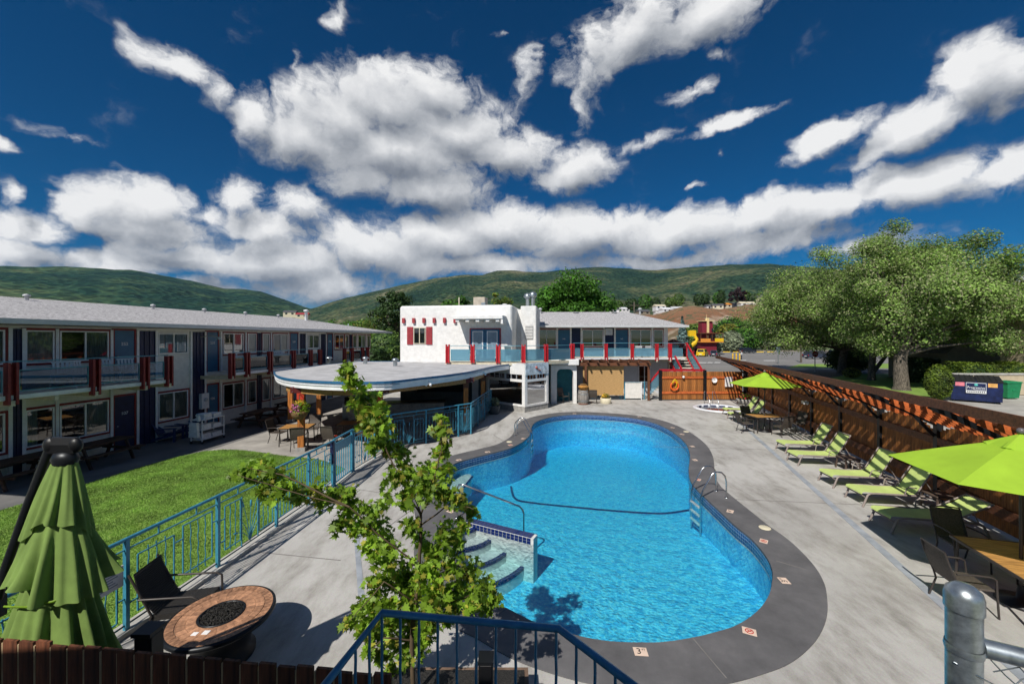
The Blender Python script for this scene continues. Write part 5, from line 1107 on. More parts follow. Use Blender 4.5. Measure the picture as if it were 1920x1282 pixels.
# wicker chair at the fire table
wc = thing('wicker_chair', 'black woven lounge chair facing the round fire table', 'chair', (-5.05,6.12,0), 1.72); q = MB(); n = 9
prof = [(.20+.30*k/n+.05*sin(k/n*pi*1.1), .36+.62*k/n) for k in range(n+1)]
q.add([(x*(1-.18*(i/n)**2*0),y,z) for i,(y,z) in enumerate(prof) for x in (-.28,-.14,0,.14,.28)], [(i*5+j,i*5+j+1,(i+1)*5+j+1,(i+1)*5+j) for i in range(n) for j in range(4)], True); q.build('backrest', 'wicker', wc)
q = MB()
for i in range(22): t_ = i/22; y = .20+.30*t_+.05*sin(t_*pi*1.1); q.tube([(-.285,y-.012,.36+.62*t_),(.285,y-.012,.36+.62*t_)], .008, 5)
q.build('back_weave', 'wicker', wc); MB().xprism([(-.38,.30),(.24,.28),(.24,.36),(-.36,.39)], -.28, .28).build('seat', 'wicker', wc)
for sx in (-1,1): MB().tube([(sx*.31,-.40,0),(sx*.31,-.38,.56),(sx*.31,-.30,.60),(sx*.31,.40,.62)], .016, 7).build('arm', 'chair_frame', wc); MB().tube([(sx*.29,.36,0),(sx*.29,.24,.36),(sx*.285,.54,.98)], .017, 7).build('rear_leg', 'chair_frame', wc)
# fire table
ft = thing('fire_table', 'round slate topped fire pit table filled with black lava rock', 'fire pit', (-4.02,5.52,0)); RD_ = .63
MB().lathe([(.40,0),(.40,.06),(.34,.10),(.36,.40),(.45,.52)], 36).build('pedestal', 'steel_dark', ft); MB().lathe([(.30,.50),(RD_,.52),(RD_+.02,.545),(RD_+.015,.585),(RD_-.02,.59)], 48).build('rim', 'steel_dark', ft)
MB().lathe([(RD_-.015,.585),(.27,.585)], 48).build('bed', 'slate_pale', ft)
for r0_, r1_, nn, mm in ((.515,.608,40,'slate_warm'),(.400,.505,26,'slate_warm'),(.285,.395,20,'slate_warm')):
    tl = None
    for i in range(nn):
        hw = pi/nn*.97
        if tl is None: q = MB(); q.prism([(r0_*cos(t_),r0_*sin(t_)) for t_ in (hw,-hw)]+[(r1_*cos(t_),r1_*sin(t_)) for t_ in (-hw,0,hw)], 0, .008); tl = q.build('slate_tile', mm, ft, (0,0,.586))
        else: inst(tl, 'slate_tile', ft, (0,0,.586+random.uniform(0,.0015)), (0,0,2*pi*i/nn))
MB().lathe([(.275,.584),(.272,.604),(.255,.604),(.25,.56)], 40).build('burner_ring', 'steel_dark', ft); MB().lathe([(.252,.575),(.001,.58)], 32).build('burner_pan', 'lava', ft)
q = MB()
for i in range(420):
    r = .24*random.random()**.5; a = random.random()*6.28; c = Vector((r*cos(a),r*sin(a),.585+random.random()*.018)); s_ = .010+.010*random.random(); rot = Matrix.Rotation(random.random()*6,3,'X') @ Matrix.Rotation(random.random()*6,3,'Z')
    q.add([c+rot @ Vector(p)*s_ for p in ((1,0,0),(-1,.2,0),(0,1,.1),(.1,-1,0),(0,0,1),(0,.1,-1))], [(0,2,4),(2,1,4),(1,3,4),(3,0,4),(2,0,5),(1,2,5),(3,1,5),(0,3,5)])
tag(q.build('lava_rock', 'lava', ft), kind='stuff'); MB().box(.02,.10,-.40,-.33,.596,.60).build('label_card', 'paper', ft); MB().box(-.10,-.03,-.42,-.36,.596,.60).build('label_card', 'paper', ft)
bo1 = thing('black_bollard', 'black square bollard beside the fire table behind the board fence', 'bollard', (-3.78,4.15,0)); MB().bev(-.09,.09,-.09,.09,0,1.35,.02).build('body', 'black', bo1); MB().box(-.10,.10,-.10,.10,1.351,1.39).build('cap', 'steel_dark', bo1)
bo2 = thing('black_bollard', 'black square bollard in the shade of the maple behind the stair rail', 'bollard', (-.26,4.0,0)); MB().bev(-.07,.07,-.07,.07,0,1.18,.015).build('body', 'black', bo2); MB().box(-.076,.076,-.076,.076,1.181,1.21).build('cap', 'steel_dark', bo2)
# ------------------------------------------------------------------ loungers
def lounger(back=56):
    t = thing('sun_lounger', 'x', 'sun lounger'); L_, hw, hz = 1.95, .31, .36     # foot at x=0, head towards +x
    xb = 1.20; a = R(back); bl = .80
    q = MB(); pr = [(-.02,hz-.05),(0,hz),(.06,hz+.012),(.3,hz-.0),(.75,hz-.018),(1.0,hz-.01),(xb,hz)]
    q.add([(x,y,z) for x,z in pr for y in (-hw+.02,-.1,.1,hw-.02)], [(i*4+j,i*4+j+1,(i+1)*4+j+1,(i+1)*4+j) for i in range(len(pr)-1) for j in range(3)], True); q.build('seat_sling', 'lime_sling', t)
    q = MB(); pr = [(xb+.03+cos(a)*bl*k/8, hz+.01+sin(a)*bl*k/8-.03*sin(pi*k/8)) for k in range(9)]
    q.add([(x,y,z) for x,z in pr for y in (-hw+.03,-.1,.1,hw-.03)], [(i*4+j,i*4+j+1,(i+1)*4+j+1,(i+1)*4+j) for i in range(8) for j in range(3)], True); q.build('back_sling', 'lime_sling', t)
    for s_ in (-1,1):
        y = s_*hw
        MB().tube([(-.02,y*1.02,0),(.10,y,hz-.06),(.16,y,hz-.02),(.3,y,hz-.01),(1.3,y,hz-.03),(1.62,y,hz-.05),(1.72,y,hz-.10),(1.85,y,0)], .024, 8).build('side_frame', 'lounger_frame', t)
        MB().tube([(xb,y*.95,hz),(xb+cos(a)*bl,y*.95,hz+sin(a)*bl)], .018, 8).build('back_frame', 'lounger_frame', t)
        MB().tube([(xb+cos(a)*.40,y*.9,hz+sin(a)*.40),(1.66,y*.9,hz-.05)], .012, 6).build('back_strut', 'lounger_frame', t)
        MB().tube([(.92,y*1.05,hz-.02),(.96,y*1.1,hz+.16),(1.02,y*1.1,hz+.19),(1.18,y*1.1,hz+.17)], .013, 6).build('arm', 'lounger_frame', t)
    for x, z in ((.03,hz-.1),(1.0,hz-.05),(1.66,hz-.06)): MB().tube([(x,-hw,z),(x,hw,z)], .016, 6).build('cross_bar', 'lounger_frame', t)
    MB().tube([(xb+cos(a)*bl,-hw*.95,hz+sin(a)*bl),(xb+cos(a)*bl,hw*.95,hz+sin(a)*bl)], .018, 6).build('head_bar', 'lounger_frame', t); return t
LG = 'lime sun loungers along the cedar fence'
l0 = lounger(58); l0['group'] = LG
def put(o, u, v, rz, lb, sc=1.04): p = G(u, v); o.location = (p.x+.32*sin(rz), p.y+.32*cos(rz), 0); o.rotation_euler = (0,0,rz); o['label'] = lb; o.scale = (sc,)*3; return o
def lput(u, v, rz, lb): c = copy_tree(l0); return put(c, u, v, rz, lb)
put(l0, 1567, 915, -.10, 'lime lounger third from the nearest lime umbrella, its back just left of the canopy tip')
lput(1476,850,-.10,'lime lounger just on the near side of the far umbrella table'); lput(1500,873,-.10,'lime lounger with a brown side table between it and the next nearer lounger')
lput(1624,950,-.12,'lime lounger second nearest the camera, half under the lime canopy edge')
l1 = lounger(27); l1['group'] = LG; put(l1, 1680, 1000, -.14, 'lime lounger nearest the camera with its back laid low in umbrella shade')
lput(1376,789,-.14,'lime lounger partly hidden by the far umbrella table'); lput(1366,780,-.12,'lime lounger beside the hot tub, farthest of all')
def side_table(loc, lb):
    t = thing('side_table', lb, 'side table', loc, -.1, 'small brown side tables between loungers'); MB().bev(-.24,.24,-.24,.24,.38,.42,.015).build('top', mat('side_brown', (.12,.085,.065), .6), t)
    for sx in (-1,1):
        for sy in (-1,1): MB().bar((sx*.2,sy*.2,.38),(sx*.23,sy*.23,0),.035,.035).build('leg', 'side_brown', t)
side_table((*G(1590,880)[:2],0), 'small brown side table between the third and second loungers'); side_table((*G(1760,955)[:2],0), 'small brown side table between the two nearest loungers'); side_table((*G(1420,762)[:2],0), 'small brown side table near the hot tub loungers')
# ------------------------------------------------------------------ lime umbrellas
def umbrella(lb, loc, rz, r=1.5, zt=2.72, drop=.52):
    t = thing('lime_umbrella', lb, 'umbrella', loc, rz, 'open lime umbrellas'); n = 6; q = MB(); m = 8; k = 8; vs = []
    def P(a, f):                                   # canopy surface: flat panels sagging between ribs
        j = int(a/(2*pi/n)) % n; a0 = 2*pi*j/n; w = (a-a0)/(2*pi/n); p = (1-w)*Vector((cos(a0),sin(a0)))+w*Vector((cos(a0+2*pi/n),sin(a0+2*pi/n)))
        return (p.x*r*f, p.y*r*f, zt-drop*f**1.12-.05*sin(pi*w)*f*f*(1-f)*2)
    NA = n*k
    for i in range(m+1):
        f = .16+.84*i/m; vs += [P(2*pi*(a+1e-6)/NA, f) for a in range(NA)]
    q.add(vs, [(i*NA+a, i*NA+(a+1)%NA, (i+1)*NA+(a+1)%NA, (i+1)*NA+a) for i in range(m) for a in range(NA)]); q.build('canopy', 'lime_canopy', t)
    q = MB(); vs = [(0,0,zt+.10)]
    for f, dz in ((.12,.055),(.26,.02)): vs += [tuple(Vector(P(2*pi*(a+1e-6)/NA, f))+Vector((0,0,dz-(.025 if f > .2 and a % k not in (0,1,k-1) else 0)))) for a in range(NA)]
    q.add(vs, [(0,1+a,1+(a+1)%NA) for a in range(NA)]+[(1+a,1+NA+a,1+NA+(a+1)%NA,1+(a+1)%NA) for a in range(NA)]); q.build('vent_flap', 'lime_canopy', t)
    for j in range(n):
        a = 2*pi*j/n; MB().bar((0,0,zt-.04),(r*.98*cos(a),r*.98*sin(a),zt-drop-.03),.02,.02).build('rib', 'chair_frame', t); MB().bar((0,0,zt-.75),(r*.5*cos(a),r*.5*sin(a),zt-drop*.5-.06),.014,.014).build('strut', 'chair_frame', t)
    MB().tube([(0,0,.05),(0,0,zt+.06)], .024, 10).build('pole', 'chair_frame', t); MB().ball((0,0,zt+.14), .055, 12, 7).build('finial', mat('finial_grey', (.13,.12,.13), .35), t); MB().lathe([(.30,0),(.30,.05),(.06,.09),(.04,.3)], 24).build('base', 'black', t); return t
umbrella('nearest open lime green umbrella at the right edge', (8.46,6.62,0), .28, 1.62, 2.72, .58); umbrella('far open lime green umbrella over the small table', (11.95,18.85,0), .42, 1.50, 2.70, .50)
# ------------------------------------------------------------------ pool ladders and handrail
def ladder(lb, p, rz):
    t = thing('pool_ladder', lb, 'ladder', (p.x,p.y,.012), rz, 'steel pool ladders')   # deck at +y, water at -y
    for sx in (-.25,.25): MB().tube([(sx,.62,0),(sx,.62,.45),(sx,.58,.60),(sx,.48,.70),(sx,.34,.72),(sx,.22,.66),(sx,-.05,.20),(sx,-.12,-.05),(sx,-.12,-1.0)], .021, 10).build('side_rail', 'steel', t); MB().lathe([(.05,0),(.05,.012),(.03,.02)], 14).build('escutcheon', 'steel', t, (sx,.62,0))
    for z in (-.28,-.52,-.76): MB().box(-.24,.24,-.17,-.09,z,z+.03).build('rung', 'white_plastic', t)
    return t
pl = G(1312, 928); ladder('steel pool ladder on the right hand coping of the pool', pl, -pi/2+.05); pl2 = G(992, 816); ladder('steel pool ladder on the far left coping of the pool', pl2, 1.35)
hr = thing('step_handrail', 'slanting steel handrail over the pool corner steps', 'handrail', (0,0,0)); pa, pb_ = G(850,905,.85), G(975,985,.42)
pa = Vector((-1.35,9.75,0)); pe = G(980,1030,-.75)
MB().tube([(pa.x,pa.y,0),(pa.x,pa.y,.72),(pa.x+.06,pa.y-.02,.82),(pa.x+.16,pa.y-.05,.84),(pe.x-.08,pe.y+.02,.30),(pe.x,pe.y,.22),(pe.x+.03,pe.y,.12),(pe.x+.03,pe.y,-.72)], .022, 10).build('rail', 'steel', hr); MB().lathe([(.05,0),(.05,.014),(.03,.02)], 14).build('escutcheon', 'steel', hr, (pa.x,pa.y,.012))
# ------------------------------------------------------------------ picnic tables, adirondacks and linen cart by the motel
def picnic():
    t = thing('picnic_table', 'x', 'picnic table')
    for j in range(5): MB().box(-.9,.9,-.37+j*.15,-.37+j*.15+.14,.70,.74).build('plank', 'picnic_wood', t)
    for s_ in (-1,1):
        for j in range(2): MB().box(-.9,.9,s_*.70-.14+j*.145,s_*.70-.005+j*.145,.42,.46).build('bench_plank', 'picnic_wood', t)
    for x in (-.65,.65):
        MB().bar((x,-.28,.70),(x,-.62,0),.05,.10).build('leg', 'picnic_wood', t); MB().bar((x,.28,.70),(x,.62,0),.05,.10).build('leg', 'picnic_wood', t); MB().box(x+.03,x+.08,-.82,.82,.33,.419).build('cross_beam', 'picnic_wood', t)
    return t
pt = picnic(); pt['group'] = 'brown picnic tables along the motel wall'
for i, (u, v, lb) in enumerate(((185,868,'brown picnic table in front of the ground floor door below 252'),(35,905,'brown picnic table at the far left edge in building shade'),(487,797,'brown picnic table behind the sunny patio table'),(545,777,'farthest brown picnic table left of the pavilion'))):
    p = G(u, v)
    if i == 0: pt.location = (p.x,p.y,.005); pt.rotation_euler = (0,0,LM.a); pt['label'] = lb
    else: dup(pt, (p.x,p.y,.005), LM.a+.03*i, lb)
def adirondack():
    t = thing('adirondack_chair', 'x', 'chair'); m = 'adirondack_blue'
    for j in range(5): MB().bar((-.20+j*.10,.30,.30),(-.23+j*.115,.62,1.0),.085,.02,up=(0,1,0)).build('back_slat', m, t)
    for j in range(6): MB().box(-.25,.25,-.32+j*.105,-.23+j*.105,.36-j*.018,.38-j*.018).build('seat_slat', m, t)
    for sx in (-1,1):
        MB().bar((sx*.27,-.36,.34),(sx*.27,.62,.05),.04,.11).build('side_board', m, t); MB().box(sx*.30-.03,sx*.30+.03,-.38,-.30,0,.55).build('front_leg', m, t); MB().box(sx*.32-.08,sx*.32+.08,-.42,.36,.55,.575).build('armrest', m, t)
    return t
ad = adirondack(); ad['group'] = 'navy adirondack chairs beside the linen cart'; p = G(318,826); ad.location = (p.x,p.y,.005); ad.rotation_euler = (0,0,LM.a+.35); ad['label'] = 'navy adirondack chair farthest left of the linen cart'
p = G(352,816); dup(ad, (p.x,p.y,.005), LM.a-.1, 'navy adirondack chair partly hidden behind the linen cart')
p = G(390,826); lc = thing('linen_cart', 'white housekeeping cart piled with folded linen by the motel wall', 'cart', (p.x,p.y,.005), LM.a+.05)
for x in (-.55,.55):
    for y in (-.25,.25): MB().box(x-.015,x+.015,y-.015,y+.015,.1,1.0).build('post', 'white_paint', lc); MB().ball((x,y,.05), .05, 8, 5).build('caster', 'rubber', lc)
for z in (.16,.55,.97): MB().box(-.58,.58,-.28,.28,z,z+.03).build('shelf', 'white_paint', lc)
for x0_, z, w, h_ in ((-.5,.192,.45,.2),(0.0,.192,.5,.16),(-.45,.582,.4,.2),(.05,.582,.4,.14),(-.4,1.002,.38,.22),(.05,1.002,.42,.16)):
    q = MB()
    for j in range(4): q.bev(x0_+random.uniform(-.02,.02),x0_+w+random.uniform(-.03,.02),-.22,.2+random.uniform(-.04,.03),z+j*h_/4,z+(j+1)*h_/4-.004,.015)
    q.build('linen_stack', 'linen', lc)
MB().lathe([(.06,0),(.06,.16),(.03,.2),(.02,.26)], 10).build('spray_bottle', 'rail_glass' if False else 'white_plastic', lc, (-.66,-.2,.97)); MB().xprism([(-.2,.3),(.2,.3),(.16,.9),(-.16,.9)], -.72, -.60).build('laundry_bag', 'linen', lc)
# ------------------------------------------------------------------ foreground: board fence, stair railing, cantilever umbrella, chain link post
ff = thing('foreground_board_fence', 'dark brown stained board fence along the bottom left edge', 'fence', (0,0,0)); a, b = Vector((-4.6,3.30)), Vector((-.80,2.90)); d = (b-a).normalized(); ang = atan2(d.y,d.x); n = int((b-a).length/.150); bm_ = MB().box(-.064,.064,-.011,.011,0,1.93).mesh('board','dark_board'); em = MB().box(-.005,.005,-.012,.010,0,1.90).mesh('edge','board_edge')
for i in range(n):
    p = a+d*(i+.5)*.150; o = bpy.data.objects.new('board', bm_); COL.objects.link(o); o.parent = ff; o.location = (p.x,p.y,.02+random.uniform(-.012,.008)); o.rotation_euler = (random.uniform(-.004,.004),0,ang)
    o = bpy.data.objects.new('batten', em); COL.objects.link(o); o.parent = ff; q_ = p+d*.075; o.location = (q_.x,q_.y+.004,.02); o.rotation_euler = (0,0,ang); o.scale = (1.2,1,1)
for z in (.4,1.5): MB().bar((a.x+.0,a.y+.04,z),(b.x,b.y+.04,z),.04,.09).build('rail', 'dark_board', ff)
sr = thing('stair_railing', 'dark blue metal stair landing railing with twisted balusters at the bottom', 'railing', (0,0,0)); c1, c2_ = A(716,1148,2.47), A(1048,1178,2.33); l2_ = A(604,1290,1.96); r2_ = A(1195,1290,1.98)
lz = 1.62
MB().tube([l2_, c1, c2_, r2_], .021, 8).build('top_rail', 'rail_blue_dark', sr); q = MB()
def bal(p, z0): return MB().tube([(p.x+(.0012 if k % 2 else -.0012)*(0 < k < 12), p.y, z0+(p.z-z0)*k/12) for k in range(13)], .0085, 6).build('baluster', 'rail_blue_dark', sr)
for i in range(10): bal(c1.lerp(c2_, i/9*.985), lz+.08)
for i in range(1,4): bal(c1.lerp(l2_, i/4), lz+.08); bal(c2_.lerp(r2_, i/4), max(lz-.25*i/4, 1.2)+.08)
MB().tube([(l2_.x,l2_.y,lz+.08),(c1.x,c1.y,lz+.08),(c2_.x,c2_.y,lz+.08)], .014, 6).build('bottom_rail', 'rail_blue_dark', sr); MB().box(c1.x-.1,c2_.x+.35,.95,c1.y+.06,lz-.12,lz).build('landing', 'concrete_block', sr)
for x, y in ((c1.x,c1.y-.05),(c2_.x,c2_.y-.05)): MB().box(x-.05,x+.05,y-.05,y+.05,0,lz-.121).build('support_post', 'rail_blue_dark', sr)
cu = thing('cantilever_umbrella', 'closed olive green cantilever umbrella with black mast at the left edge', 'umbrella', (-4.06,3.62,0)); zt = 3.31; n = 70; cu.scale = (.86,.62,1)
def skirt(name, z0, z1, r0_, r1_, seed, folds=9, amp=.22, m=14, cx=(0,0), dx=(0,0)):
    q = MB(); rg = random.Random(seed); ph = [rg.uniform(0,6.28) for _ in range(4)]; vs = []
    for i in range(m+1):
        t_ = i/m; r = r0_+(r1_-r0_)*t_**.9; z = z0+(z1-z0)*t_
        for k in range(n*2):
            a = pi*k/n; fo = (sin(folds*a+ph[0]+1.7*sin(2*a+ph[1])+.5*t_*sin(5*a))*(.65+.45*sin(3*a+ph[3]))+.45*sin((folds+5)*a+ph[2]+1.5*t_))*amp*(.25+.75*t_); rr = r*(1+fo); hem = .09*sin(2*a+ph[3])*t_**3+.03*sin(5*a+ph[1])*t_**4
            vs.append((cx[0]+dx[0]*t_+rr*cos(a), cx[1]+dx[1]*t_+rr*sin(a)*.8, z+hem))
    N2 = n*2; q.add(vs, [(i*N2+k,i*N2+(k+1)%N2,(i+1)*N2+(k+1)%N2,(i+1)*N2+k) for i in range(m) for k in range(N2)], True); return q.build(name, 'green_canopy', cu)
skirt('top_tier', zt, zt-.62, .10, .31, 3, 11, .17, dx=(-.08,0)); skirt('middle_tier', zt-.54, zt-1.14, .22, .47, 5, 12, .24, cx=(-.06,0), dx=(-.02,0)); skirt('lower_tier', zt-1.02, zt-1.95, .26, .56, 8, 13, .24, cx=(-.08,0))
MB().lathe([(.02,.07),(.10,.05),(.13,.0),(.11,-.05)], 20).build('top_cap', 'steel_dark', cu, (0,0,zt)); MB().tube([(0,0,.0),(0,0,zt)], .025, 8).build('inner_pole', 'steel_dark', cu)
hd = MB(); hd.xprism([(-.05,-.05),(.05,-.05),(.06,.03),(.03,.09),(-.03,.09),(-.06,.03)], -.17, .12); hd.ball((-.15,0,.02), .075, 10, 6); hd.ball((.11,0,.02), .07, 10, 6); hd.build('hinge_head', 'black', cu, (0,0,zt+.10))
MB().tube([(-.15,0,zt+.12),(-.42,.02,zt-.45),(-.66,.04,zt-1.0),(-.8,.06,zt-1.4)], .046, 10).build('boom', 'steel_dark', cu); MB().tube([(-.86,.08,0),(-.86,.08,2.0)], .055, 10).build('mast', 'steel_dark', cu); MB().bev(-.08,.08,-.08,.08,-.16,.16,.02).build('crank_housing', 'black', cu, (-.8,.06,zt-1.3)); MB().box(-1.3,-.4,-.1,.5,0,.08).build('base_weight', 'concrete_block', cu)
MB().tube([(-.37,-.30,zt-1.22),(-.1,-.36,zt-1.20),(.13,-.32,zt-1.17),(.25,-.2,zt-1.15)], .010, 6).build('tie_strap', 'leaf_maple', cu)
cp_ = thing('chain_link_fence', 'galvanised chain link fence post with domed cap at bottom right', 'fence', (0,0,0)); px, py = 1.52, 1.34; zt2 = 3.55
MB().lathe([(.0445,0),(.0445,zt2-.03)], 24).build('post', 'galvanised', cp_, (px,py,0)); MB().lathe([(.049,zt2-.06),(.049,zt2-.015),(.044,zt2+.005),(.025,zt2+.022),(.001,zt2+.027)], 24).build('cap', 'galvanised', cp_, (px,py,0))
MB().lathe([(.047,-.012),(.049,0),(.047,.012)], 24).build('brace_band', 'galvanised', cp_, (px,py,3.36)); MB().box(.03,.085,-.012,.012,3.345,3.375).build('clamp', 'galvanised', cp_, (px,py,0))
e = Vector((px+.075,py-.005,3.36)); f_ = Vector((px+1.3,py-.62,3.36)); MB().tube([e,f_], .024, 12).build('top_rail', 'galvanised', cp_); MB().tube([e+(f_-e)*-.01, e+(f_-e)*.09], .029, 12).build('rail_end', 'galvanised', cp_)
q = MB(); dv = (f_-e).normalized()
for i in range(22):
    for sgn in (1,-1):
        s0 = i*.065; p0_ = e+dv*s0+Vector((0,0,-.03)); pts = []
        for k in range(18):
            x = s0+sgn*k*.046
            if 0 <= x <= 1.25: pp_ = e+dv*x; pts.append((pp_.x, pp_.y+.008*(1 if k % 2 else -1), 3.33-k*.046))
        if len(pts) > 1: q.tube(pts, .0022, 4, False)
q.build('chain_mesh', 'galvanised', cp_); MB().tube([(px-.047,py-.01,3.32),(px,py-.05,3.30),(px+.05,py-.03,3.27),(px+.16,py-.08,3.22)], .003, 5).build('tie_wire', 'steel', cp_)

# the motel block the picture is taken from: its eave shades the near fence and railing
mb_ = thing('motel_block', 'two storey motel block with balcony behind the viewpoint', 'building', (0,0,0)); MB().box(-16,.2,-9,-1.5,0,5.4).build('wall', 'stucco', mb_); MB().box(-16,.2,-1.499,.36,2.6,2.74).build('balcony_floor', 'stucco', mb_)
q = MB(); q.add([(-16.5,.2,5.5),(.3,.2,5.5),(.3,-5.2,6.6),(-16.5,-5.2,6.6),(.3,-10,5.5),(-16.5,-10,5.5)], [(0,1,2,3),(3,2,4,5)]); q.build('roof', 'shingle', mb_); MB().box(-16.5,.3,.08,.2,5.36,5.49).build('gutter', 'gutter', mb_); MB().box(-16.5,.3,-9.5,.07,5.405,5.43).build('soffit', 'stucco', mb_)
for x in (-12.,-8.,-4.): MB().box(x-.06,x+.06,.18,.30,0,5.36).build('post', 'trim_red', mb_); door(mb_, -x*0+x+.6, x+1.5, 2.75, 4.8, y=-1.5) if False else None
# ------------------------------------------------------------------ vegetation
def leaf_cards(name, par, m, pts, size, up=.3, shape='quad', out=None):
    """one mesh of small leaf faces around the given points (n,3)"""
    n = len(pts); d = RNG.normal(size=(n,3)); d[:,2] = np.abs(d[:,2])*(1+up)
    if out is not None: d = d*.7+out*1.1
    d /= np.linalg.norm(d, axis=1)[:,None]
    r = RNG.normal(size=(n,3)); t = np.cross(d, r); t /= np.linalg.norm(t, axis=1)[:,None]; b = np.cross(d, t); s = (size*(.55+.9*RNG.random(n)))[:,None]
    if shape == 'maple':      # five lobed leaf drooping from its stalk
        prof = [(0,0),(.28,-.18),(.42,.12),(.95,.10),(.55,.36),(.52,.52),(1.0,.62)]; half = [(0.0,-.05),(.38,-.16),(.24,.10),(.56,.30),(.24,.42),(.30,.68),(.12,.62),(0,1.05)]
        pr = half+[(-x,y) for x,y in reversed(half[1:-1])]; k = len(pr)
        dr = np.zeros((n,3)); dr[:,2] = -1; t = t*.6+dr*.8; t -= d*np.sum(t*d, axis=1)[:,None]; t /= np.linalg.norm(t, axis=1)[:,None]; b = np.cross(d, t)
        V = np.stack([pts + s*(b*x*1.1+t*y+d*(-.18*x*x)) for x,y in pr], 1)
    else: 
        pr = [(-.5,0),(0,-.34),(.55,0),(0,.34)]; k = 4; V = np.stack([pts + s*(t*x+b*y+d*(.10*abs(y))) for x,y in pr], 1)
    me = bpy.data.meshes.new(name); me.vertices.add(k*n); me.vertices.foreach_set('co', V.reshape(-1)); me.loops.add(k*n); me.loops.foreach_set('vertex_index', np.arange(k*n)); me.polygons.add(n); me.polygons.foreach_set('loop_start', np.arange(n)*k); me.update(calc_edges=True)
    me.materials.append(MATS[m]); o = bpy.data.objects.new(name, me); COL.objects.link(o); o.parent = par; return o
def cloud(c, rad, n, shell=.55):
    d = RNG.normal(size=(n,3)); d /= np.linalg.norm(d, axis=1)[:,None]; r = shell+(1-shell)*RNG.random(n); return np.array(c)+d*r[:,None]*np.array(rad), d
def crown_points(c, rad, ncl, per, clr, seed=0, flatb=.35, low=-.4):
    P = []; O = []; C = []
    g = np.random.default_rng(seed)
    while len(C) < ncl:
        d = g.normal(size=3); d /= np.linalg.norm(d)
        if d[2] < low: continue
        rr = .45+.55*g.random()**.6; C.append(np.array(c)+d*np.array(rad)*rr)
    for q in C:
        rr = clr*(.6+.8*g.random()); d = g.normal(size=(per,3)); d /= np.linalg.norm(d, axis=1)[:,None]; p = q+d*(rr*g.random((per,1))**.45)*[1,1,.75]; P.append(p); O.append(d)
    return np.concatenate(P), np.concatenate(O), C
def tree(name, lb, base, h, rad, m, ncl=60, per=160, ls=.22, tr=.18, seed=1, clr=None, cz=None, group='trees beyond the motel', m2=None, low=-.45, cat='tree', bark='bark'):
    t = thing(name, lb, cat, base, 0., group); cz = cz if cz is not None else h-rad[2]
    P, O, C = crown_points((0,0,cz), rad, ncl, per, clr or rad[0]*.30, seed, low=low)
    if m2: k = RNG.random(len(P)) < .25; leaf_cards('crown', t, m, P[~k], ls, out=O[~k]); leaf_cards('pale_foliage', t, m2, P[k], ls, out=O[k])
    else: leaf_cards('crown', t, m, P, ls, out=O)
    q = MB(); q.tube([(0,0,-.1),(tr*.3,0,cz*.35),(-tr*.2,tr*.3,cz*.8),(0,0,cz+rad[2]*.5)], [tr*1.3,tr,tr*.8,tr*.2], 10); q.build('trunk', bark, t); q = MB()
    for c in C[::max(1,len(C)//14)]: q.tube([(0,0,cz*.55),(c[0]*.45,c[1]*.45,cz*.6+c[2]*.35),tuple(c)], [tr*.5,tr*.3,tr*.08], 6)
    q.build('limbs', bark, t); return t
# young maple in front of the pool
mp_ = thing('young_maple', 'young maple tree with bright green leaves in front of the pool', 'tree', (-1.12,4.55,0))
def mpx(u, v, dy=0.): p = A(u, v, 4.55+dy); return Vector((p.x+1.12, p.y-4.55, p.z))
def stem(name, pts, r, n=7):
    sp_ = []; P_ = [mpx(*p) if not isinstance(p, Vector) else p for p in pts]
    for a, b in zip(P_[:-1], P_[1:]): sp_ += [a.lerp(b, t/4)+Vector((random.uniform(-.01,.01),random.uniform(-.01,.01),0))*(t > 0) for t in range(4)]
    sp_.append(P_[-1]); k = len(sp_); return MB().tube(sp_, [r[0]+(r[1]-r[0])*i/(k-1) for i in range(k)], n).build(name, 'twig', mp_)
stem('trunk', [Vector((0,0,-.05)), (772,1200), (786,1060), (789,965)], (.030,.016))
for pts in ([(789,965),(760,915,.05),(725,845,.1),(700,775,.1),(672,720,.05),(652,680)], [(789,965),(812,905,-.1),(828,845,-.1),(829,785,-.1)], [(788,985),(850,940,-.2),(888,955,-.3)], [(786,1060),(720,1010,-.2),(655,950,-.35),(560,925,-.45),(445,890,-.5)],
            [(655,950,-.35),(530,890,-.4),(470,878,-.4)], [(784,1090),(860,1060,.2),(925,1125,.3)], [(780,1130),(720,1090,-.3),(655,1165,-.4)], [(780,1130),(800,1070,.3),(835,1005,.3),(870,985,.4)], [(775,1180),(840,1130,.1),(880,1115,0)], [(786,1060),(735,1050,-.1),(700,1005,.2),(640,985,.3)], [(772,1200),(720,1195,-.2),(690,1225,-.3)], [(789,965),(770,905,.3),(800,880,.4)]):
    stem('branch', pts, (.011,.003), 6)
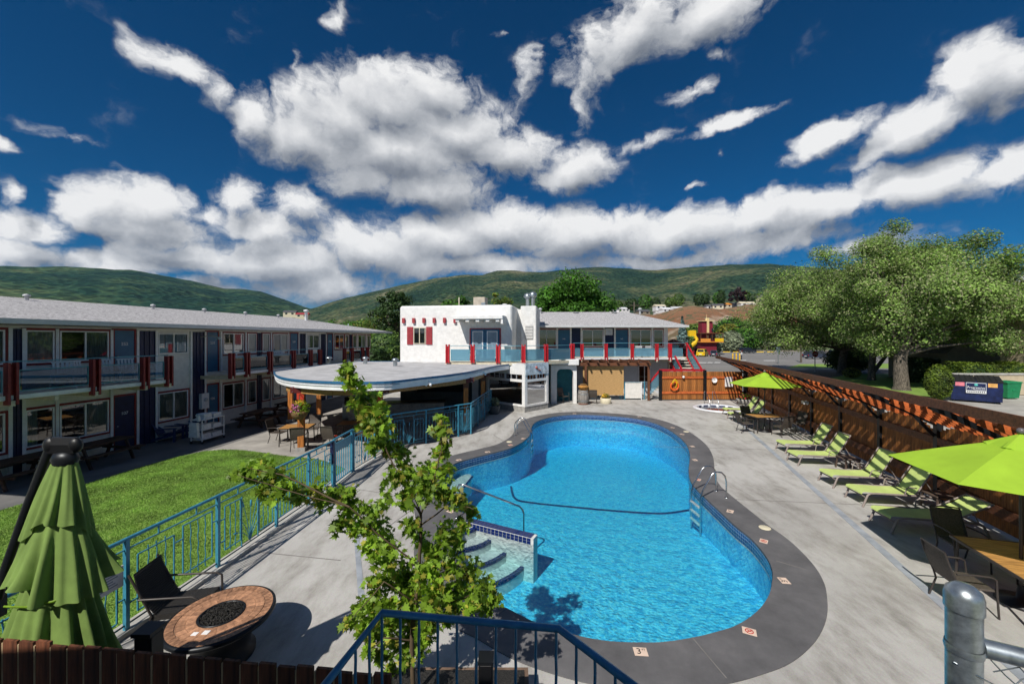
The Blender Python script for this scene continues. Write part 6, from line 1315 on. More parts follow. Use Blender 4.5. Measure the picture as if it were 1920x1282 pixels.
cl = [(652,684,14),(650,700,18),(664,718,22),(686,742,26),(672,756,20),(704,768,30),(690,790,24),(715,800,30),(722,828,30),(748,850,30),(700,835,18),(765,885,34),(738,895,24),(828,786,15),(824,806,18),(834,826,15),(826,850,22),(838,880,22),(812,880,24),(800,912,36),(830,925,30),(762,930,28),(858,935,22),(884,958,14),(872,948,14),(720,940,20),
 (443,890,12),(462,885,18),(482,876,26),(505,888,28),(500,915,24),(530,915,28),(560,925,26),(590,915,24),(612,930,30),(650,930,26),(655,955,26),(690,955,26),(640,980,24),(668,990,24),(700,985,26),(715,1010,30),(690,1020,20),(735,1040,26),(705,1045,16),(770,985,24),
 (835,1000,34),(868,985,20),(810,1030,28),(855,1020,20),(790,1010,20),(760,1075,34),(725,1085,28),(700,1090,18),(798,1070,34),(840,1055,36),(880,1070,32),(905,1098,28),(928,1118,18),(912,1140,14),(895,1125,16),(770,1110,34),(820,1105,34),(860,1105,30),
 (700,1125,28),(672,1140,20),(655,1165,16),(690,1160,26),(730,1130,32),(765,1145,34),(805,1140,34),(845,1130,26),(880,1135,16),(735,1170,32),(705,1190,24),(680,1185,16),(770,1180,30),(805,1170,26),(840,1160,18),(745,1205,26),(715,1225,20),(780,1215,24),(690,1215,14),(760,1235,18),(735,1250,16),(800,1200,18)]
P = []
for (u, v, r) in cl:
    c = mpx(u, v, random.uniform(-.32,.32)); rr = r/F*4.5; n = int(16+r*r*.12); p, _ = cloud(tuple(c), (rr*1.05,rr*1.1,rr*.95), n, .1); P.append(p)
P = np.concatenate(P); k = RNG.random(len(P)) < .16
leaf_cards('leaves', mp_, 'leaf_maple', P[~k], .068, .2, 'maple'); leaf_cards('young_leaves', mp_, 'leaf_maple_new', P[k], .060, .2, 'maple')
pl_ = thing('tree_planter', 'low brown planter box at the foot of the young maple', 'planter', (-1.0,4.55,0)); MB().box(-.55,1.2,-.5,.42,0,.30).build('box', mat('planter_brown', (.20,.13,.09), .8, var=.25, vs=5), pl_); MB().box(-.5,1.15,-.45,.37,.301,.31).build('soil', 'lava', pl_)
# big elms on the right
ELM = 'old elms beyond the cedar fence'
def elm(lb, u, v, h, rad, cx, seed, lean, ncl, tr, split=False):
    b = G(u, v); t = thing('elm_tree', lb, 'tree', (b.x,b.y,0), 0., ELM); cz = h-rad[2]
    P, O, C = crown_points((cx[0],cx[1],cz), rad, ncl, 1150, rad[0]*.25, seed, low=-.85); dc = P-np.array([[cx[0],cx[1],cz-1.0]]); dc /= np.linalg.norm(dc, axis=1)[:,None]; O = O*.45+dc*.75; k = RNG.random(len(P)) < .30; leaf_cards('crown', t, 'leaf_elm', P[~k], .175, out=O[~k]); leaf_cards('dry_foliage', t, 'leaf_elm_pale', P[k], .15, out=O[k])
    q = MB(); q.tube([(0,0,-.2),(.02,0,.3),(lean*.3,.05,1.6),(lean*.7,0,3.2),(lean+cx[0]*.3,0,cz*.7)], [tr*1.5,tr*1.1,tr,tr*.9,tr*.5], 14)
    if split: q.tube([(lean*.1,0,.6),(lean+1.3,.2,2.4),(lean+2.2,.3,4.2)], [tr*.7,tr*.6,tr*.4], 12)
    q.build('trunk', 'bark', t); q = MB()
    for c in C[::max(1,len(C)//26)]: q.tube([(lean*.7,0,2.9),(lean*.7+(c[0]-lean)*.4,c[1]*.4,3.0+(c[2]-3)*.55),tuple(c)], [tr*.45,tr*.25,.03], 7)
    q.build('limbs', 'bark', t); return t
elm('wide old elm with a dark leaning trunk nearest the road', 1578, 700, 13.4, (8.6,7.0,5.8), (-2.0,0), 21, .5, 96, .42)
elm('old elm with a forked pale trunk in the middle', 1634, 712, 16.0, (7.4,6,6.6), (1.0,0), 22, .3, 74, .30, True)
elm('old elm with the thickest grey trunk nearest the fence', 1690, 730, 14.4, (7.0,6,6.2), (3.4,1.5), 23, -.1, 96, .48)
def bush(name, lb, base, rad, m, n, ls, cat='shrub', group='shrubs and hedges beyond the fence'):
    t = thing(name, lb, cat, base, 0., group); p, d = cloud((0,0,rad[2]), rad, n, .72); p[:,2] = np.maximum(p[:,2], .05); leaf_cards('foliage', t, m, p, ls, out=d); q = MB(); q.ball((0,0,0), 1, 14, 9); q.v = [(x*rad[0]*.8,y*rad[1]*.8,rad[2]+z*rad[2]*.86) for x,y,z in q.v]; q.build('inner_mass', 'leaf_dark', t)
    MB().tube([(0,0,0),(0,0,rad[2])], .05, 6).build('stem', 'bark', t); return t
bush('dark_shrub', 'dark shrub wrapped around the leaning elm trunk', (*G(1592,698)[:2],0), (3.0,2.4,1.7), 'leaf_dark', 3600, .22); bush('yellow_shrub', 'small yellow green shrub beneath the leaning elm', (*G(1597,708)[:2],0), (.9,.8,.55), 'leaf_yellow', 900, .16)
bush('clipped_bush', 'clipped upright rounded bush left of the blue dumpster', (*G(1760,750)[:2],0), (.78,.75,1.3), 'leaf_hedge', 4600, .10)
def hedge(lb, a, b, h, w, m='leaf_hedge', n=9000):
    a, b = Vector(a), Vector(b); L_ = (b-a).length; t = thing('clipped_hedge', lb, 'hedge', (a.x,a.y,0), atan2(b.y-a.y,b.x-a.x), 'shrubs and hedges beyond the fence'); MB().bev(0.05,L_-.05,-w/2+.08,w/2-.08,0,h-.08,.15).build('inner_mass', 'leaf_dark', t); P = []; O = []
    u_ = RNG.random((n,3))
    for i in range(n):
        s_ = random.random(); x = u_[i,0]*L_; bmp = .10*sin(x*1.9)+.08*sin(x*4.3+1)
        if s_ < .4: P.append((x,(u_[i,1]-.5)*w,h+bmp+random.uniform(-.06,.06))); O.append((0,0,1))
        elif s_ < .9: P.append((x,-w/2+bmp*.6+random.uniform(-.06,.06),u_[i,2]*h)); O.append((0,-1,.2))
        else: P.append((random.choice((0,L_)),(u_[i,1]-.5)*w,u_[i,2]*h)); O.append((0,0,.5))
    leaf_cards('foliage', t, m, np.array(P), .13, out=np.array(O)); return t
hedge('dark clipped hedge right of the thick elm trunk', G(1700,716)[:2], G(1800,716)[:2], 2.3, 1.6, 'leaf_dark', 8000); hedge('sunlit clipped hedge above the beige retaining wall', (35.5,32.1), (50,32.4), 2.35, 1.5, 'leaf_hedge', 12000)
rw = thing('retaining_wall', 'beige stucco retaining wall behind the dumpster', 'wall', (34.1,31.0,0)); MB().box(0,16,0,.4,0,1.55).build('wall', 'beige_wall', rw); MB().box(-.05,16.05,-.06,.46,1.551,1.66).build('coping', 'kerb', rw)
# background trees
tree('round_maple', 'big round green tree behind the motel wing roof', (8.4,57,0), 13.4, (5.4,5,5.2), 'leaf_deep', 90, 210, .34, .3, 31)
tree('willow_tree', 'tall olive tree with bare tips behind the white house', (-1.9,60,0), 11.6, (2.0,2,4.2), 'leaf_mid', 30, 150, .28, .2, 32, m2='leaf_yellow'); bush('yellow_tree', 'yellow green bushy tree right of the rooftop air conditioner', (.0,55,0), (3.0,2.6,4.2), 'leaf_yellow', 3000, .35, 'tree')
tree('dark_round_tree', 'small dark green tree behind the white house parapet', (-9.2,66,0), 11.2, (2.7,2.5,3.0), 'leaf_deep', 34, 150, .34, .22, 33)
tree('tall_dark_tree', 'tall dark tree just left of the white house', (-18.6,62,0), 12.2, (3.0,3,5.6), 'leaf_dark', 50, 170, .32, .25, 34); tree('hillside_tree', 'rounded mid green tree left of the white house', (-21.5,66,0), 8.6, (4.4,4,4.2), 'leaf_mid', 60, 170, .32, .2, 35, m2='leaf_yellow')
tree('hillside_tree', 'bright green rounded tree above the motel roof end', (-28.5,78,0), 8.2, (3.6,3.4,3.6), 'leaf_deep', 40, 150, .34, .2, 36); tree('hillside_tree', 'green tree behind the white roof flue', (-36.5,85,0), 8.0, (4.4,4,3.4), 'leaf_deep', 40, 150, .36, .2, 37); tree('hillside_tree', 'low yellow green tree at the end of the motel roof', (-24.0,72,0), 6.8, (4.6,4.2,3.2), 'leaf_yellow', 50, 150, .34, .2, 38, m2='leaf_mid')
for i, (u, v, y, rx, hh, mm, lb) in enumerate(((700,652,44,2.0,3.6,'leaf_dark','dark shrub on the grass left of the white house'),(722,640,48,2.6,5.6,'leaf_mid','leafy green shrub left of the white house corner'),(676,640,52,2.2,4.6,'leaf_mid','leafy green shrub at the corner of the motel block'))):
    bush('garden_shrub', lb, ((u-CU)/F*y,y,0), (rx,rx*.9,hh/2), mm, 2600, .26)
struct(MB().sheet([(-24,36.1),(-2,36.1),(-2,60),(-24,60)], -.03).build('grass_verge', mat('dry_grass', (.22,.23,.07), .95, var=.3, vs=.5)))
# spruce: tiers of drooping needle cards
sp_t = thing('blue_spruce', 'blue grey spruce beside the end of the motel wing', 'tree', (26.5,62,0), 0., 'trees beyond the motel'); P = []; O = []
for i in range(2600):
    t_ = random.random()**.7; z = .5+7.3*(1-t_); r = 2.1*t_*(.75+.25*((z*1.6) % 1)); a = random.random()*6.28; rr = r*(.55+.45*random.random()); P.append((rr*cos(a),rr*sin(a),z-.25*rr)); O.append((cos(a),sin(a),.3))
leaf_cards('crown', sp_t, 'leaf_spruce', np.array(P), .34, out=np.array(O)); MB().tube([(0,0,0),(0,0,7.9)], [.2,.02], 8).build('trunk', 'bark', sp_t)
for i, (u, y, rx, hh, mm, lb) in enumerate(((1262,58,2.0,4.2,'leaf_purple','dark purple shrub behind the end of the motel wing'),(1280,70,1.6,4.4,'leaf_mid','thin green shrub left of the blue spruce'),(1305,120,4.5,9.0,'leaf_mid','green tree between the spruce and the maroon tower'),(1372,150,8,12.6,'leaf_deep','dark green tree right of the maroon tower'),(1366,140,4.5,9.6,'leaf_yellow','yellow green shrub right of the maroon tower'),(1385,138,8,8,'leaf_deep','bright green rounded tree right of the maroon tower'),(1371,128,3.6,6.8,'leaf_grey','pale silver bush behind the parking lot'),(1337,112,3.0,5.8,'leaf_grey','pale silver bush in front of the maroon tower'),(1410,160,8,12,'leaf_mid','tall green tree left of the elms'),(1445,150,7,10,'leaf_grey','greyish tree mass behind the elms'),(1480,150,7,9,'leaf_mid','green tree mass seen through the elms'))):
    bush('roadside_tree', lb, ((u-CU)/F*y,y,0), (rx,rx*.8,hh/2), mm, 2200, .3+.004*y, 'tree', 'trees along the far road')
tree('purple_tree', 'dark purple tree on the rim of the dry bench', (*A(1383,570,420)[:2],35), 22, (8,7,9), 'leaf_purple', 24, 90, 1.6, .6, 51)
for i, u in enumerate((1160,1185,1255,1272,1310,1322,1345,1352,1400,1415,1210,1230)):
    y = 415+random.uniform(0,60); rim = np.interp(u,[1130,1250,1430],[582,572,563]); p = A(u, rim+3, y); bush('bench_tree', 'small green tree among houses on the bench, number %s counted from the left' % ['one','two','five','six','seven','eight','nine','ten','eleven','twelve','three','four'][i], (p.x,p.y,p.z-1), (random.uniform(4,8),5,random.uniform(5,9)), random.choice(('leaf_deep','leaf_mid','leaf_dark')), 500, 1.7, 'tree', 'trees on the dry bench')
# ------------------------------------------------------------------ houses
def house(lb, loc, rz, w, d, h, rh, wm, rm, wins=2, group='houses on the dry bench'):
    t = thing('house', lb, 'house', loc, rz, group); MB().box(-w/2,w/2,-d/2,d/2,-2,h).build('wall', wm, t); q = MB(); e = .4
    q.add([(-w/2-e,-d/2-e,h-.1),(w/2+e,-d/2-e,h-.1),(w/2+e,d/2+e,h-.1),(-w/2-e,d/2+e,h-.1),(-w/2-e,0,h+rh),(w/2+e,0,h+rh)], [(0,1,5,4),(2,3,4,5),(0,4,3),(1,2,5),(0,3,2,1)]); q.build('roof', rm, t)
    for i in range(wins): x = -w/2+w*(i+.5)/wins; MB().box(x-w*.09,x+w*.09,-d/2-.06,-d/2-.002,h*.35,h*.8).build('window', 'car_glass', t)
    return t
hp = [(1147,583,14,'white_paint','roof_dark'),(1152,595,18,'cream_paint','roof_dark'),(1170,581,9,'white_paint','white_paint'),(1205,586,12,'taupe_wall','roof_dark'),(1236,576,11,'white_paint','cream_paint'),(1235,583,9,'white_paint','white_paint'),(1247,582,10,'linen','white_paint'),(1268,580,11,'white_paint','gutter'),(1332,576,12,'white_paint','roof_dark'),(1345,575,10,'cream_paint','roof_dark'),(1358,573,12,'cream_paint','bright_orange'),(1378,572,12,'gutter','roof_dark'),(1399,571,14,'white_paint','cream_paint')]
nm = ['first','second','third','fourth','fifth','sixth','seventh','eighth','ninth','tenth','eleventh','twelfth','thirteenth']
for i, (u, v, w, wm, rm) in enumerate(hp):
    y = 408+(i % 3)*14; p = A(u, v+4, y); house('tiny house on the dry bench rim, %s from the left' % nm[i], (p.x,p.y,p.z), random.uniform(-.3,.3), w, 8, 3.2, 2.0, wm, rm)
p = A(1432,572,430); house('large pale two storey house on the bench rim left of the elms', (p.x,p.y,p.z), .2, 24, 12, 7.5, 4, 'cream_paint', 'roof_dark', 5)
for i, (u, v, lb) in enumerate(((545,592,'tiny distant house above the motel roof, left of its pair'),(568,596,'tiny distant house beside the white flue'))):
    p = A(u, v, 420); house(lb, (p.x,p.y,p.z), .2, 12, 8, 3.5, 2, 'cream_paint', 'shutter_red' if i else 'roof_dark', 2, 'distant houses at left')
# right hand neighbours
hs = thing('neighbour_house', 'taupe house with steep dark roof behind the hedge', 'house', (45.6,38.0,0), -.12)
q = MB(); q.yprism([(-3.6,0),(3.4,0),(3.4,2.6),(-.4,6.0),(-3.6,3.0)], 0, 7); q.build('gable_wall', 'taupe_wall', hs); q = MB(); q.add([(-.4,-.3,6.1),(3.9,-.3,2.5),(3.9,7.3,2.5),(-.4,7.3,6.1),(-4.0,-.3,2.9),(-4.0,7.3,2.9)], [(0,1,2,3),(4,0,3,5)]); q.build('roof', 'roof_dark', hs)
MB().box(3.41,12,.4,6,0,3.0).build('porch_wall', 'taupe_wall', hs); q = MB(); q.add([(0.6,-.6,5.0),(9.6,-.6,3.1),(9.6,.2,3.1),(9.6,4,5.6),(.6,4,6.0)], [(0,1,2,3,4)]); q.build('porch_roof', 'roof_dark', hs); w = MB().box(4.2,7.2,.32,.39,.9,2.4).build('window', 'door_pane', hs); MB().box(4.1,7.3,.30,.319,.8,.9).build('sill', 'white_paint', hs)
th = thing('tall_house', 'tall beige gabled house at the right edge', 'house', (40.2,28.2,0), -.2); MB().box(.3,12,3,6,0,8.2).build('wall', 'beige_wall', th); q = MB(); q.add([(-.5,2.4,7.6),(6,2.4,12.4),(6,6.6,12.4),(-.5,6.6,7.6),(12.5,2.4,7.6),(12.5,6.6,7.6)], [(0,1,2,3),(1,4,5,2)]); q.build('roof', 'gutter', th); q = MB(); q.yprism([(.3,8.2),(12,8.2),(6,12.2)], 3.0, 3.3); q.build('gable', 'beige_wall', th); MB().box(2,3.2,2.92,2.999,4.5,6.5).build('window', 'door_pane', th)
# maroon tower attraction
mt = thing('maroon_tower_building', 'maroon tower with yellow and orange balconies beyond the parking lot', 'building', (52.6,106,0), 0.); mt.scale = (.58,.6,.72)
MB().box(-4.2,3.2,0,6,0,4.6).build('ground_storey', 'maroon', mt); MB().box(-5,5.6,-1.6,6.5,4.6,4.9).build('deck_floor', 'bright_orange', mt); MB().box(-4.9,-.4,-1.6,-1.45,4.91,6.0).build('orange_parapet', 'bright_orange', mt); MB().box(1.6,5.5,-1.6,-1.45,4.91,6.1).build('yellow_parapet', 'yellow_paint', mt); MB().box(-3.6,2.8,.2,5.5,4.91,7.8).build('middle_storey', 'maroon', mt); MB().box(-5.4,5.6,-1.8,6.6,7.81,8.1).build('roof_slab', 'brown_beam', mt)
for x in (-4.8,-2.2,.4,3.0,5.3): MB().box(x-.1,x+.1,-1.55,-1.35,4.91,7.81).build('post', 'brown_beam', mt)
q = MB(); q.xprism([(.8,8.11),(5.2,8.11),(4.6,12.4),(1.4,12.4)], -3.0, 2.0); q.build('tower', 'maroon', mt); MB().box(-3.4,2.4,.6,5.4,12.41,12.65).build('tower_cap', 'pale_yellow', mt); MB().box(-1.0,.0,.45,.75,8.11,13.6).build('pilaster', 'pale_yellow', mt); MB().lathe([(.5,0),(.45,.6),(.08,1.0),(.05,2.4)], 8).build('spire', 'pale_yellow', mt, (-.5,2,12.66)); MB().box(1.2,1.9,.55,.75,8.6,9.8).build('window', 'car_glass', mt); MB().box(-1.2,-.4,.1,.199,5.5,7.2).build('doorway', 'pale_yellow', mt)
for x in (.4,1.3,2.1): MB().box(x,x+.5,.1,.199,5.3,7.3).build('window', 'car_glass', mt)
ys = thing('yellow_slide_tower', 'yellow water slide platform left of the maroon tower', 'slide', (47.4,105,0)); ys.scale = (.5,.5,.95); MB().box(-1.8,1.8,-1,1,5.2,6.8).build('platform_cabin', 'yellow_paint', ys); MB().tube([(1.0,-1,5.2),(2.2,-1.5,4.2),(1.0,-2,3.4),(-1.0,-2,2.6)], .7, 8).build('chute', 'yellow_paint', ys)
for x in (-1.6,1.6): MB().box(x-.12,x+.12,-.12,.12,0,5.2).build('leg', 'steel_dark', ys)
MB().box(-2.2,2.2,-1.3,1.3,2.6,2.9).build('lower_deck', 'steel_dark', ys)
# ------------------------------------------------------------------ roads and the parking lot
struct(MB().sheet([(17.7,28),(17.7,36.2),(14,36.2),(14,150),(320,150),(320,56),(60,56),(30,33),(24,26)], -.046).build('parking_lot', 'asphalt'))
struct(MB().sheet([(17.65,-6),(17.65,27.9),(25,28.3),(31,29.8),(36,33),(75,33),(75,-6)], -.044).build('driveway', mat('driveway_concrete', (.40,.385,.35), .9, var=.12, vs=.7)))
def strip(name, pts, z, m): return struct(MB().sheet(pts, z).build(name, m))
strip('grass_island', [tuple(G(u,v))[:2] for u,v in ((1475,689),(1500,682),(1700,681),(1900,680),(1900,690),(1700,690))], -.036, 'turf')
strip('shade_lawn', [tuple(G(u,v))[:2] for u,v in ((1555,708),(1600,700),(1760,700),(1770,752),(1720,744),(1640,728))], -.034, 'turf')
strip('side_street', [tuple(G(u,v))[:2] for u,v in ((1380,696),(1560,692),(1900,692),(1900,697),(1600,699),(1560,707),(1500,704))], -.040, mat('asphalt_dark', (.085,.085,.09), .9, var=.15))
for i, (u0, u1, v) in enumerate(((1312,1326,678.6),(1328,1338,678.4),(1341,1352,678.2))): strip('road_marking', [tuple(G(u,vv))[:2] for u,vv in ((u0,v),(u1,v+.2),(u1-3,v+1.6),(u0-3,v+1.4))], -.040, 'line_white')
for (u0, u1, v) in ((1385,1399,674.5),(1432,1453,675),(1392,1440,685),(1570,1640,672)): strip('road_marking', [tuple(G(u,vv))[:2] for u,vv in ((u0,v),(u1,v),(u1,v+1),(u0,v+1))], -.039, 'line_white')
kb = None; G_ = 'yellow wheel stops along the far kerb'
for i, u in enumerate((1362,1381,1425,1445)):
    p = G(u, 660); t = thing('wheel_stop', 'yellow concrete wheel stop at the far kerb, %s from the left' % nm[i], 'wheel stop', (p.x,p.y,-.04), 0., G_); MB().xprism([(-.15,0),(.15,0),(.1,.22),(-.1,.22)], -1.1, 1.1).build('block', 'yellow_paint', t); MB().box(-1.0,-.9,-.02,.02,.18,.24).build('pin', 'steel_dark', t)
strip('far_verge', [(60,133),(320,133),(320,150),(60,150)], -.035, mat('gravel', (.30,.26,.20), .95, var=.25, vs=.4))
for i, (u, lb) in enumerate(((1374,'left'),(1380.5,'middle'),(1387,'right'))):
    p = G(u, 677); t = thing('yellow_bollard', 'yellow steel bollard, the %s one of three beyond the fence' % lb, 'bollard', (p.x,p.y,-.04), 0., 'yellow bollards'); MB().lathe([(.11,0),(.11,1.45),(.08,1.53),(.001,1.56)], 14).build('post', 'yellow_paint', t); MB().lathe([(.113,.9),(.113,1.05)], 14).build('band', 'bright_orange', t)
def sign_post(name, lb, u, v, h, kind):
    p = G(u, v); t = thing(name, lb, 'sign', (p.x,p.y,-.04)); MB().box(-.04,.04,-.04,.04,0,h).build('post', 'galvanised', t)
    if kind == 'stop': MB().yprism([(.40*cos(R(22.5+45*i)),h-.35+.40*sin(R(22.5+45*i))) for i in range(8)], -.06, -.041).build('plate', 'ink_red', t); text('STOP', .26, 'lettering', 'white_paint', t, (0,-.062,h-.35), (pi/2,0,0))
    else: MB().box(-.35,.35,-.06,-.041,h-.9,h).build('plate', 'galvanised', t)
sign_post('stop_sign', 'red stop sign standing on the shaded side street', 1528, 697, 2.7, 'stop'); sign_post('parking_sign', 'grey sign on a post in the parking lot left of the elms', 1459, 681, 2.9, 'p')
p = G(1502, 679); up_ = thing('utility_pole', 'brown utility pole rising into the elm foliage', 'pole', (p.x,p.y,-.04)); MB().lathe([(.16,0),(.12,9),(.001,9.02)], 10).build('pole', 'bark', up_); MB().box(-1.2,1.2,-.06,.06,8.2,8.35).build('cross_arm', 'bark', up_)
p = A(1189, 640, 130); up2 = thing('utility_pole', 'dark utility pole above the motel wing roof', 'pole', (p.x,p.y,0)); MB().lathe([(.22,0),(.16,16.2),(.001,16.3)], 8).build('pole', 'bark', up2); MB().box(-1.5,1.5,-.08,.08,15.0,15.2).build('cross_arm', 'bark', up2)
p = A(653, 640, 60); up3 = thing('utility_pole', 'thin grey pole standing left of the white house', 'pole', (p.x,p.y,0)); MB().lathe([(.09,0),(.07,6.5),(.001,6.6)], 8).build('pole', 'galvanised', up3); MB().box(-.5,.5,-.04,.04,6.0,6.08).build('cross_arm', 'galvanised', up3)
# ------------------------------------------------------------------ cars
def car(lb, u, v, rz, m, L_=4.6, W_=1.85, h=1.6, pick=False):
    p = G(u, v); t = thing('parked_car', lb, 'car', (p.x,p.y,-.04), rz, 'cars in the parking lot'); w = W_/2; b = .28; bh = h*.58
    pr = [(-L_/2,b+.12),(-L_/2+.05,b),(L_/2-.05,b),(L_/2,b+.15),(L_/2,bh-.12),(L_/2-.25,bh-.02),(L_/2-1.1,bh+.04),(-L_/2+.1,bh+.02),(-L_/2,bh-.1)]
    q = MB(); q.yprism([(x,z) for x,z in pr], -w, w); q.build('body', m, t); c0, c1_ = (-.2,L_/2-1.15) if pick else (-L_/2+.15,L_/2-1.15)
    k = len(pr); cab = [(c0,bh+.03),(c1_,bh+.03),(c1_-.75,h-.03),(c1_-1.0,h),(c0+.45,h),(c0+.25,h-.04)]; q = MB(); n_ = len(cab); q.add([(x,-w+.06,z) if z < bh+.1 else (x,-w+.22,z) for x,z in cab]+[(x,w-.06,z) if z < bh+.1 else (x,w-.22,z) for x,z in cab], [tuple(range(n_)), tuple(range(2*n_-1,n_-1,-1))]+[(i,n_+i,n_+(i+1)%n_,(i+1)%n_) for i in range(n_)]); q.build('cabin', m, t)
    for s_ in (-1,1):
        y0_, y1_ = s_*(w-.075), s_*(w-.20); q = MB(); q.add([(c0+.22,y0_,bh+.10),(c1_-.15,y0_,bh+.10),(c1_-.72,y1_,h-.10),(c0+.42,y1_,h-.10)], [(0,1,2,3)]); q.v = [(x,y+s_*.02,z) for x,y,z in q.v]; q.build('side_window', 'car_glass', t)
        for x in (-L_*.31,L_*.31): wl = MB().lathe([(.001,-.11),(.33,-.11),(.34,0),(.33,.11),(.001,.11)], 18).build('wheel', 'rubber', t, (x,s_*(w-.08),.34), (pi/2,0,0)); MB().lathe([(.20,-.115),(.001,-.12)], 12).build('rim', 'chrome', wl); MB().lathe([(.20,.115),(.001,.12)], 12).build('rim', 'chrome', wl)
        MB().box(L_/2-.06,L_/2+.015,s_*w*.78-.16,s_*w*.78+.16,bh-.28,bh-.13).build('headlight', 'white_plastic', t); MB().box(-L_/2-.015,-L_/2+.05,s_*w*.82-.12,s_*w*.82+.12,bh-.32,bh-.10).build('tail_light', 'lamp_red', t)
    q = MB(); q.quad((c0+.02,-w+.2,bh+.1),(c0+.02,w-.2,bh+.1),(c0+.23,w-.3,h-.1),(c0+.23,-w+.3,h-.1)); q.v = [(x-.03,y,z) for x,y,z in q.v]; q.build('rear_window', 'car_glass', t); q = MB(); q.quad((c1_-.02,-w+.16,bh+.1),(c1_-.02,w-.16,bh+.1),(c1_-.70,w-.28,h-.1),(c1_-.70,-w+.28,h-.1)); q.v = [(x+.03,y,z+.02) for x,y,z in q.v]; q.build('windscreen', 'car_glass', t)
    MB().box(-L_/2-.03,-L_/2+.02,-.26,.26,b+.22,b+.36).build('number_plate', 'paper', t); return t
car('bright yellow pickup parked beside the grey hatchback', 1317, 667.5, .95, 'car_yellow', 5.0, 1.9, 1.8); car('grey blue hatchback parked right of the yellow truck', 1341, 667.5, .9, 'car_navy', 4.0, 1.75, 1.5); car('dark car half hidden by the staircase rail', 1301, 664, .8, 'car_red', 4.4, 1.8, 1.6); car('dark suv by the far kerb', 1401, 661.5, .15, 'car_dark', 4.6, 1.9, 1.7); car('dark blue suv behind the stop sign', 1532, 672, .05, 'car_navy', 5.2, 1.95, 1.75); car('dark sedan left of the leaning elm trunk', 1572, 667, .1, 'car_dark', 4.7, 1.85, 1.5); car('dark car right of the leaning elm trunk', 1648, 663.5, .1, 'car_dark', 4.6, 1.85, 1.55); car('white pickup beyond the dark hedge', 1752, 668, .1, 'car_white', 5.4, 2.0, 1.85, True)
tl_ = thing('white_trailer', 'small white trailer at the far kerb', 'trailer', (*G(1388,658)[:2],-.04)); MB().bev(-1.8,1.6,-1,1,.5,2.4,.2).build('body', 'car_white', tl_); MB().lathe([(.001,-.1),(.3,-.1),(.3,.1),(.001,.1)], 14).build('wheel', 'rubber', tl_, (0,-.95,.3), (pi/2,0,0)); MB().bar((1.6,0,.55),(2.5,0,.5),.1,.08).build('drawbar', 'steel_dark', tl_)
# ------------------------------------------------------------------ dumpster and bin
p = G(1830, 754); du = thing('dumpster', 'navy blue dumpster with black lids and white company lettering', 'dumpster', (p.x+.57,p.y+.57,-.04), -.76); w = 1.62; du.scale = (.72,.9,1.06)
MB().xprism([(-.75,.12),(.70,.12),(.85,1.35),(.85,1.62),(-.85,1.40),(-.85,1.0)], -w, w).build('body', 'dumpster_blue', du)
for s_ in (-1,1): l_ = MB(); l_.add([(s_*.03,-.9,1.44),(s_*(w+.03),-.9,1.44),(s_*(w+.03),.9,1.70),(s_*.03,.9,1.70)], [(0,1,2,3) if s_ > 0 else (3,2,1,0)]); l_.add([(s_*.03,-.9,1.36),(s_*(w+.03),-.9,1.36),(s_*(w+.03),-.9,1.44),(s_*.03,-.9,1.44)], [(0,1,2,3)]); lo = l_.build('lid', 'rubber', du); q = MB(); [q.bar((s_*(.25+.35*j),-.88,1.455),(s_*(.25+.35*j),.88,1.715),.05,.03) for j in range(4)]; q.build('rib', 'rubber', lo); MB().box(s_*(w+.02)-.06,s_*(w+.02)+.06,-.5,.5,.75,1.0).build('fork_pocket', 'dumpster_blue', du)
for x in (-w+.2,w-.2): MB().box(x-.08,x+.08,-.7,-.5,0,.119).build('foot', 'steel_dark', du)
fy = -.862
pn = MB().box(-.66,.62,fy-.012,fy+.02,.62,1.30).build('logo_panel', 'white_paint', du); MB().box(-.63,.59,fy-.016,fy-.0125,.80,1.27).build('panel_field', 'dumpster_blue', pn); text('Progressive', .24, 'lettering', 'white_paint', pn, (-.02,fy-.02,.98), (pi/2,0,0)); text('Waste Solutions', .10, 'lettering', 'white_paint', pn, (.20,fy-.02,.86), (pi/2,0,0)); MB().ball((0,0,0), .13, 14, 6, .55).build('emblem', 'label_teal', pn, (-.02,fy-.02,1.17), (0,0,0)).scale = (1,.12,1)
q = MB(); [q.box(-.58+i*.13,-.50+i*.13,fy-.0145,fy-.0121,.67,.75) for i in range(9)]; q.build('phone_digits', 'ink', pn)
MB().box(-1.35,-.75,fy-.004,fy+.01,1.05,1.30).build('pink_label', 'label_pink', du); MB().box(.72,1.30,fy-.004,fy+.01,1.05,1.30).build('orange_label', 'label_orange', du)
p = G(1898, 747); gb = thing('green_wheelie_bin', 'green plastic wheelie bin right of the dumpster', 'bin', (p.x,p.y+.3,-.04)); q = MB(); q.add([(-.42,-.36,.08),(.42,-.36,.08),(.42,.36,.08),(-.42,.36,.08),(-.52,-.45,1.18),(.52,-.45,1.18),(.52,.45,1.18),(-.52,.45,1.18)], [(0,3,2,1),(4,5,6,7),(0,1,5,4),(1,2,6,5),(2,3,7,6),(3,0,4,7)]); q.build('body', 'bin_green', gb); MB().xprism([(-.50,1.19),(.50,1.19),(.48,1.30),(-.42,1.27)], -.58, .58).build('lid', 'bin_green', gb); MB().tube([(-.4,.52,1.12),(.4,.52,1.12)], .03, 6).build('handle', 'bin_green', gb); MB().box(-.12,.12,-.44,-.40,.6,.72).build('lift_bar', 'bin_green', gb)
for s_ in (-1,1): MB().lathe([(.001,-.04),(.13,-.04),(.13,.04),(.001,.04)], 14).build('wheel', 'rubber', gb, (s_*.4,.36,.13), (0,pi/2,0))
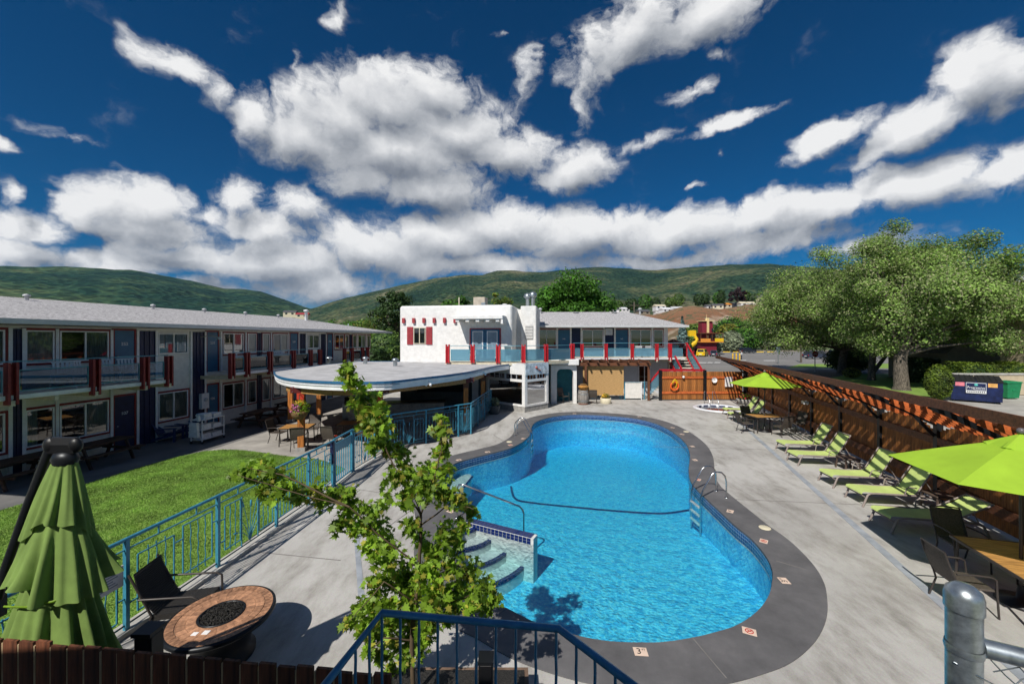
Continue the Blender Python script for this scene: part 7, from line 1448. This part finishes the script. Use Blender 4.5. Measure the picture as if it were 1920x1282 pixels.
# ------------------------------------------------------------------ one person walking in the parking lot
p = G(1390.5, 673.5); pe_ = thing('person', 'person in a pale shirt and dark trousers walking across the parking lot', 'person', (p.x,p.y,-.04), .5)
me = bpy.data.meshes.new('body'); J = [((0,0,.95),.15),((0,0,1.15),.155),((0,0,1.38),.17),((0,0,1.50),.07),((0,-.02,1.60),.09),((0,-.02,1.72),.085),((-.21,0,1.40),.065),((-.27,.06,1.12),.05),((-.25,-.05,.88),.04),((.21,0,1.40),.065),((.27,-.06,1.12),.05),((.25,.08,.88),.04),((-.09,0,.88),.10),((-.10,-.10,.48),.07),((-.10,-.08,.08),.05),((-.10,-.22,.04),.04),((.09,0,.88),.10),((.10,.10,.48),.07),((.10,.22,.10),.05),((.10,.10,.04),.04)]
E = [(0,1),(1,2),(2,3),(3,4),(4,5),(2,6),(6,7),(7,8),(2,9),(9,10),(10,11),(0,12),(12,13),(13,14),(14,15),(0,16),(16,17),(17,18),(18,19)]
me.from_pydata([j[0] for j in J], E, []); bo_ = bpy.data.objects.new('body', me); COL.objects.link(bo_); bo_.parent = pe_; sm_ = bo_.modifiers.new('skin', 'SKIN'); 
for i, j in enumerate(J): me.skin_vertices[0].data[i].radius = (j[1], j[1]*.8)
me.skin_vertices[0].data[0].use_root = True; bo_.modifiers.new('sub', 'SUBSURF').levels = 1
nt, b, src = special('person_cloth'); sz = N(nt, 'ShaderNodeSeparateXYZ'); nt.links.new(src, sz.inputs[0]); nt.links.new(RAMP(nt, MATH(nt, 'DIVIDE', sz.outputs[2], 2.), [(0,(.01,.01,.01)),(.04,(.02,.022,.03)),(.49,(.55,.56,.58)),(.745,(.45,.27,.19))], 'CONSTANT'), b.inputs['Base Color']); me.materials.append(MATS['person_cloth'])
MB().ball((0,0,0), .10, 10, 6).build('hair', 'hair_dark', pe_, (0,.015,1.74))
# ------------------------------------------------------------------ valley air
hz = MB().box(-7000,7000,-1500,7000,-3,960).build('haze', 'paper'); hz.data.materials.clear(); hm = bpy.data.materials.new('haze_air'); hm.use_nodes = True; nt = hm.node_tree; nt.nodes.remove(nt.nodes['Principled BSDF'])
pvn = N(nt, 'ShaderNodeVolumePrincipled'); pvn.inputs['Density'].default_value = .000022; pvn.inputs['Color'].default_value = (.34,.60,.95,1); pvn.inputs['Anisotropy'].default_value = .0; LK(nt, pvn, 0, nt.nodes['Material Output'], 'Volume'); hz.data.materials.append(hm); tag(hz, 'thin blue air filling the valley', 'haze', None, 'stuff')
